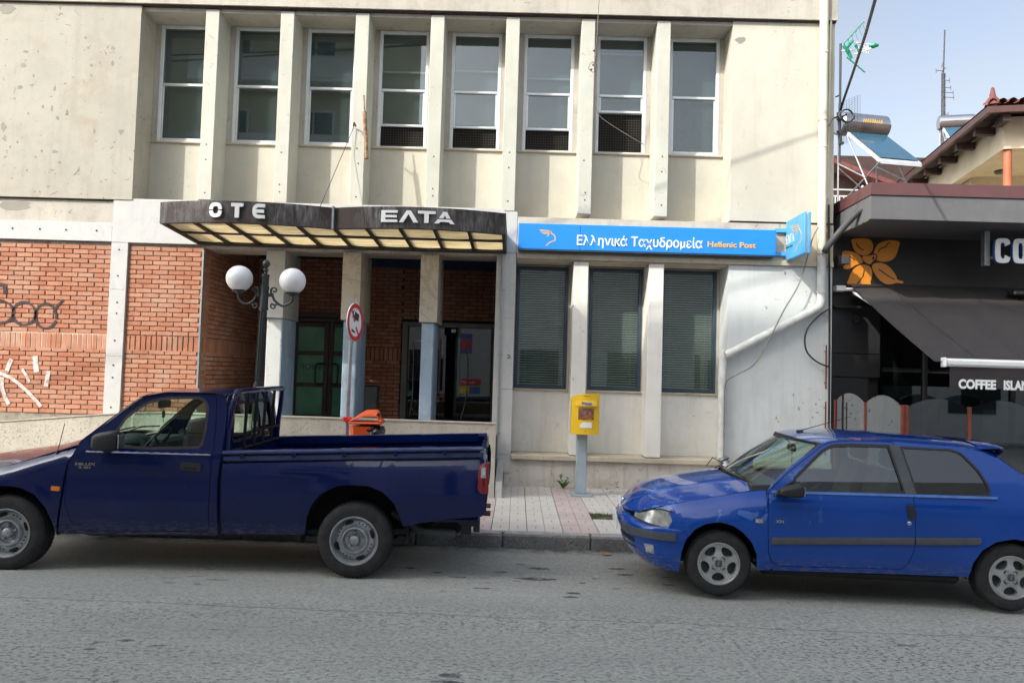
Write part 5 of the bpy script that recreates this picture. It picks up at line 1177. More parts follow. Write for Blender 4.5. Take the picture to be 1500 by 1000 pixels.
mb = MB(); a = pw(1488, 432, 11.9); mb.cbox(a[0]-.12, a[0]+.25, 11.75, 11.95, a[1]-.02, a[1]+.06, .02); mb.build('heater', 'black', label='black heater box above the awning below the white letters', cat='heater', loc=(a[0], 11.9, a[1]))
# glass screens with red posts round the terrace
def arch_pane(L, z0, zs, zt, n=14): return [(0, z0), (L, z0)]+[(L*(1-i/n), zs+(zt-zs)*math.sin(math.pi*i/n)**.8) for i in range(n+1)]
scr = root('terrace_screen', (5.1, 11, .05), 'side glass wind screen with two arched panes and thin red posts beside the white wall', 'glass screen')
for y0, y1 in ((11.93, 10.96), (10.9, 9.93)):
    L = y0-y1; mb = MB(); mb.prism([(y0-p[0], p[1]) for p in arch_pane(L, .2, 1.57, 1.70)], 'x', 5.096, 5.104); mb.build('pane', 'glass_screen', scr)
for y in (11.96, 10.93): mb = MB(); mb.cbox(5.08, 5.12, y-.02, y+.02, .05, 1.58, .005); mb.build('post', 'rust_paint', scr)
mb = MB(); mb.cbox(5.08, 5.12, 9.96, 11.94, .16, .20, .004); mb.build('bottom_rail', 'rust_paint', scr)
scr2 = root('terrace_screen', (6.5, 9.9, .05), 'front glass wind screen with wide arched panes and red posts along the cafe terrace', 'glass screen')
xs_ = [5.155, 5.98, 6.80, 7.62, 8.44, 9.26]
for a, b in zip(xs_[:-1], xs_[1:]):
    mb = MB(); mb.prism([(a+.03+p[0], p[1]) for p in arch_pane(b-a-.06, .2, 1.57, 1.68)], 'y', 9.886, 9.894); mb.build('pane', 'glass_screen', scr2)
for i, x in enumerate(xs_): mb = MB(); mb.cbox(x-.022, x+.022, 9.87, 9.91, .05, 1.585, .005); mb.build('post', 'rust_paint', scr2)
mb = MB(); mb.cbox(5.085, 5.125, 9.87, 9.91, .05, 1.585, .005); mb.build('post', 'rust_paint', scr2)
mb = MB(); mb.cbox(5.1, 9.3, 9.875, 9.905, .16, .20, .004); mb.build('bottom_rail', 'rust_paint', scr2)

# ================================================================== house behind the cafe
hs = root('house', (12, 18, 0), 'cream house with brown gutter, dark rafters and a covered balcony above the cafe', 'house')
def HW(a, b, z): return (10.25+.98*a+.196*b, 16.3-.196*a+.98*b, z)     # a along the street front, b away from it
def hb(mb, a0, a1, b0, b1, z0, z1):
    mb.add([HW(a, b, z) for z in (z0, z1) for a, b in ((a0, b0), (a1, b0), (a1, b1), (a0, b1))], [(0, 3, 2, 1), (4, 5, 6, 7), (0, 1, 5, 4), (1, 2, 6, 5), (2, 3, 7, 6), (3, 0, 4, 7)]); return mb
ze = 8.02
mb = MB(); hb(mb, 0, 12, 0, .09, ze-.10, ze+.04); hb(mb, 0, .09, .095, 14, ze-.10, ze+.04); mb.build('gutter', 'roof_brown', hs)
mb = MB(); hb(mb, .05, 12, .10, 14, ze+.05, ze+.09); mb.build('eave_board', 'wood_dark', hs)
zb_ = ze-.75
mb = MB(); hb(mb, .55, 12, .60, .85, zb_, ze-.02); hb(mb, .55, .80, .86, 14, zb_, ze-.02); mb.build('beam', 'house_cream', hs)
mb = MB(); hb(mb, .82, 12, .87, 3.2, zb_+.03, zb_+.10); mb.build('balcony_ceiling', 'house_cream', hs)
mb = MB(); hb(mb, .82, 12, 3.21, 3.4, 3, ze); hb(mb, .82, 1.0, 3.41, 14, 3, zb_); mb.build('house_wall', 'house_cream', hs)
mb = MB(); hb(mb, .1, 12, .2, 3.2, 4.4, 4.6); mb.build('balcony_floor', 'house_cream', hs)
for i in range(9):
    mb = MB(); b0 = 1.0+1.15*i; hb(mb, .12, .54, b0, b0+.16, ze-.28, ze-.11); mb.build('rafter_end', 'wood_dark', hs)
for i in range(4):
    mb = MB(); a0 = .35+1.15*i; hb(mb, a0, a0+.16, .12, .58, ze-.26, ze-.11); mb.build('rafter_end', 'wood_dark', hs)
for a, b in ((.68, .73), (.68, 5.9), (4.2, .73)):
    mb = MB(); p = HW(a, b, 0); mb.tube([(p[0], p[1], 4.6), (p[0], p[1], zb_-.002)], .09, 14); mb.build('column', M('column_red', (.42, .13, .06), .6, var=.1), hs)
mb = MB(); p = HW(1.3, 2.6, zb_); mb.lathe([(0, -.04), (.14, -.04), (.17, .02), (0, .02)], p, 'z', 18); mb.build('ceiling_lamp', 'stone_bin', hs)
mb = MB(); hb(mb, 2.4, 4.2, 1.9, 2.7, zb_-.01, zb_+.02); mb.build('ceiling_hatch', 'wood_dark', hs)
mb = MB(); hb(mb, 2.2, 3.4, 3.17, 3.20, 4.7, 6.8); mb.build('shutter', 'wood_dark', hs)
# tiled hip roof: courses of half-round tiles
def roofplane(corner, e1, up, n1, n2, name):
    t = MB(); w = .20; l = .34; c = Vector(corner); e1 = Vector(e1).normalized(); up = Vector(up).normalized(); nrm = e1.cross(up); nrm.normalize()
    if nrm.z < 0: nrm = -nrm
    for i in range(n1):
        for j in range(n2):
            if i < j*.42*l/w*1.0: continue
            o = c+e1*(i*w)+up*(j*l)+nrm*(.01*random.random())
            vs = []
            for e in (0, 1):
                rr = .085-.012*e
                for q_ in range(5):
                    th = math.pi*q_/4; vs.append(o+up*(e*(l+.04))+e1*(w/2+rr*math.cos(th))+nrm*(rr*math.sin(th)+.02*(1-e)))
            t.add(vs, [(q_, q_+1, q_+6, q_+5) for q_ in range(4)])
    return t
pa = HW(0, 0, ze+.10); mb = roofplane(pa, Vector(HW(1, 0, 0))-Vector(HW(0, 0, 0)), (Vector(HW(0, 1, 0))-Vector(HW(0, 0, 0)))+Vector((0, 0, .22)), 46, 14, 'x')
mb2 = MB(); sl_ = .22
mb2.add([HW(.02, .02, ze+.095), HW(12, .02, ze+.095), HW(12, 5, ze+.095+5*sl_), HW(5, 5, ze+.095+5*sl_)], [(0, 1, 2, 3)]); mb2.add([HW(.02, .02, ze+.095), HW(5, 5, ze+.095+5*sl_), HW(5, 14, ze+.095+5*sl_), HW(.02, 14, ze+.095)], [(0, 1, 2, 3)])
mb2.build('roof', 'roof_tile', hs); mb.build('roof_tiles', 'roof_tile', hs, kind='stuff')
mb = MB(); 
for i in range(12): 
    p = HW(.1+.36*i, .1+.36*i, ze+.12+sl_*.36*i); q2 = HW(.1+.36*(i+1), .1+.36*(i+1), ze+.16+sl_*.36*(i+1)); mb.tube([p, q2], [.12, .10], 10)
mb.build('hip_tiles', 'roof_tile', hs, kind='stuff')
mb = MB(); p = HW(.15, .15, ze+.1); mb.lathe([(0, .0), (.16, .0), (.13, .12), (.07, .2), (.05, .3), (.03, .40), (0, .42)], p, 'z', 10); mb.build('finial', 'roof_tile', hs)

# ================================================================== solar water heaters, mast, far roof, balcony
def heater(loc, rz, sc_, label, lettering):
    o = root('solar_water_heater', loc, label, 'solar heater', 'solar water heaters on the roofs', local=True, rz=rz); o.scale = (sc_,)*3
    mb = MB(); mb.lathe([(0, -.66), (.24, -.66), (.29, -.62), (.29, .62), (.24, .66), (0, .66)], (0, 0, 1.30), 'x', 28); mb.build('tank', 'tank', o)
    mb = MB(); mb.lathe([(.285, -.64), (.294, -.64), (.294, .64), (.285, .64)], (0, 0, 1.30), 'x', 12, math.pi*1.02, math.pi*1.98); mb.build('tank_underside', 'tank_end', o)
    mb = MB(); y0, z0, y1, z1 = -.22, 1.02, -1.5, -.05
    dy, dz = (z1-z0), -(y1-y0); L = math.hypot(dy, dz); dy /= L; dz /= L
    mb.add([(-.55, y0, z0), (.55, y0, z0), (.55, y1, z1), (-.55, y1, z1), (-.55, y0-dy*.0, z0-.09), (.55, y0, z0-.09), (.55, y1, z1-.09), (-.55, y1, z1-.09)], [(0, 1, 2, 3), (4, 7, 6, 5), (0, 4, 5, 1), (1, 5, 6, 2), (2, 6, 7, 3), (3, 7, 4, 0)]); mb.build('collector_frame', 'alu', o)
    mb = MB(); mb.add([(-.51, y0-.04, z0-.02), (.51, y0-.04, z0-.02), (.51, y1+.04, z1+.06), (-.51, y1+.04, z1+.06)], [(0, 1, 2, 3)]); 
    for i, v in enumerate(mb.v): mb.v[i] = (v[0], v[1], v[2]+.012)
    mb.build('collector_glass', 'collector', o)
    mb = MB()
    for s_ in (-.55, .55):
        mb.tube([(s_, .15, 1.1), (s_, .15, -.9)], .022, 6); mb.tube([(s_, -1.5, -.1), (s_, .2, -.85)], .02, 6); mb.tube([(s_, -.2, .95), (s_, -1.2, -.8)], .02, 6); mb.tube([(s_, .15, .3), (s_, -.9, -.3)], .02, 6)
    mb.tube([(-.55, .15, .2), (.55, .15, -.6)], .018, 6); mb.build('stand', 'steel', o)
    if lettering:
        tx = MB(); random.seed(5)
        for k in range(9):      # worn lettering, no longer readable
            x = -.15+.062*k; tx.ribbon([(x, 1.28), (x+.02, 1.37+random.uniform(-.02, .02)), (x+.045, 1.30)], .022, lambda u, v, d: (u, -.296-d, v), .002)
        tx.build('worn_lettering', 'letter_gold', o)
    return o
heater((8.52, 18.6, 7.08), R(10), .98, 'large solar water heater with steel tank above blue collector, left of the brown eave', True)
heater((16.75, 28.6, 10.85), R(-14), .95, 'distant solar water heater beyond the brown gutter line, by the thin mast', False)
ms = root('lattice_mast', (16.2, 30, 0), 'thin tall lattice mast with small aerials far behind the roofs', 'mast'); mb = MB(); B = (17.05, 30.0); 
for q_ in range(3):
    a = q_*2.09; mb.tube([(B[0]+.10*math.cos(a), B[1]+.10*math.sin(a), 0), (B[0]+.06*math.cos(a), B[1]+.06*math.sin(a), 14.6)], .026, 5)
for i in range(50): 
    z = 10+.1*i; mb.tube([(B[0]+.09*math.cos(i*2.09), B[1]+.09*math.sin(i*2.09), z), (B[0]+.09*math.cos((i+1)*2.09), B[1]+.09*math.sin((i+1)*2.09), z+.1)], .010, 4)
mb.tube([(B[0], B[1], 14.5), (B[0]+.05, B[1], 16.4)], .030, 5); mb.build('mast_pole', 'dark_conduit', ms)
mb = MB()
for z, l in ((10.7, .22), (10.95, .2), (11.5, .25), (11.9, .22), (12.3, .25), (12.9, .2), (13.6, .42), (13.8, .4), (14.0, .3), (14.3, .25), (14.7, -.3)): mb.tube([(B[0], B[1], z), (B[0]+l, B[1], z)], .013, 4); mb.tube([(B[0]+l, B[1], z-.09), (B[0]+l, B[1], z+.09)], .016, 4)
mb.build('mast_aerial', 'dark_conduit', ms, kind='stuff')
fr_ = root('far_house', (9.5, 24, 0), 'house with red eaves and white balcony railing glimpsed beyond the cafe roof', 'house')
mb = MB(); mb.box(7.6, 17, 25.0, 30, 0, 7.4); mb.build('house_wall', 'house_white', fr_)
mb = MB(); mb.add([(8.5, 23.5, 9.5), (14.5, 23.5, 7.35), (14.5, 31, 7.35), (8.5, 31, 9.5), (8.5, 23.5, 9.35), (14.5, 23.5, 7.2), (14.5, 31, 7.2), (8.5, 31, 9.35)], [(0, 1, 2, 3), (4, 7, 6, 5), (0, 4, 5, 1), (1, 5, 6, 2), (2, 6, 7, 3), (3, 7, 4, 0)]); mb.build('roof', 'roof_tile', fr_)
mb = MB(); mb.box(8.6, 14.2, 24.2, 24.9, 7.0, 9.3); mb.build('shaded_loggia', 'wood_dark', fr_)
mb = MB(); mb.box(7.6, 14, 22.6, 25, 6.0, 6.9); mb.build('balcony_parapet', 'house_white', fr_); mb = MB()
for z in (7.0, 7.55, 7.75): mb.tube([(8.4, 22.6, z), (13.5, 22.6, z)], .022, 6)
for i in range(40): mb.tube([(8.4+.13*i, 22.6, 6.95), (8.4+.13*i, 22.6, 7.55)], .014, 5)
for i in range(5): mb.tube([(8.4+1.0*i, 22.6, 6.9), (8.4+1.0*i, 22.6, 7.9)], .03, 6)
mb.build('balcony_railing', 'house_white', fr_)
mb = MB(); mb.box(9.3, 30, 33, 40, 0, 10.2); fx_ = mb.build('back_block', 'house_cream', label='cream block hidden far behind the brown eave', cat='building', loc=(15, 35, 0))
mb = MB(); mb.box(10.5, 30, 32.5, 41, 10.2, 10.35); mb.build('roof', 'roof_tile', fx_)

# ================================================================== aerials and wires at the building corner
an = root('tv_aerial', (5.2, 11.6, 7.0), 'green and white television aerial standing out from the building corner', 'aerial')
mb = MB(); mb.tube([(5.10, 11.9, 5.4), (5.10, 11.9, 7.35)], .018, 6); mb.tube([(5.06, 11.98, 6.5), (5.10, 11.9, 6.5)], .012, 5); mb.build('mast_pole', 'cable', an)
ay = 11.6
A = lambda x, y: (pw(1180+x*.11, y*.11, ay)[0], ay, pw(1180+x*.11, y*.11, ay)[1])
def At(x, y, dy): p = pw(1180+x*.11, y*.11, ay+dy); return (p[0], ay+dy, p[1])
mb = MB(); 
for dy in (-.12, .12):
    mb.tube([At(510, 580, dy), At(775, 290, dy)], .010, 6); mb.tube([At(550, 765, dy), At(790, 965, dy)], .010, 6)
for k in range(6):
    t = k/5; a = [510+265*t, 580-290*t]; mb.tube([At(a[0], a[1], -.12), At(a[0]+12, a[1]+20, .12)], .005, 5); a = [550+240*t, 765+200*t]; mb.tube([At(a[0], a[1], -.12), At(a[0]+12, a[1]-10, .12)], .005, 5)
for k in range(5):
    a = (560+50*k, 530-52*k); mb.tube([At(*a, -.12), At(a[0]+40, a[1]+110, -.10)], .004, 4)
mb.build('reflector', 'antenna_green', an)
mb = MB(); mb.tube([At(500, 610, 0), At(560, 680, 0), At(615, 780, 0)], [.02, .035, .022], 8); mb.tube([At(545, 640, .05), At(630, 545, .05)], [.03, .02], 8); mb.tube([At(665, 600, 0), At(710, 695, 0)], [.022, .018], 8); mb.tube([At(850, 615, 0), At(900, 610, 0), At(970, 605, 0)], [.012, .045, .02], 10); mb.build('clamp', 'antenna_green', an)
mb = MB()
for a, b in (((480, 680), (870, 650)), ((640, 570), (870, 595)), ((640, 730), (870, 655))): mb.tube([At(*a, 0), At(*b, 0)], .010, 6)
for k in range(7): a = (680+25*k, 600+4*k); mb.tube([At(a[0], a[1]-40, 0), At(a[0]+6, a[1]+90, 0)], .004, 4)
mb.build('boom', 'white_plastic', an)
ga = root('grid_aerial', (5.3, 12.6, 5.8), 'fine wire grid aerial behind the wall corner above the solar tank', 'aerial'); mb = MB()
for i in range(9): a = pw(1228+4*i, 152-1.6*i, 14); b = pw(1228+4*i, 214-1.6*i, 14); mb.tube([(a[0], 14, a[1]), (b[0], 14, b[1])], .003, 4)
for i in range(22): a = pw(1228, 152+3*i, 14); b = pw(1259, 139+3*i, 14); mb.tube([(a[0], 14, a[1]), (b[0], 14, b[1])], .0025, 4)
mb.build('wire_grid', 'steel', ga)
# thick cable coming down from the top right to the wall bracket, with its coil
mb = MB(); P = [(pw(1282, 0, 8.5), 8.5), (pw(1268, 50, 9.6), 9.6), (pw(1250, 105, 10.8), 10.8), (pw(1234, 152, 11.7), 11.7), (pw(1231, 165, 11.85), 11.85)]
T = [(p[0], y, p[1]) for p, y in P]; d = Vector(T[0])-Vector(T[1]); T.insert(0, tuple(Vector(T[0])+d*8)); mb.tube(smooth_pts(T, 5), .020, 8)
mb.build('overhead_cable', 'cable', label='thick dark overhead cable coming down across the sky to the wall bracket', cat='cable', loc=T[3])
mb = MB(); c_ = pw(1240, 170, 11.8); mb.tube([(c_[0]+.12*math.cos(t*.35), 11.8+.02*math.sin(t), c_[1]+.10*math.sin(t*.35)) for t in range(0, 19)], .013, 6)
P = [pw(x, y, 11.8) for x, y in ((1214, 184), (1220, 174), (1230, 172), (1240, 180))]; mb.tube(smooth_pts([(p[0], 11.8, p[1]) for p in P], 4), .014, 6)
mb.build('cable_coil', 'cable', label='loop of black cable hanging at the wall bracket above the solar heater', cat='cable', loc=(c_[0], 11.8, c_[1]))
mb = MB(); 
for st in (((1227, 165), (1233, 212)), ((1226, 175), (1240, 168)), ((1226, 192), (1233, 200)), ((1229, 212), (1236, 209))):
    a, b = pw(*st[0], 11.85), pw(*st[1], 11.85); mb.tube([(a[0], 11.85, a[1]), (b[0], 11.85, b[1])], .018, 6)
mb.build('wall_bracket', 'cable', label='black iron cable bracket at the right edge of the cream building', cat='bracket', loc=(5.1, 11.85, 5.6))
# thin wire with insulators in front of the fourth upper pilaster
mb = MB(); P = [pw(x, y, 11.5) for x, y in ((879, -30), (878, 0), (875, 60), (872, 95), (876, 130), (878, 155), (900, 172), (950, 200))]
mb.tube(smooth_pts([(p[0], 11.5+.06*i, p[1]) for i, p in enumerate(P)], 4), .006, 5)
for (x, y) in ((870, 74), (872, 82), (869, 95), (866, 102)): p = pw(x, y, 11.7); mb.sphere((p[0], 11.7, p[1]), .022, 8, 6)
P = [pw(x, y, 11.7) for x, y in ((862, 100), (866, 92), (873, 93), (875, 101), (868, 106), (862, 100))]; mb.tube(smooth_pts([(p[0], 11.7, p[1]) for p in P], 3), .006, 5)
mb.build('hanging_wire', 'cable_grey', label='thin tangled wire hanging in front of the upper windows', cat='wire', loc=(1.2, 11.6, 7))
# ================================================================== vehicles: shared builders
def make_wheel(par, c, r, w, steel, side=-1):
    """wheel with its outer face towards side*Y; c = centre of the outer face plane, local frame of par"""
    loc = Vector(c)
    wh = MB(); s = -side      # +s*Y runs inwards
    prof = [(r*.63, .012), (r*.66, .0), (r*.80, -.008), (r*.93, .002), (r*.985, .022), (r, .05), (r, w-.05), (r*.985, w-.02), (r*.9, w), (r*.62, w)]
    wh.lathe([(a, s*b) for a, b in prof], (0, 0, 0), 'y', 48)
    n = 56; 
    for i in range(n):       # tread blocks
        a = 2*math.pi*i/n; da = math.pi/n*.72
        for (y0, y1, rr, sh) in ((.022, .062, .004, 0), (w*.36, w*.62, .004, .5), (w-.065, w-.025, .004, 0)):
            a_ = a+sh*2*math.pi/n; P = []
            for (aa, yy, rad) in ((a_-da, y0, r*.992), (a_+da, y0, r*.992), (a_+da, y1, r*.998), (a_-da, y1, r*.998)): P.append((rad*math.cos(aa), s*yy, rad*math.sin(aa)))
            Q = [(p[0]*(1+.014), p[1], p[2]*(1+.014)) for p in P]; wh.add(P+Q, [(4, 5, 6, 7), (0, 1, 5, 4), (1, 2, 6, 5), (2, 3, 7, 6), (3, 0, 4, 7)])
    wo = bpy.data.objects.new('wheel', None); COL.objects.link(wo); wo.parent = par; wo.location = loc; wo['_o'] = (0., 0., 0.)
    t_ = wh.build('tyre', 'tyre', wo)
    rr = r*.63
    if steel:
        m_ = MB(); m_.lathe([(rr+.004, s*.004), (rr+.008, s*-.004), (rr-.004, s*-.006), (rr-.012, s*.006), (rr-.020, s*.030), (rr-.030, s*.045), (rr*.86, s*.055), (rr*.78, s*.042), (rr*.68, s*.036), (rr*.62, s*.040), (rr*.60, s*.030), (rr*.56, s*.012), (rr*.50, s*.008), (rr*.46, s*.022), (rr*.42, s*.045), (rr*.30, s*.055), (rr*.17, s*.058), (0, s*.058)], (0, 0, 0), 'y', 56)
        m_.lathe([(rr-.01, s*.03), (rr-.03, s*(w-.03))], (0, 0, 0), 'y', 40); m_.build('rim', 'rim_steel', wo)
        h = MB()
        for i in range(4):
            a = R(20+i*90); pts = [(rr*.775*math.cos(a+t), s*.0395, rr*.775*math.sin(a+t)) for t in (-.24, -.12, 0, .12, .24)]; h.tube(pts, [.008, .015, .017, .015, .008], 8)
            for k in range(3): b = a+.55+.22*k; h.sphere((rr*.74*math.cos(b), s*.040, rr*.74*math.sin(b)), .0075, 8, 6)
        h.build('vent_hole', 'black_matt', wo)
        h = MB(); h.lathe([(0, s*.0), (.022, s*.0), (.040, s*.010), (.046, s*.03), (.050, s*.055)], (0, 0, 0), 'y', 20); h.build('hub', 'steel', wo)
        h = MB()
        for i in range(5): a = R(90+i*72); h.lathe([(0, s*.02), (.010, s*.022), (.013, s*.03), (.014, s*.05)], (.066*math.cos(a), 0, .066*math.sin(a)), 'y', 8)
        h.build('wheel_nuts', 'steel', wo)
    else:
        m_ = MB(); m_.lathe([(rr+.004, s*.006), (rr+.006, s*-.004), (rr-.004, s*-.006), (rr-.010, s*.010), (rr-.016, s*.03), (rr-.022, s*(w-.03))], (0, 0, 0), 'y', 48)
        # five broad spokes: disc with five rounded openings
        out = arc(0, 0, rr-.010, 0, 354, 59); holes = []
        for i in range(5):
            a = 126+i*72+0; pts = [(.80, -25), (.86, 0), (.80, 25), (.56, 20), (.44, 0), (.56, -20)]
            pts = [(.83, -20), (.87, 0), (.83, 20), (.70, 25), (.52, 17), (.45, 0), (.52, -17), (.70, -25)]
            holes.append([(rr*p*math.cos(R(a+q_)), rr*p*math.sin(R(a+q_))) for p, q_ in smooth_pts(pts, 3, True)])
        def fz(u, v, d):
            q_ = math.hypot(u, v)/rr; return (u, s*(.004+.028*(1-q_)**1.2*0+.020*math.exp(-((q_-.62)/.22)**2)*.6+d), v)
        sheet(m_, out, holes, fz, .014, .045); m_.build('rim', 'rim_alloy', wo)
        h = MB(); h.lathe([(0, s*.06), (rr*.9, s*.06)], (0, 0, 0), 'y', 32); h.lathe([(rr*.3, s*.03), (rr*.55, s*.055), (rr*.58, s*.06)], (0, 0, 0), 'y', 24); h.build('brake_disc', 'interior', wo)
        h = MB(); h.lathe([(0, s*-.004), (.028, s*-.002), (.032, s*.006)], (0, 0, 0), 'y', 18); h.build('hub', 'grey_plastic', wo)
        h = MB(); h.ribbon([(-.008, -.018), (.002, -.006), (-.010, .002), (.006, .012), (.0, .020)], .007, lambda u, v, d: (u, s*(-.005-d), v), .001); h.build('hub_emblem', 'chrome', wo)
        h = MB()
        for i in range(4): a = R(45+i*90); h.lathe([(.018, s*.002), (.021, s*.004), (.021, s*.01)], (.052*math.cos(a), 0, .052*math.sin(a)), 'y', 12); h.lathe([(0, s*.006), (.015, s*.006), (.017, s*.012)], (.052*math.cos(a), 0, .052*math.sin(a)), 'y', 8)
        h.build('wheel_nuts', 'grey_plastic', wo)
    return wo
def loft(mb, rows, nu=16, p=2.2):
    """rows: (xs, w, zs, xc, zc) side x, half width, side z, centre x, centre z -> crowned skin"""
    def fn(a, b):
        f_ = a*(len(rows)-1); i = min(int(f_), len(rows)-2); t = f_-i
        r = [rows[i][k]*(1-t)+rows[i+1][k]*t for k in range(5)]; u = 2*b-1; e = 1-abs(u)**p
        return (r[0]+(r[3]-r[0])*e, r[1]*u, r[2]+(r[4]-r[2])*e)
    mb.grid(fn, (len(rows)-1), nu); return mb
def sm_rows(rows, n=4): return smooth_pts5(rows, n)
def smooth_pts5(rows, n):
    out = []; L = len(rows)
    for i in range(L-1):
        g = lambda k: rows[max(0, min(L-1, k))]
        for j in range(n):
            t = j/n; out.append(tuple(.5*((2*b)+(-a+c)*t+(2*a-5*b+4*c-d)*t*t+(-a+3*b-3*c+d)*t**3) for a, b, c, d in zip(g(i-1), g(i), g(i+1), g(i+2))))
    out.append(tuple(rows[-1])); return out

# ================================================================== navy pickup truck (faces left, local frame = metres from its centre line)
TX, TY = -2.8, 7.6
tk = root('pickup_truck', (TX, TY, 0), 'dark navy single cab pickup truck parked with its open bed towards the middle', 'pickup truck', local=True, rz=.020)
def tl(P): return [(p[0]-TX,)+tuple(p[1:]) for p in P]
def Wt(x, z):
    w = .845
    if z > 1.02: w -= .24*(z-1.02)
    t = max(0, min(1, (z-.985)/.06)); w -= .018*t*t*(3-2*t)
    if z < .60: w -= .05*((.60-z)/.3)**2
    if .60 <= z < 1.02: w -= .016*((z-.60)/.4)**2
    w += .007*math.exp(-((z-.605)/.018)**2)
    return w
def tside(s, extra=0.): return lambda u, v, d: (u, s*(Wt(u, v)+extra-d), v)
zt_f = lambda x: 1.087 if x > -1.2 else 1.087+(x+1.2)*.33     # fender crest
# cab opening outlines (local x)
door_o = tl([(-3.968, 1.10, .0), (-4.035, .93, .03), (-4.058, .62, .10), (-4.02, .45, .08), (-3.95, .325, .03), (-2.765, .345, .04), (-2.768, .90, .0), (-2.757, 1.09, .02), (-2.775, 1.40, .05), (-2.800, 1.572, .05), (-3.10, 1.573, .1), (-3.40, 1.545, .1), (-3.555, 1.468, .08), (-3.75, 1.30, .05)])
win_o = tl([(-3.725, 1.085, .02), (-3.60, 1.335, .0), (-3.53, 1.405, .06), (-3.42, 1.486, .06), (-3.26, 1.532, .08), (-2.93, 1.542, .06), (-2.862, 1.48, .05), (-2.855, 1.25, .02), (-2.868, 1.10, .05), (-3.30, 1.078, .0)])
door_o = rnd(door_o, 5); win_o = rnd(win_o, 5)
cab_o = rnd(tl([(-3.965, 1.13, .02), (-3.735, 1.335, .03), (-3.555, 1.487, .10), (-3.42, 1.555, .10), (-3.25, 1.588, .08), (-2.80, 1.590, .06), (-2.70, 1.56, .08), (-2.672, 1.30, .05), (-2.690, .95, .02), (-2.70, .80, .0), (-2.685, .31, .0), (-3.95, .285, .0), (-4.06, .285, .0), (-4.13, .29, .0), (-4.10, .45, .0), (-4.075, .62, .05), (-4.05, .92, .0)]), 4)
fend_o = rnd(tl([(-4.07, .93, .0), (-4.092, .63, .10), (-4.115, .46, .0), (-4.14, .28, .0)]), 3)
archF = [(x-TX, z) for x, z in [(-4.145, .28), (-4.17, .40), (-4.225, .53), (-4.32, .64), (-4.46, .70), (-4.60, .712), (-4.74, .69), (-4.86, .62), (-4.94, .50), (-4.97, .38), (-4.98, .30)]]
archR = [(x-TX, z) for x, z in [(-1.905, .335), (-1.885, .50), (-1.84, .62), (-1.76, .72), (-1.65, .78), (-1.52, .803), (-1.33, .795), (-1.20, .745), (-1.10, .65), (-1.045, .53), (-1.012, .44)]]
def fz_top(x): return 1.087+(x+4.01)*.325 if x > -4.6 else .8955+(x+4.6)*.22   # world x
fender = [(-3.990-TX, 1.082), (-4.062-TX, .925)]+fend_o[1:]+archF[1:]+[(-5.10-TX, .30), (-5.30-TX, .36), (-5.33-TX, .60), (-5.30-TX, .735), (-5.2-TX, .76)]+[(x-TX, fz_top(x)) for x in (-5.0, -4.8, -4.6, -4.4, -4.2)]
def Wf(x, z):
    w = Wt(x, z); zt = fz_top(x+TX); d = zt-z
    if d < .13: w -= .075*(1-max(0, d)/.13)**2
    if x+TX < -4.95: w -= .9*(-4.95-(x+TX))**2
    # flare round the wheel arch
    q = math.hypot(x+TX+4.56, z-.30); w += .012*math.exp(-((q-.43)/.05)**2); return w
for s in (-1, 1):
    mb = MB(); sheet(mb, cab_o, [shrink(door_o, -.0055)], tside(s), .05, .03); mb.build('cab_side', 'navy', tk)
    mb = MB(); sheet(mb, door_o, [win_o], tside(s, .002), .045, .02); dr = mb.build('door', 'navy', tk)
    mb = MB(); sheet(mb, shrink(door_o, -.010), [shrink(door_o, .012)], tside(s, -.008), .04, 0); mb.build('door_gap', 'black_matt', tk)
    mb = MB(); sheet(mb, shrink(win_o, -.012), [shrink(win_o, .011)], tside(s, .004), .03, .012); mb.build('window_seal', 'black', dr)
    mb = MB(); sheet(mb, shrink(win_o, .015), [], tside(s, -.012), .06, 0); mb.build('door_window', 'glass_car', dr)
    mb = MB(); mb.grid(lambda u, v: (-3.90-TX+1.125*u, s*(Wt(0, .985)+.006-.030*v), 1.030+.030*v), 20, 2); mb.build('belt_bead', 'navy_sheen', dr)
    mb = MB(); P = rnd([(a-TX, b, .02) for a, b in ((-3.036, .965), (-2.853, .955), (-2.853, .887), (-3.036, .895))], 4); sheet(mb, P, [], tside(s, .012), .03, .012); mb.build('door_handle', 'black', dr)
    mb = MB(); P = rnd([(a-TX, b, .01) for a, b in ((-3.015, .925), (-2.885, .918), (-2.885, .897), (-3.015, .903))], 3); sheet(mb, P, [], tside(s, .0135), .03, .002); mb.build('handle_recess', 'black_matt', dr)
    mb = MB(); sheet(mb, fender, [], lambda u, v, d: (u, s*(Wf(u, v)-d), v), .045, .03); fd = mb.build('fender', 'navy', tk)
    mb = MB(); P = rnd([(a-TX, b, .008) for a, b in ((-4.181, .722), (-4.104, .717), (-4.104, .677), (-4.181, .682))], 3); sheet(mb, P, [], lambda u, v, d: (u, s*(Wf(u, v)+.010-d), v), .03, .012); mb.build('side_marker', 'lens_orange', fd)
    mb = MB(); mb.add(*superell((-3.635-TX, s*.99, 1.15), (.118, .075, .085), .55))
    for i, v in enumerate(mb.v):
        q_ = (v[0]+3.635+TX); mb.v[i] = (v[0], v[1], 1.15+(v[2]-1.15)*(1+1.0*q_)+.10*q_)
    mo = mb.build('door_mirror', 'black', tk); mb = MB(); mb.tube([(-3.74-TX, s*.80, 1.09), (-3.72-TX, s*.88, 1.08), (-3.70-TX, s*.95, 1.09)], [.04, .035, .035], 8); mb.sphere((-3.735-TX, s*.965, 1.085), .03, 10, 8); mb.build('mirror_foot', 'black', mo)
    mb = MB(); mb.cbox(-3.515-TX, -3.502-TX, s*.99-.055, s*.99+.055, 1.09, 1.21, .004); mb.build('mirror_glass', 'chrome', mo)
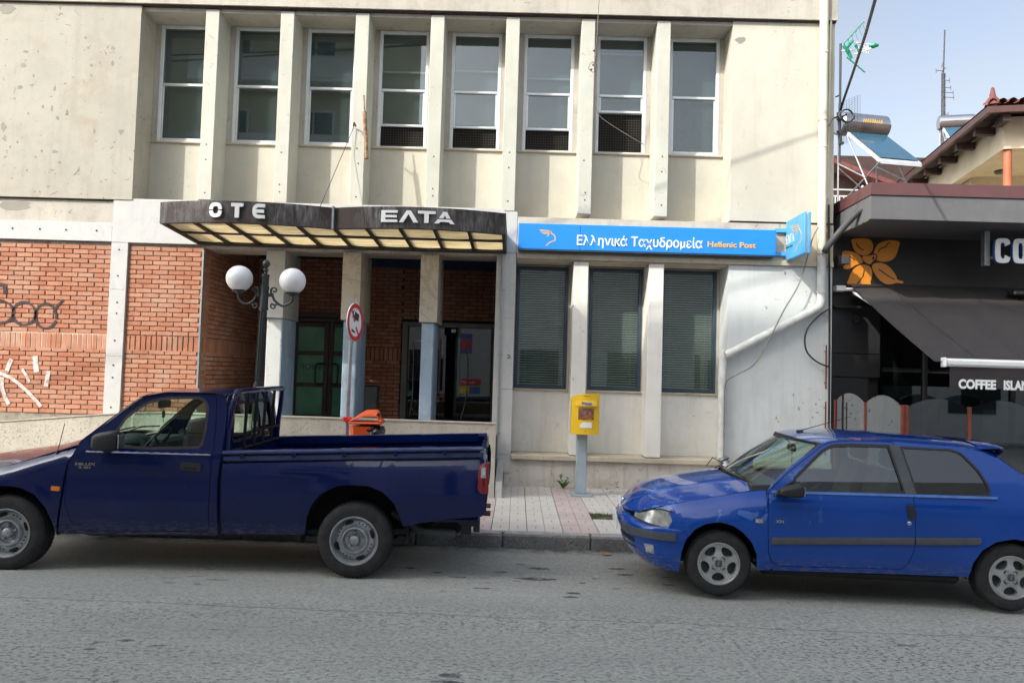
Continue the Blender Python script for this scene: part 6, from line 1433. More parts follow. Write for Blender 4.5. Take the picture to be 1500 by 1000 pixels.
# badge on the near door
tx = MB(); mkT = lambda u, v, d: (u, -(Wt(u, v)+.004+d), v); add_text(tx, 'HILUX', mkT, -3.982-TX, -3.80-TX, .912, .024, .03, .003); add_text(tx, '2.4D', mkT, -3.95-TX, -3.84-TX, .884, .020, .03, .003); tx.build('badge', 'chrome', tk)
# hood, cowl, windshield, roof
hood = sm_rows(tl([(-4.00, .772, 1.088, -4.14, 1.125), (-4.3, .770, .990, -4.40, 1.045), (-4.6, .768, .894, -4.72, .985), (-4.9, .76, .828, -5.02, .935), (-5.1, .73, .785, -5.26, .885), (-5.2, .70, .755, -5.36, .80)]), 4)
hood = [(r[0], r[1], r[2], r[3]-TX, r[4]) for r in hood]
mb = MB(); loft(mb, hood, 24, 3.0); mb.build('hood', 'navy', tk)
mb = MB(); loft(mb, [(-3.98-TX, .775, 1.09, -4.15-TX, 1.128), (-3.94-TX, .76, 1.10, -4.08-TX, 1.14)], 16, 2.5); mb.build('cowl', 'black', tk)
ws = [(-3.945-TX, .765, 1.105, -4.10-TX, 1.135), (-3.75-TX, .735, 1.29, -3.87-TX, 1.33), (-3.55-TX, .705, 1.465, -3.63-TX, 1.50), (-3.47-TX, .69, 1.525, -3.53-TX, 1.555)]
mb = MB(); loft(mb, ws, 16, 2.2); mb.build('windshield', 'glass_car', tk)
mb = MB(); 
for s in (-1, 1): mb.tube([(r[0]-.0, s*(r[1]+.012), r[2]+.004) for r in ws], .018, 6)
mb.tube([(ws[-1][0]+(ws[-1][3]-ws[-1][0])*(1-abs(u)**2.2), ws[-1][1]*u, ws[-1][2]+(ws[-1][4]-ws[-1][2])*(1-abs(u)**2.2)+.005) for u in [i/8-1 for i in range(17)]], .016, 6); mb.build('windshield_seal', 'black', tk)
roof = [(-3.50-TX, .708, 1.513, -3.54-TX, 1.560), (-3.42-TX, .718, 1.553, -3.44-TX, 1.588), (-3.25-TX, .710, 1.588, -3.25-TX, 1.611), (-3.0-TX, .709, 1.592, -3.0-TX, 1.617), (-2.80-TX, .709, 1.590, -2.80-TX, 1.612), (-2.715-TX, .712, 1.568, -2.70-TX, 1.585)]
mb = MB(); loft(mb, roof, 20, 3.2); mb.build('roof', 'navy', tk)
# cab rear wall with window
mkR = lambda u, v, d: (-2.672-TX-.02*(v-1)*0-d-(.0 if v < 1.3 else .10*(v-1.3)), u, v)
rear_o = rnd([(-.80, .36, 0), (.80, .36, 0), (.80, 1.0, .03), (.70, 1.575, .10), (-.70, 1.575, .10), (-.80, 1.0, .03)], 4); rw = rnd([(-.60, 1.13, .05), (.60, 1.13, .05), (.55, 1.50, .08), (-.55, 1.50, .08)], 4)
mb = MB(); sheet(mb, rear_o, [rw], mkR, .07, .03); mb.build('cab_rear', 'navy', tk)
mb = MB(); sheet(mb, shrink(rw, -.01), [shrink(rw, .02)], lambda u, v, d: (mkR(u, v, d)[0]+.006, u, v), .05, .01); mb.build('window_seal', 'black', tk); mb = MB(); sheet(mb, shrink(rw, .01), [], lambda u, v, d: (mkR(u, v, 0)[0]-.01, u, v), .1, 0); mb.build('rear_window', 'glass_car', tk)
# interior
mb = MB(); mb.cbox(-4.0-TX, -2.75-TX, -.74, .74, .30, .50, .02); mb.build('cab_floor', 'interior', tk)
mb = MB(); loft(mb, sm_rows(tl([(-3.93, .70, 1.06, 0, 0), (-3.75, .70, 1.09, 0, 0), (-3.62, .70, 1.03, 0, 0), (-3.58, .70, .75, 0, 0)]), 3), 8, 2); 
mb = MB(); mb.cbox(-3.95-TX, -3.60-TX, -.70, .70, .80, 1.075, .04); mb.sphere((-3.70-TX, -.36, 1.09), .16, 16, 8, (1, 1.2, .5)); mb.cbox(-3.68-TX, -3.55-TX, -.10, .12, .55, 1.03, .03); mb.build('dashboard', 'interior', tk)
mb = MB(); n = 28; c0 = Vector((-3.48-TX, -.37, 1.085)); ax = Vector((-.80, 0, .6)).normalized(); e1 = Vector((0, 1, 0)); e2 = ax.cross(e1)
mb.tube([tuple(c0+e1*(.185*math.cos(2*math.pi*i/n))+e2*(.185*math.sin(2*math.pi*i/n))) for i in range(n)], .014, 8, True)
for a in (0, 120, 240): mb.tube([tuple(c0-ax*.03), tuple(c0+e1*(.18*math.cos(R(a+90)))+e2*(.18*math.sin(R(a+90))))], .012, 6)
mb.tube([tuple(c0-ax*.02), tuple(c0-ax*.30)], .03, 8); mb.build('steering_wheel', 'black', tk)
for yy in (-.36, .36):
    mb = MB(); mb.cbox(-3.36-TX, -2.95-TX, yy-.27, yy+.27, .50, .70, .05); mb.prism([(-2.98-TX, .62), (-2.84-TX, .62), (-2.76-TX, 1.08), (-2.86-TX, 1.10)], 'y', yy-.25, yy+.25); mb.build('seat', 'seat', tk)
mb = MB(); mb.cbox(-3.60-TX, -3.57-TX, -.13, .13, 1.40, 1.48, .012); mb.tube([(-3.585-TX, 0, 1.48), (-3.57-TX, 0, 1.54)], .01, 6); mb.cbox(-3.60-TX, -3.585-TX, -.02, .03, 1.30, 1.37, .004); mb.tube([(-3.59-TX, 0, 1.41), (-3.59-TX, 0, 1.25)], .004, 4); mb.build('rear_view_mirror', 'black', tk)
for s in (-1, 1): mb = MB(); mb.cbox(-3.55-TX, -3.32-TX, s*.05 if s < 0 else .05, s*.50, 1.535, 1.548, .004); mb.build('sun_visor', 'interior', tk)
# bed
bz = lambda x: .958+(x+2.664)*.0425      # world x; side panel edge rises to the rear
bed_o = [(-2.662-TX, bz(-2.662)), (-2.662-TX, .315), (-2.28-TX, .325), (-1.93-TX, .334)]+archR+[(-1.005-TX, .436), (-.79-TX, .483), (-.56-TX, .522), (-.30-TX, .545), (-.262-TX, .60), (-.250-TX, .75), (-.250-TX, .96), (-.262-TX, 1.045), (-.29-TX, 1.058)]+[(x-TX, bz(x)) for x in (-.8, -1.4, -2.0)]
def Wb(x, z):
    w = .845; wx = x+TX; d = bz(wx)-z
    if d < .10: w -= .028*(1-max(0, d)/.10)**2
    if z > .70: w -= .045*min(1, (z-.70)/.34)**2*max(0, min(1, (wx+2.2)/.9))
    w += .007*math.exp(-((z-.605)/.018)**2)*max(0, min(1, (-1.9-wx)/.1))
    q2 = max(0, 1-abs(wx+.62)/.38); w += .009*math.exp(-((z-.725)/.016)**2)*min(1, q2*4)
    w -= .018*math.exp(-((z-.655)/.03)**2)*0
    if z < .64: w -= .05*((.64-z)/.3)**1.6
    if z < .66: w -= .008
    q = math.hypot((wx+1.46), (z-.33)); w += .010*math.exp(-((q-.49)/.07)**2)
    if wx > -.36: w -= .5*(wx+.36)**2*3
    return w
for s in (-1, 1):
    mb = MB(); sheet(mb, bed_o, [], lambda u, v, d: (u, s*(Wb(u, v)-d), v), .045, .03); mb.build('bed_side', 'navy', tk)
    # top rails
    mb = MB(); P = [(-2.67-TX, s*.80, bz(-2.67)+.045), (-.31-TX, s*.80, bz(-.31)+.055)]
    def rail(mb, dz0, dz1, y0, y1, x0=-2.67, x1=-.30):
        mb.add([(x0-TX, s*y0, bz(x0)+dz0), (x1-TX, s*y0, bz(x1)+dz0), (x1-TX, s*y0, bz(x1)+dz1), (x0-TX, s*y0, bz(x0)+dz1), (x0-TX, s*y1, bz(x0)+dz0), (x1-TX, s*y1, bz(x1)+dz0), (x1-TX, s*y1, bz(x1)+dz1), (x0-TX, s*y1, bz(x0)+dz1)],
               [(0, 1, 2, 3), (4, 7, 6, 5), (0, 4, 5, 1), (3, 2, 6, 7), (0, 3, 7, 4), (1, 5, 6, 2)])
    rail(mb, .022, .062, .795, .76); mb.build('rail_band', 'navy_sheen', tk)
    mb = MB(); mb.tube([(-2.675-TX, s*.805, bz(-2.675)+.098), (-.305-TX, s*.805, bz(-.305)+.098)], .017, 8); mb2 = mb; rail(mb2, .085, .112, .80, .72); mb2.build('bed_rail', 'navy_sheen', tk)
    mb = MB()
    for x in (-2.501, -2.028, -1.568, -1.103, -.650): mb.cbox(x-.018-TX, x+.018-TX, s*.80-.018, s*.80+.018, bz(x)+.045, bz(x)+.095, .006)
    mb.build('rope_hooks', 'navy', tk)
    mb = MB(); rail(mb, -.18, .10, .755, .735); mb.build('bed_inner_wall', 'navy', tk)
    mb = MB(); rail(mb, .03, .115, .735, .70, -2.60, -.40); mb.build('inner_rail', 'navy', tk)
mb = MB(); mb.cbox(-2.685-TX, -2.665-TX, -.80, .80, .32, .95, .004); mb.build('gap_panel', 'black_matt', tk); mb = MB(); mb.cbox(-2.655-TX, -1.98-TX, -.75, .75, .47, .50, .004); mb.cbox(-1.975-TX, -.96-TX, -.47, .47, .475, .505, .004); mb.cbox(-.955-TX, -.33-TX, -.75, .75, .47, .50, .004); mb.cbox(-2.66-TX, -2.63-TX, -.76, .76, .40, 1.03, .006); mb.build('bed_floor', 'navy', tk)
mb = MB(); sheet(mb, rnd([(-.80, .56, .02), (.80, .56, .02), (.79, 1.12, .02), (-.79, 1.12, .02)], 3), [], lambda u, v, d: (-.285-TX-d-.01*(v-.5), u, v), .1, .045); mb.build('tailgate', 'navy', tk)
mb = MB(); mb.cbox(-.335-TX, -.28-TX, -.79, -.735, 1.02, 1.15, .006); mb.cbox(-.335-TX, -.28-TX, .735, .79, 1.02, 1.15, .006); mb.cbox(-.30-TX, -.265-TX, -.80, -.79, 1.06, 1.10, .003); mb.build('tailgate_latch', 'steel', tk)
for s in (-1, 1):
    def WL(x, z): return Wb(x, z)+.008
    P = rnd([(a-TX, b, r) for a, b, r in ((-.345, .975, .05), (-.30, 1.028, .03), (-.247, 1.035, .01), (-.245, .752, .01), (-.315, .755, .03), (-.345, .79, .03))], 4)
    mb = MB(); sheet(mb, P, [], lambda u, v, d: (u, s*(WL(u, v)-d), v), .03, .02); ll = mb.build('tail_light', 'lens_red', tk)
    P = rnd([(a-TX, b, r) for a, b, r in ((-.318, .985, .03), (-.245, .99, .005), (-.245, .895, .0), (-.318, .895, .0))], 3)
    mb = MB(); sheet(mb, P, [], lambda u, v, d: (u, s*(WL(u, v)+.003-d), v), .03, .004); mb.build('reversing_lens', 'lens_clear', ll)
    if s < 0: mb = MB(); mb.cbox(-.275-TX, -.247-TX, s*.83, s*.74, .755, 1.03, .006); mb.build('rear_lens', 'lens_red', ll)
    else: ll.location.x -= .03
mb = MB(); mb.cbox(-.26-TX, -.16-TX, -.55, .78, .44, .52, .01) if False else None
mb.cbox(-.34-TX, -.235-TX, .50, .72, .30, .32, .005); mb.cbox(-.34-TX, -.235-TX, .50, .72, .385, .40, .005); mb.build('bumper_bracket', M('dark_red_paint', (.06, .008, .012), .5), tk)
mb = MB(); mb.cbox(-.50-TX, -.40-TX, -.60, -.53, .33, .50, .006); mb.prism([(-.66-TX, .52), (-.36-TX, .53), (-.38-TX, .42), (-.46-TX, .41)], 'y', -.66, -.60); mb.cbox(-.38-TX, -.32-TX, -.62, -.54, .36, .50, .004); mb.build('mud_bracket', 'black', tk)
# rack behind the cab
rk = MB(); X0 = -2.59
pts = [(-2.66, -.74, 1.06), (-2.655, -.735, 1.25), (-2.64, -.72, 1.45), (-2.615, -.68, 1.585), (-2.60, -.60, 1.612), (-2.60, .60, 1.612), (-2.60, .68, 1.585), (-2.615, .72, 1.45), (-2.64, .735, 1.25), (-2.65, .74, 1.03)]
rk.tube([(p[0]-TX, p[1], p[2]) for p in smooth_pts(pts, 4)], .027, 10); rk.build('rack_hoop', 'navy', tk)
rk = MB()
for y in (-.42, -.14, .14, .42): rk.tube([(-2.60-TX, y, 1.60), (-2.62-TX, y, 1.06)], .016, 6)
for z in (1.20, 1.06): rk.tube([(-2.63-TX, -.72, z), (-2.63-TX, .72, z)], .014, 6)
rk.build('rack_bars', 'black_matt', tk)
# underside, wheel housings, exhaust
mb = MB(); mb.cbox(-5.0-TX, -.5-TX, -.45, .45, .30, .46, .03); mb.build('chassis', 'black_matt', tk)
mb = MB(); mb.cbox(-4.10-TX, -1.98-TX, -.60, .60, .285, .42, .03); mb.cbox(-1.98-TX, -1.80-TX, -.58, -.50, .26, .34, .01); mb.tube([(-2.02-TX, -.62, .30), (-1.90-TX, -.60, .25), (-1.45-TX, -.58, .30), (-.85-TX, -.56, .36), (-.62-TX, -.56, .50)], .028, 6); mb.tube([(-2.0-TX, -.66, .28), (-2.0-TX, -.56, .28)], .035, 10); mb.build('leaf_spring', 'black', tk)
for s in (-1, 1):
    for (cx_, cz, r_) in ((-4.56-TX, .33, .43), (-1.46-TX, .33, .48)):
        mb = MB(); mb.lathe([(r_, s*.80), (r_, s*.48), (0, s*.48)], (cx_, 0, cz), 'y', 24, math.radians(-8), math.radians(188)); mb.build('wheel_housing', 'black_matt', tk)
mb = MB(); mb.tube(smooth_pts([(-1.15-TX, -.50, .50), (-1.0-TX, -.56, .42), (-.85-TX, -.60, .36), (-.62-TX, -.66, .355), (-.55-TX, -.68, .35)], 4), .035, 10); mb.tube([(-1.55-TX, -.5, .30), (-1.45-TX, .5, .30)], .06, 8); mb.build('exhaust', 'grey_plastic', tk)
mb = MB(); mb.cbox(-5.42-TX, -5.25-TX, -.78, .78, .40, .62, .04); mb.build('front_bumper', 'navy', tk); mb = MB(); mb.cbox(-5.38-TX, -5.30-TX, -.70, .70, .63, .80, .03); mb.build('grille', 'black', tk)
for s in (-1, 1): mb = MB(); mb.cbox(-5.39-TX, -5.28-TX, s*.46, s*.72, .65, .79, .02); mb.build('headlight', 'lens_clear', tk)
mb = MB(); mb.tube([(-4.185-TX, -.775, .995), (-4.185-TX, -.775, 1.02)], .014, 8); mb.tube([(-4.185-TX, -.775, 1.02), (-4.135-TX, -.775, 1.275)], .0035, 5); mb.build('aerial', 'black', tk)
mb = MB(); mb.tube([(-4.02-TX, -.45, 1.13), (-3.93-TX, -.40, 1.17), (-3.92-TX, .1, 1.19)], .008, 5); mb.tube([(-4.02-TX, .20, 1.14), (-3.93-TX, .25, 1.18), (-3.92-TX, .65, 1.16)], .008, 5); mb.build('wiper', 'black', tk)
for (x, zc_) in ((-4.58, .285), (-1.45, .297)):
    for s in (-1, 1): make_wheel(tk, (x-TX, s*.825, zc_), .338, .20, True, s)

# ================================================================== blue hatchback (faces left)
pg = root('hatchback', (1.836, 7.243, 0), 'faded blue three door hatchback with peeling clear coat parked at the right', 'car', local=True, rz=-math.atan2(.0717, .99743))
def Wp(x, z):
    w = .80
    if z > .86: w -= .30*(z-.86)
    if z < .50: w -= .045*((.50-z)/.25)**2
    w -= .006*math.sin(max(0, min(1, (z-.6)/.26))*math.pi)*-1
    if x > 2.45: w -= .40*(x-2.45)**2
    return w
def hz(x): # hood edge height
    T = [(-.75, .62), (-.56, .69), (-.445, .741), (-.25, .788), (0, .838), (.2, .880), (.40, .905)]
    for (a, b), (c, d) in zip(T[:-1], T[1:]):
        if x <= c: return b+(d-b)*(x-a)/(c-a)
    return .905
def plan(x, z):  # half width of the nose in plan (superellipse towards the front)
    xe, xf = -.30, -.835+.10*max(0, z-.56); 
    if x >= xe: return .80
    t = min(1, (xe-x)/(xe-xf)); return .80*(1-t**2.5)**(1/2.5)
def Wfp(x, z):
    w = min(Wp(x, z), plan(x, z)); d = hz(x)-z
    if d < .20: w -= .085*(1-max(0, d)/.20)**2.2
    q = math.hypot(x+.0, z-.27); w += .014*math.exp(-((q-.385)/.045)**2)
    return w
door_p = rnd([(.402, .903, 0), (.398, .68, 0), (.408, .37, .05), (.47, .280, .06), (1.54, .305, .08), (1.598, .49, .03), (1.602, .757, 0), (1.588, .90, 0), (1.475, 1.352, .02), (1.15, 1.353, .05), (.955, 1.335, .08), (.87, 1.295, .04), (.58, 1.07, 0)], 5)
dwin = rnd([(.625, .905, .02), (.62, 1.02, .02), (.885, 1.270, .04), (.975, 1.312, .03), (1.15, 1.322, .02), (1.445, 1.322, .01), (1.535, .945, .01), (1.50, .925, .01)], 4)
qwin = rnd([(1.535, 1.318, .01), (1.955, 1.312, .03), (2.036, 1.283, .03), (2.154, 1.150, .02), (2.226, 1.005, .03), (2.210, .940, .02), (1.625, .918, .01)], 4)
archPF = [(.322, .23), (.310, .37), (.265, .47), (.20, .545), (.105, .608), (-.005, .635), (-.125, .615), (-.215, .565), (-.275, .49), (-.318, .38), (-.332, .25)]
archPR = [(2.045, .262), (2.07, .39), (2.135, .495), (2.25, .57), (2.385, .60), (2.52, .585), (2.63, .52), (2.70, .42), (2.73, .30)]
fend = [(.397, .905), (.393, .68), (.402, .37), (.445, .262), (.43, .24)]+archPF[:9]+[(-.30, .545), (-.44, .560), (-.405, .62), (-.42, .668), (-.485, .70), (-.535, .703)]+[(x, hz(x)) for x in (-.445, -.35, -.25, -.12, 0, .1, .2, .3)]
side_o = rnd([(.55, 1.075, 0), (.87, 1.32, .03), (.97, 1.356, .05), (1.15, 1.364, 0), (1.50, 1.357, 0), (2.0, 1.333, 0), (2.20, 1.302, .03), (2.335, 1.245, .03), (2.58, 1.065, 0), (2.80, .90, .04), (2.93, .80, .05), (2.98, .62, .05), (2.99, .45, .05), (2.93, .33, .05), (2.73, .30, 0)], 4)+archPR[::-1][1:]+[(1.41, .255), (.46, .235), (.435, .262)]
side_o = side_o+[(.394, .37), (.388, .68), (.395, .915)]
side_o = [p for p in side_o]
for s in (-1, 1):
    fn = lambda e: (lambda u, v, d: (u, s*(Wp(u, v)+e-d), v))
    mb = MB(); sheet(mb, fend, [], lambda u, v, d: (u, s*(Wfp(u, v)-d), v), .035, .02); fd = mb.build('fender', 'blue', pg)
    mb = MB(); sheet(mb, [(p[0], p[1]) for p in side_o], [shrink(door_p, -.0055), shrink(qwin, -.001)], lambda u, v, d: (u, s*(Wp(u, v)+.012*math.exp(-((math.hypot(u-2.385, v-.27)-.355)/.05)**2)-d), v), .045, .03); mb.build('body_side', 'blue', pg)
    mb = MB(); sheet(mb, door_p, [dwin], fn(.002), .04, .02); dr = mb.build('door', 'blue', pg)
    mb = MB(); sheet(mb, shrink(door_p, -.010), [shrink(door_p, .012)], fn(-.008), .04, 0); mb.build('door_gap', 'black_matt', pg)
    mb = MB(); sheet(mb, shrink(dwin, -.010), [shrink(dwin, .016)], fn(.004), .03, .012); mb.build('window_seal', 'black', dr)
    mb = MB(); P = [(1.445, 1.330), (1.528, 1.330), (1.62, .925), (1.535, .925)]; sheet(mb, P, [], fn(.007), .04, .012); mb.build('pillar_trim', 'grey_plastic', dr)
    mb = MB(); sheet(mb, shrink(dwin, .01), [], fn(-.010), .06, 0); mb.build('door_window', 'glass_side', dr)
    mb = MB(); sheet(mb, shrink(qwin, -.004), [shrink(qwin, .014)], fn(.003), .03, .008); mb.build('window_seal', 'black', pg); mb = MB(); sheet(mb, shrink(qwin, .008), [], fn(-.006), .06, 0); mb.build('quarter_window', 'glass_dark', pg)
    # belt bead
    for (x0, x1, tgt) in ((.43, 1.60, dr), (1.605, 2.27, pg)):
        mb = MB(); zz = lambda x: .893+.012*(x-.43); mb.add([(x0, s*(Wp(x0, .9)+.002), zz(x0)), (x1, s*(Wp(x1, .9)+.002), zz(x1)), (x1, s*(Wp(x1, .9)+.010), zz(x1)+.006), (x0, s*(Wp(x0, .9)+.010), zz(x0)+.006), (x1, s*(Wp(x1, .9)-.004), zz(x1)+.026), (x0, s*(Wp(x0, .9)-.004), zz(x0)+.026)], [(0, 1, 2, 3), (3, 2, 4, 5)]); mb.build('belt_bead', 'blue_sheen', tgt)
    mb = MB(); zm_ = lambda x: .497+.050*(x-.43)/1.16
    for (x0, x1, tgt) in ((.425, 1.592, dr), (1.606, 2.126, pg)):
        mb = MB(); P = rnd([(x0, zm_(x0)-.029, .006), (x1, zm_(x1)-.028, .006 if x1 < 2 else .03), (x1, zm_(x1)+.028, .006), (x0, zm_(x0)+.029, .006)], 3)
        sheet(mb, P, [], lambda u, v, d: (u, s*(Wp(u, v)+.022-.006*abs(v-zm_(u))/.034-d), v), .03, .022); mo_ = mb.build('side_moulding', 'grey_plastic', tgt)
    mb = MB(); P = rnd([(1.532, .845, .012), (1.592, .845, .008), (1.598, .735, .008), (1.542, .735, .015)], 3); sheet(mb, P, [], fn(.018), .03, .018); mb.build('door_handle', 'black', dr)
    mb = MB(); mb.lathe([(0, -s*.0), (.012, 0), (.018, s*-.004)], (1.553, s*(Wp(1.553, .692)+.006), .692), 'y', 12); mb.build('door_lock', 'chrome', dr)
    mb = MB(); P = rnd([(.291, .677, .008), (.351, .675, .008), (.351, .641, .008), (.291, .643, .008)], 3); sheet(mb, P, [], lambda u, v, d: (u, s*(Wfp(u, v)+.008-d), v), .02, .01); mb.build('side_repeater', 'lens_clear', fd)
    # mirror
    mb = MB(); mb.add(*superell((.555, s*.905, .935), (.105, .062, .050), .6))
    for i, v in enumerate(mb.v):
        q_ = v[0]-.555; mb.v[i] = (v[0], v[1], .935+(v[2]-.935)*(1+3.5*q_)+.10*q_)
    mr = mb.build('door_mirror', 'black', pg); mb = MB(); mb.prism([(.44, .890), (.60, .895), (.605, 1.01), (.53, .96)], 'y', s*.785, s*.806); mb.prism([(.44, .892), (.56, .892), (.55, .95), (.50, .94)], 'y', s*.80, s*.87); mb.build('mirror_foot', 'black', mr)
    mb = MB(); mb.cbox(.650, .658, s*.85, s*.955, .900, .975, .004); mb.build('mirror_glass', 'chrome', mr)
tx = MB(); add_text(tx, 'XN', lambda u, v, d: (u, -(Wp(u, v)+.004+d), v), .456, .527, .648, .028, .03, .003); tx.build('badge', 'chrome', pg)
# hood
hr = sm_rows([(.395, .655, .908, .150, .968), (.20, .700, .884, -.03, .938), (0, .715, .841, -.20, .905), (-.25, .712, .790, -.40, .862), (-.445, .690, .742, -.575, .806), (-.56, .62, .697, -.70, .735), (-.65, .53, .655, -.77, .660), (-.68, .47, .632, -.795, .618)], 5)
mb = MB(); loft(mb, hr, 48, 2.6)
for i, v in enumerate(mb.v):   # raised centre panel of the hood
    x, y, z = v; k = 1/(1+math.exp((abs(y)-.42-.12*(x+.6))/.02)); mb.v[i] = (x, y, z+.007*k*max(0, min(1, (x+.75)/.2)))
mb.build('hood', 'blue', pg)
mb = MB(); loft(mb, [(.40, .66, .895, .165, .955), (.46, .70, .885, .25, .965)], 20, 2.4); mb.build('cowl', 'black', pg)
wp = sm_rows([(.435, .69, .905, .19, .975), (.60, .672, 1.065, .37, 1.115), (.76, .655, 1.215, .56, 1.235), (.87, .64, 1.312, .715, 1.335)], 3)
mb = MB(); loft(mb, wp, 20, 2.2); mb.build('windshield', 'glass_car', pg)
mb = MB()
for s in (-1, 1): mb.tube([(r[0], s*(r[1]+.006), r[2]+.004) for r in wp], .016, 6)
rowcurve = lambda r, du=0: [(r[0]+(r[3]-r[0])*(1-abs(u)**2.2), r[1]*u, r[2]+(r[4]-r[2])*(1-abs(u)**2.2)+.004) for u in [i/10-1 for i in range(21)]]
mb.tube(rowcurve(wp[-1]), .014, 6); mb.tube(rowcurve(wp[0]), .014, 6); mb.build('windshield_seal', 'black', pg)
mb = MB(); r0, r1_ = wp[-1], wp[-2]
loft(mb, [(r0[0]-.004, r0[1]-.03, r0[2]-.004+.004, r0[3]-.002, r0[4]+.001), tuple(a*.35+b*.65 for a, b in zip(r0, r1_))], 20, 2.2)
for i, v in enumerate(mb.v): mb.v[i] = (v[0]-.004, v[1], v[2]+.004)
mb.build('windshield_band', 'black', pg)
# A pillars (blue) between windshield and door
for s in (-1, 1):
    mb = MB(); A_ = [(r[0], r[1]+.008, r[2]) for r in wp]; B_ = [(.405, .908), (.50, .995), (.60, 1.085), (.70, 1.165), (.78, 1.23), (.86, 1.295), (.92, 1.33)]
    n = 12
    def At_(t): f_ = t*(len(A_)-1); i = min(int(f_), len(A_)-2); q_ = f_-i; return [A_[i][k]*(1-q_)+A_[i+1][k]*q_ for k in range(3)]
    def Bt_(t): f_ = t*(len(B_)-1); i = min(int(f_), len(B_)-2); q_ = f_-i; p = [B_[i][k]*(1-q_)+B_[i+1][k]*q_ for k in range(2)]; return (p[0], Wp(p[0], p[1])+.000, p[1])
    mb.grid(lambda u, v: tuple((At_(u)[k]*(1-v)+Bt_(u)[k]*v)*(s if k == 1 else 1)+(.010*math.sin(math.pi*v) if k == 2 else 0) for k in range(3)), 14, 5); mb.build('windshield_pillar', 'blue', pg)
rp_ = sm_rows([(.87, .648, 1.322, .712, 1.343), (1.0, .652, 1.357, .90, 1.376), (1.2, .650, 1.364, 1.15, 1.398), (1.5, .651, 1.357, 1.5, 1.402), (1.85, .650, 1.340, 1.85, 1.388), (2.1, .655, 1.320, 2.15, 1.372), (2.22, .66, 1.298, 2.30, 1.352), (2.335, .67, 1.248, 2.43, 1.305)], 3)
mb = MB(); loft(mb, rp_, 24, 3.0); mb.build('roof', 'blue', pg)
mb = MB(); loft(mb, sm_rows([(2.335, .67, 1.247, 2.43, 1.303), (2.58, .71, 1.068, 2.68, 1.115), (2.80, .735, .90, 2.90, .93), (2.93, .735, .79, 3.03, .80), (2.98, .72, .55, 3.09, .55), (2.93, .70, .35, 3.05, .32)], 3), 20, 3.2); mb.build('tailgate', 'blue', pg)
mb = MB(); loft(mb, sm_rows([(2.20, .625, 1.318, 2.28, 1.366), (2.31, .625, 1.325, 2.39, 1.362), (2.415, .61, 1.328, 2.49, 1.352), (2.405, .605, 1.285, 2.48, 1.305), (2.335, .62, 1.252, 2.42, 1.300)], 3), 18, 3.0); mb.build('roof_spoiler', 'blue', pg)
# front bumper, lamps, plate
def ring_plan(z, xf, W=.80, xe=-.325, n=26, p=2.5):
    out = []
    for i in range(n+1):
        t = math.pi*i/n-math.pi/2; c, s_ = math.cos(t), math.sin(t); out.append((xe-(xe-xf)*abs(c)**(2/p), W*math.copysign(abs(s_)**(2/p), s_), z))
    return out
bz_ = [(.600, -.765, .785), (.585, -.800, .795), (.56, -.822, .803), (.53, -.830, .806), (.50, -.828, .806), (.455, -.822, .805), (.44, -.812, .800), (.36, -.795, .795), (.28, -.750, .785), (.215, -.68, .765), (.185, -.60, .75)]
rows = [ring_plan(z, xf, W) for z, xf, W in bz_]
mb = MB(); n_ = len(rows[0])
for r in rows: mb.v += r
for i in range(len(rows)-1):
    for j in range(n_-1): mb.f.append((i*n_+j, i*n_+j+1, (i+1)*n_+j+1, (i+1)*n_+j))
for i in range(len(mb.v)):
    x, y, z = mb.v[i]
    xa_ = -.335+(.013*min(1, max(0, (z-.25)/.13))+.040*min(1, max(0, (z-.38)/.11))+.047*min(1, max(0, (z-.49)/.07)))
    if x > -.45: x = x+(xa_+.325)*(x+.45)/.125; mb.v[i] = (x, y, z)
    if i < 3*n_: mb.v[i] = (x, y, z-(.030-.008*(i//n_))*min(1, max(0, (abs(y)-.30)/.42)))
mb.build('front_bumper', 'blue', pg, angle=50)
def band(mb, z0, z1, j0, j1, out):
    def P(z, o):
        for (a, b) in zip(bz_[:-1], bz_[1:]):
            if b[0] <= z <= a[0]: t = (a[0]-z)/(a[0]-b[0]); return ring_plan(z, a[1]*(1-t)+b[1]*t-o, a[2]*(1-t)+b[2]*t+o, -.325, 52)
    A_, B_ = P(z1, out), P(z0, out); A0, B0 = P(z1, 0), P(z0, 0); k = len(mb.v); m_ = j1-j0+1
    for r in (A0, A_, B_, B0): mb.v += r[j0:j1+1]
    for i in range(3):
        for j in range(m_-1): mb.f.append((k+i*m_+j, k+i*m_+j+1, k+(i+1)*m_+j+1, k+(i+1)*m_+j))
    mb.f.append((k, k+m_, k+2*m_, k+3*m_)); mb.f.append((k+m_-1, k+2*m_-1, k+3*m_-1, k+4*m_-1))
mb = MB(); band(mb, .457, .522, 1, 20, .014); mb.build('bumper_strip', 'grey_plastic', pg); mb = MB(); band(mb, .457, .522, 32, 51, .014); mb.build('bumper_strip', 'grey_plastic', pg)
mb = MB(); band(mb, .335, .425, 14, 23, .003); band(mb, .335, .425, 29, 38, .003); mb.build('air_intake', 'black_matt', pg)
mb = MB(); band(mb, .325, .400, 7, 10, .004); fl_ = mb.build('fog_light', 'lens_clear', pg); mb = MB(); band(mb, .325, .400, 42, 45, .004); mb.build('fog_light', 'lens_dark', pg)
mb = MB(); mb.cbox(-.855, -.838, -.26, .26, .43, .545, .004); pt = mb.build('number_plate', 'white_plastic', pg); mb = MB(); add_text(mb, 'ZXN 1834'[:0]+'', lambda u, v, d: (0, 0, 0), 0, 1, 0, 1) if False else None
mb = MB(); loft(mb, [(-.62, .47, .640, -.775, .625), (-.62, .48, .59, -.77, .585)], 16, 2.6); mb.build('grille_gap', 'black_matt', pg)
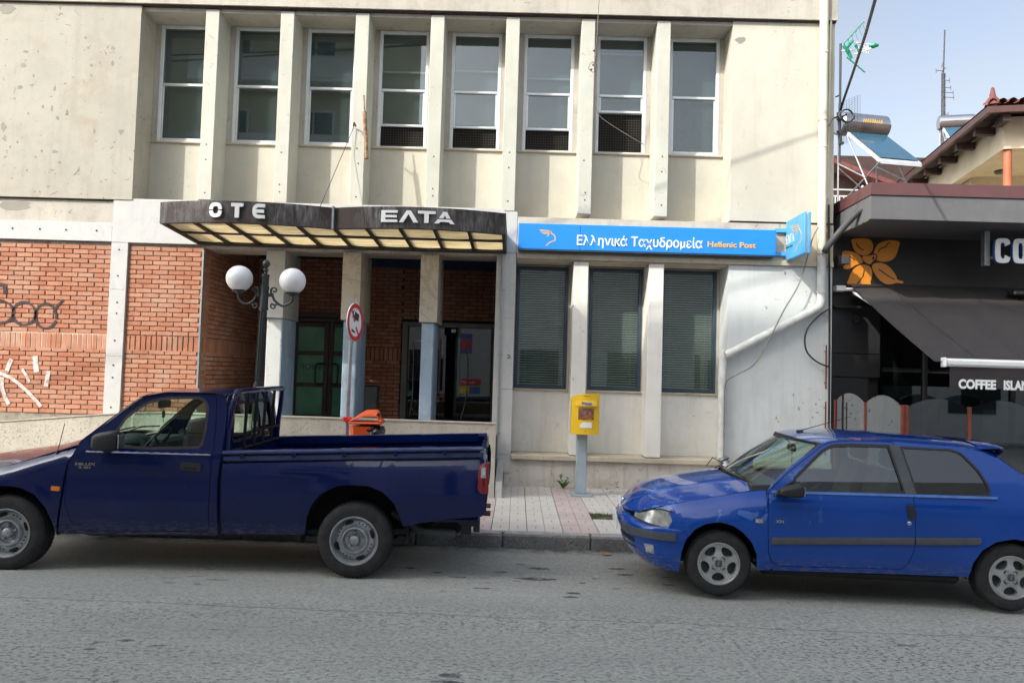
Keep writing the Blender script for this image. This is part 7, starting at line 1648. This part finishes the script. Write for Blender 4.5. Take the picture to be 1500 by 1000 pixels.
for s in (-1, 1):
    mb = MB()
    def HL(u, v):   # u: 0 outer end -> 1 inner tip ; v: 0 bottom -> 1 top
        x0, x1 = -.405, -.70; bx_ = x0+(x1-x0)*u
        zb2 = .548+.052*u; zt2 = .682+.026*math.sin(min(1, u*1.25)*math.pi)-.085*max(0, u-.4)**1.5
        z = zb2+(zt2-zb2)*v; x = bx_+.035*v*(1-u)-.012*(1-v)
        w = plan(x-.035, .56)*1.0-.035*v-.02*math.sin(math.pi*v)*0; return (x-.01*math.sin(math.pi*u), s*w, z)
    mb.grid(HL, 14, 6); hl = mb.build('headlight', 'lens_clear', pg, angle=60)
    mb = MB(); mb.tube([HL(0, 0)]+[HL(u/8, 0) for u in range(1, 9)]+[HL(1, 1)]+[HL(1-u/8, 1) for u in range(1, 9)]+[HL(0, .5)], .006, 6, True); mb.build('lamp_seal', 'black', hl)
mb = MB(); mb.sphere((-.775, 0, .655), .035, 12, 8, (.5, 1, 1.2)); mb.ribbon([(-.03, .60), (.0, .66), (.03, .70)], .012, lambda u, v, d: (-.80-d, u, v), .008); mb.build('hood_emblem', 'chrome', pg)
# underside, interior
for s in (-1, 1):
    for cx_, r_ in ((-.005, .375), (2.385, .345)):
        mb = MB(); mb.lathe([(r_, s*.76), (r_, s*.46), (0, s*.46)], (cx_, 0, .27), 'y', 24, math.radians(-5), math.radians(185)); mb.build('wheel_housing', 'black_matt', pg)
mb = MB(); mb.cbox(-.45, 2.95, -.70, .70, .19, .26, .02) if False else mb.cbox(.35, 2.0, -.74, .74, .19, .28, .03); mb.cbox(-.6, .35, -.45, .45, .2, .3, .02); mb.cbox(2.0, 2.9, -.45, .45, .22, .3, .02); mb.build('underbody', 'black_matt', pg)
mb = MB(); mb.prism([(.28, .50), (.55, .50), (.70, .82), (.62, .93), (.50, .955), (.28, .94)], 'y', -.69, .69); mb.build('dashboard', 'interior', pg)
mb = MB(); c0 = Vector((.80, -.35, .88)); ax = Vector((-.45, 0, .89)).normalized(); e1 = Vector((0, 1, 0)); e2 = ax.cross(e1)
mb.tube([tuple(c0+e1*(.18*math.cos(2*math.pi*i/n))+e2*(.18*math.sin(2*math.pi*i/n))) for i in range(n)], .014, 8, True) if (n := 26) else None
mb.tube([tuple(c0-ax*.02), tuple(c0-ax*.25)], .03, 8); mb.tube([tuple(c0+e1*.17), tuple(c0-e1*.17)], .014, 6); mb.build('steering_wheel', 'black', pg)
for yy in (-.35, .35):
    mb = MB(); mb.cbox(.95, 1.40, yy-.24, yy+.24, .42, .58, .05); mb.prism([(1.30, .52), (1.46, .52), (1.60, 1.06), (1.50, 1.10)], 'y', yy-.23, yy+.23); mb.cbox(1.52, 1.62, yy-.13, yy+.13, 1.11, 1.26, .03); mb.build('seat', 'seat', pg)
mb = MB(); mb.cbox(2.05, 2.5, -.60, .60, .45, .60, .05); mb.prism([(2.38, .55), (2.50, .55), (2.60, 1.0), (2.50, 1.03)], 'y', -.60, .60); mb.build('rear_seat', 'seat', pg)
mb = MB(); mb.box(.3, 2.9, -.70, .70, .29, .31); mb.box(2.0, 2.9, -.69, .69, .5, .52); mb.build('cabin_floor', 'interior', pg)
mb = MB(); mb.cbox(.80, .83, -.11, .11, 1.19, 1.26, .012); mb.tube([(.81, 0, 1.25), (.76, 0, 1.31)], .01, 6); mb.tube([(.82, 0, 1.2), (.82, 0, 1.03)], .003, 4); mb.build('rear_view_mirror', 'black', pg)
mb = MB()
for (y0, y1) in ((-.50, .02), (.05, .58)): mb.tube([(.36-.3*(1-(y0/.7)**2)*.6, y0, .975), (.42-.25*(1-((y0+y1)/1.4)**2), (y0+y1)/2, 1.03), (.50-.15, y1, 1.04)], .008, 5)
mb.tube([(.10, .46, .965), (.16, .46, 1.05), (.25, .35, 1.01), (.16, .34, .96)], .006, 5); mb.build('wiper', 'black', pg)
mb = MB(); mb.cbox(.86, .92, -.03, .03, 1.365, 1.392, .01); mb.tube([(.89, 0, 1.385), (1.36, 0, 1.535)], [.005, .0025], 5); mb.build('roof_aerial', 'black', pg)
for x, zc_ in ((-.005, .276), (2.385, .276)):
    for s in (-1, 1): make_wheel(pg, (x, s*.775, zc_), .277, .165, False, s)

# ================================================================== the street behind the camera: it shades the road and stands in the windows
op = root('apartment_block', (0, -6, 0), 'tall pale yellow apartment block with balconies across the street behind the viewer', 'building')
OX0, OX1, OYF, OH = -20.9, -5.9, -4.0, 22.3
mb = MB(); mb.box(OX0, OX1, -16, OYF, 0, OH); mb.build('wall', 'opp_yellow', op)
wb = MB(); wb.box(0, 1.5, 0, .03, 0, 1.9); wme = wb.mesh('window'); wme.materials.append(MT['opp_glass'])
fb = MB(); fb.box(-.1, 0, 0, .06, -.1, 2.0); fb.box(1.5, 1.6, 0, .06, -.1, 2.0); fb.box(.01, 1.49, 0, .06, 1.9, 2.0); fb.box(.01, 1.49, 0, .06, -.1, 0); fb.box(.72, .78, .03, .05, .01, 1.89); fme = fb.mesh('frame'); fme.materials.append(MT['opp_white'])
for fl2 in range(7):
    z = .9+3.05*fl2
    for i in range(4):
        x = OX0+1.6+3.4*i; 
        if z+2 > OH-.5 and False: continue
        w_ = inst(wme, 'window', op, (x, OYF, z)); w_['_o'] = (0., 0., 0.); f2 = bpy.data.objects.new('frame', fme); COL.objects.link(f2); f2.parent = w_; 
    if fl2 > 0:
        for (a, b) in ((OX0+1, OX0+6.5), (OX0+8, OX0+14.5)):
            mb = MB(); mb.box(a, b, OYF+.01, OYF+1.2, z-.35, z-.2); mb.box(a, b, OYF+1.1, OYF+1.2, z-.19, z+.65); mb.build('balcony', 'opp_white', op)
for (x0, x1, y0, h_, lab) in ((-44, -21.4, -4.0, 8.5, 'lower white building beside the yellow apartment block behind the viewer'), (-75, -44.5, -4.5, 7, 'low cream building far down the street behind the viewer'), (-5.8, -1.2, -4, 11.6, 'narrow white three storey building directly behind the viewer'), (-.9, 40, -4, 6.0, 'white two storey building to the right of the street behind the viewer')):
    mb = MB(); mb.box(x0, x1, -16, y0, 0, h_); w0 = mb.build('town_building', 'opp_white', label=lab, cat='building', loc=((x0+x1)/2, y0, 0)); n2 = int(h_/3.1)
    wmb = MB()
    for fl2 in range(n2):
        for i in range(int((x1-x0)/3.4)): wmb.box(x0+1+3.4*i, x0+2.5+3.4*i, y0+.001, y0+.03, 1+3.05*fl2, 2.8+3.05*fl2)
    wmb.build('windows', 'opp_glass', w0, kind='stuff')
# overhead wires crossing high above the road, whose shadows fall on the walls
for i, (a, b, sag) in enumerate((((-26, 3.0, 10.2), (9, 10.8, 9.6), .5), ((-30, 1.5, 11.5), (14, 9.5, 10.5), .8))):
    mb = MB(); mb.tube([(a[0]+(b[0]-a[0])*t, a[1]+(b[1]-a[1])*t, a[2]+(b[2]-a[2])*t-sag*4*t*(1-t)) for t in [k/24 for k in range(25)]], .022, 6)
    mb.build('overhead_wire', 'cable', label='overhead wire crossing high above the road, '+('nearer the cream building' if i == 0 else 'farther from the cream building'), cat='wire', loc=(0, a[1], a[2]))
for c in list(bpy.data.meshes):
    if c.users == 0: bpy.data.meshes.remove(c)
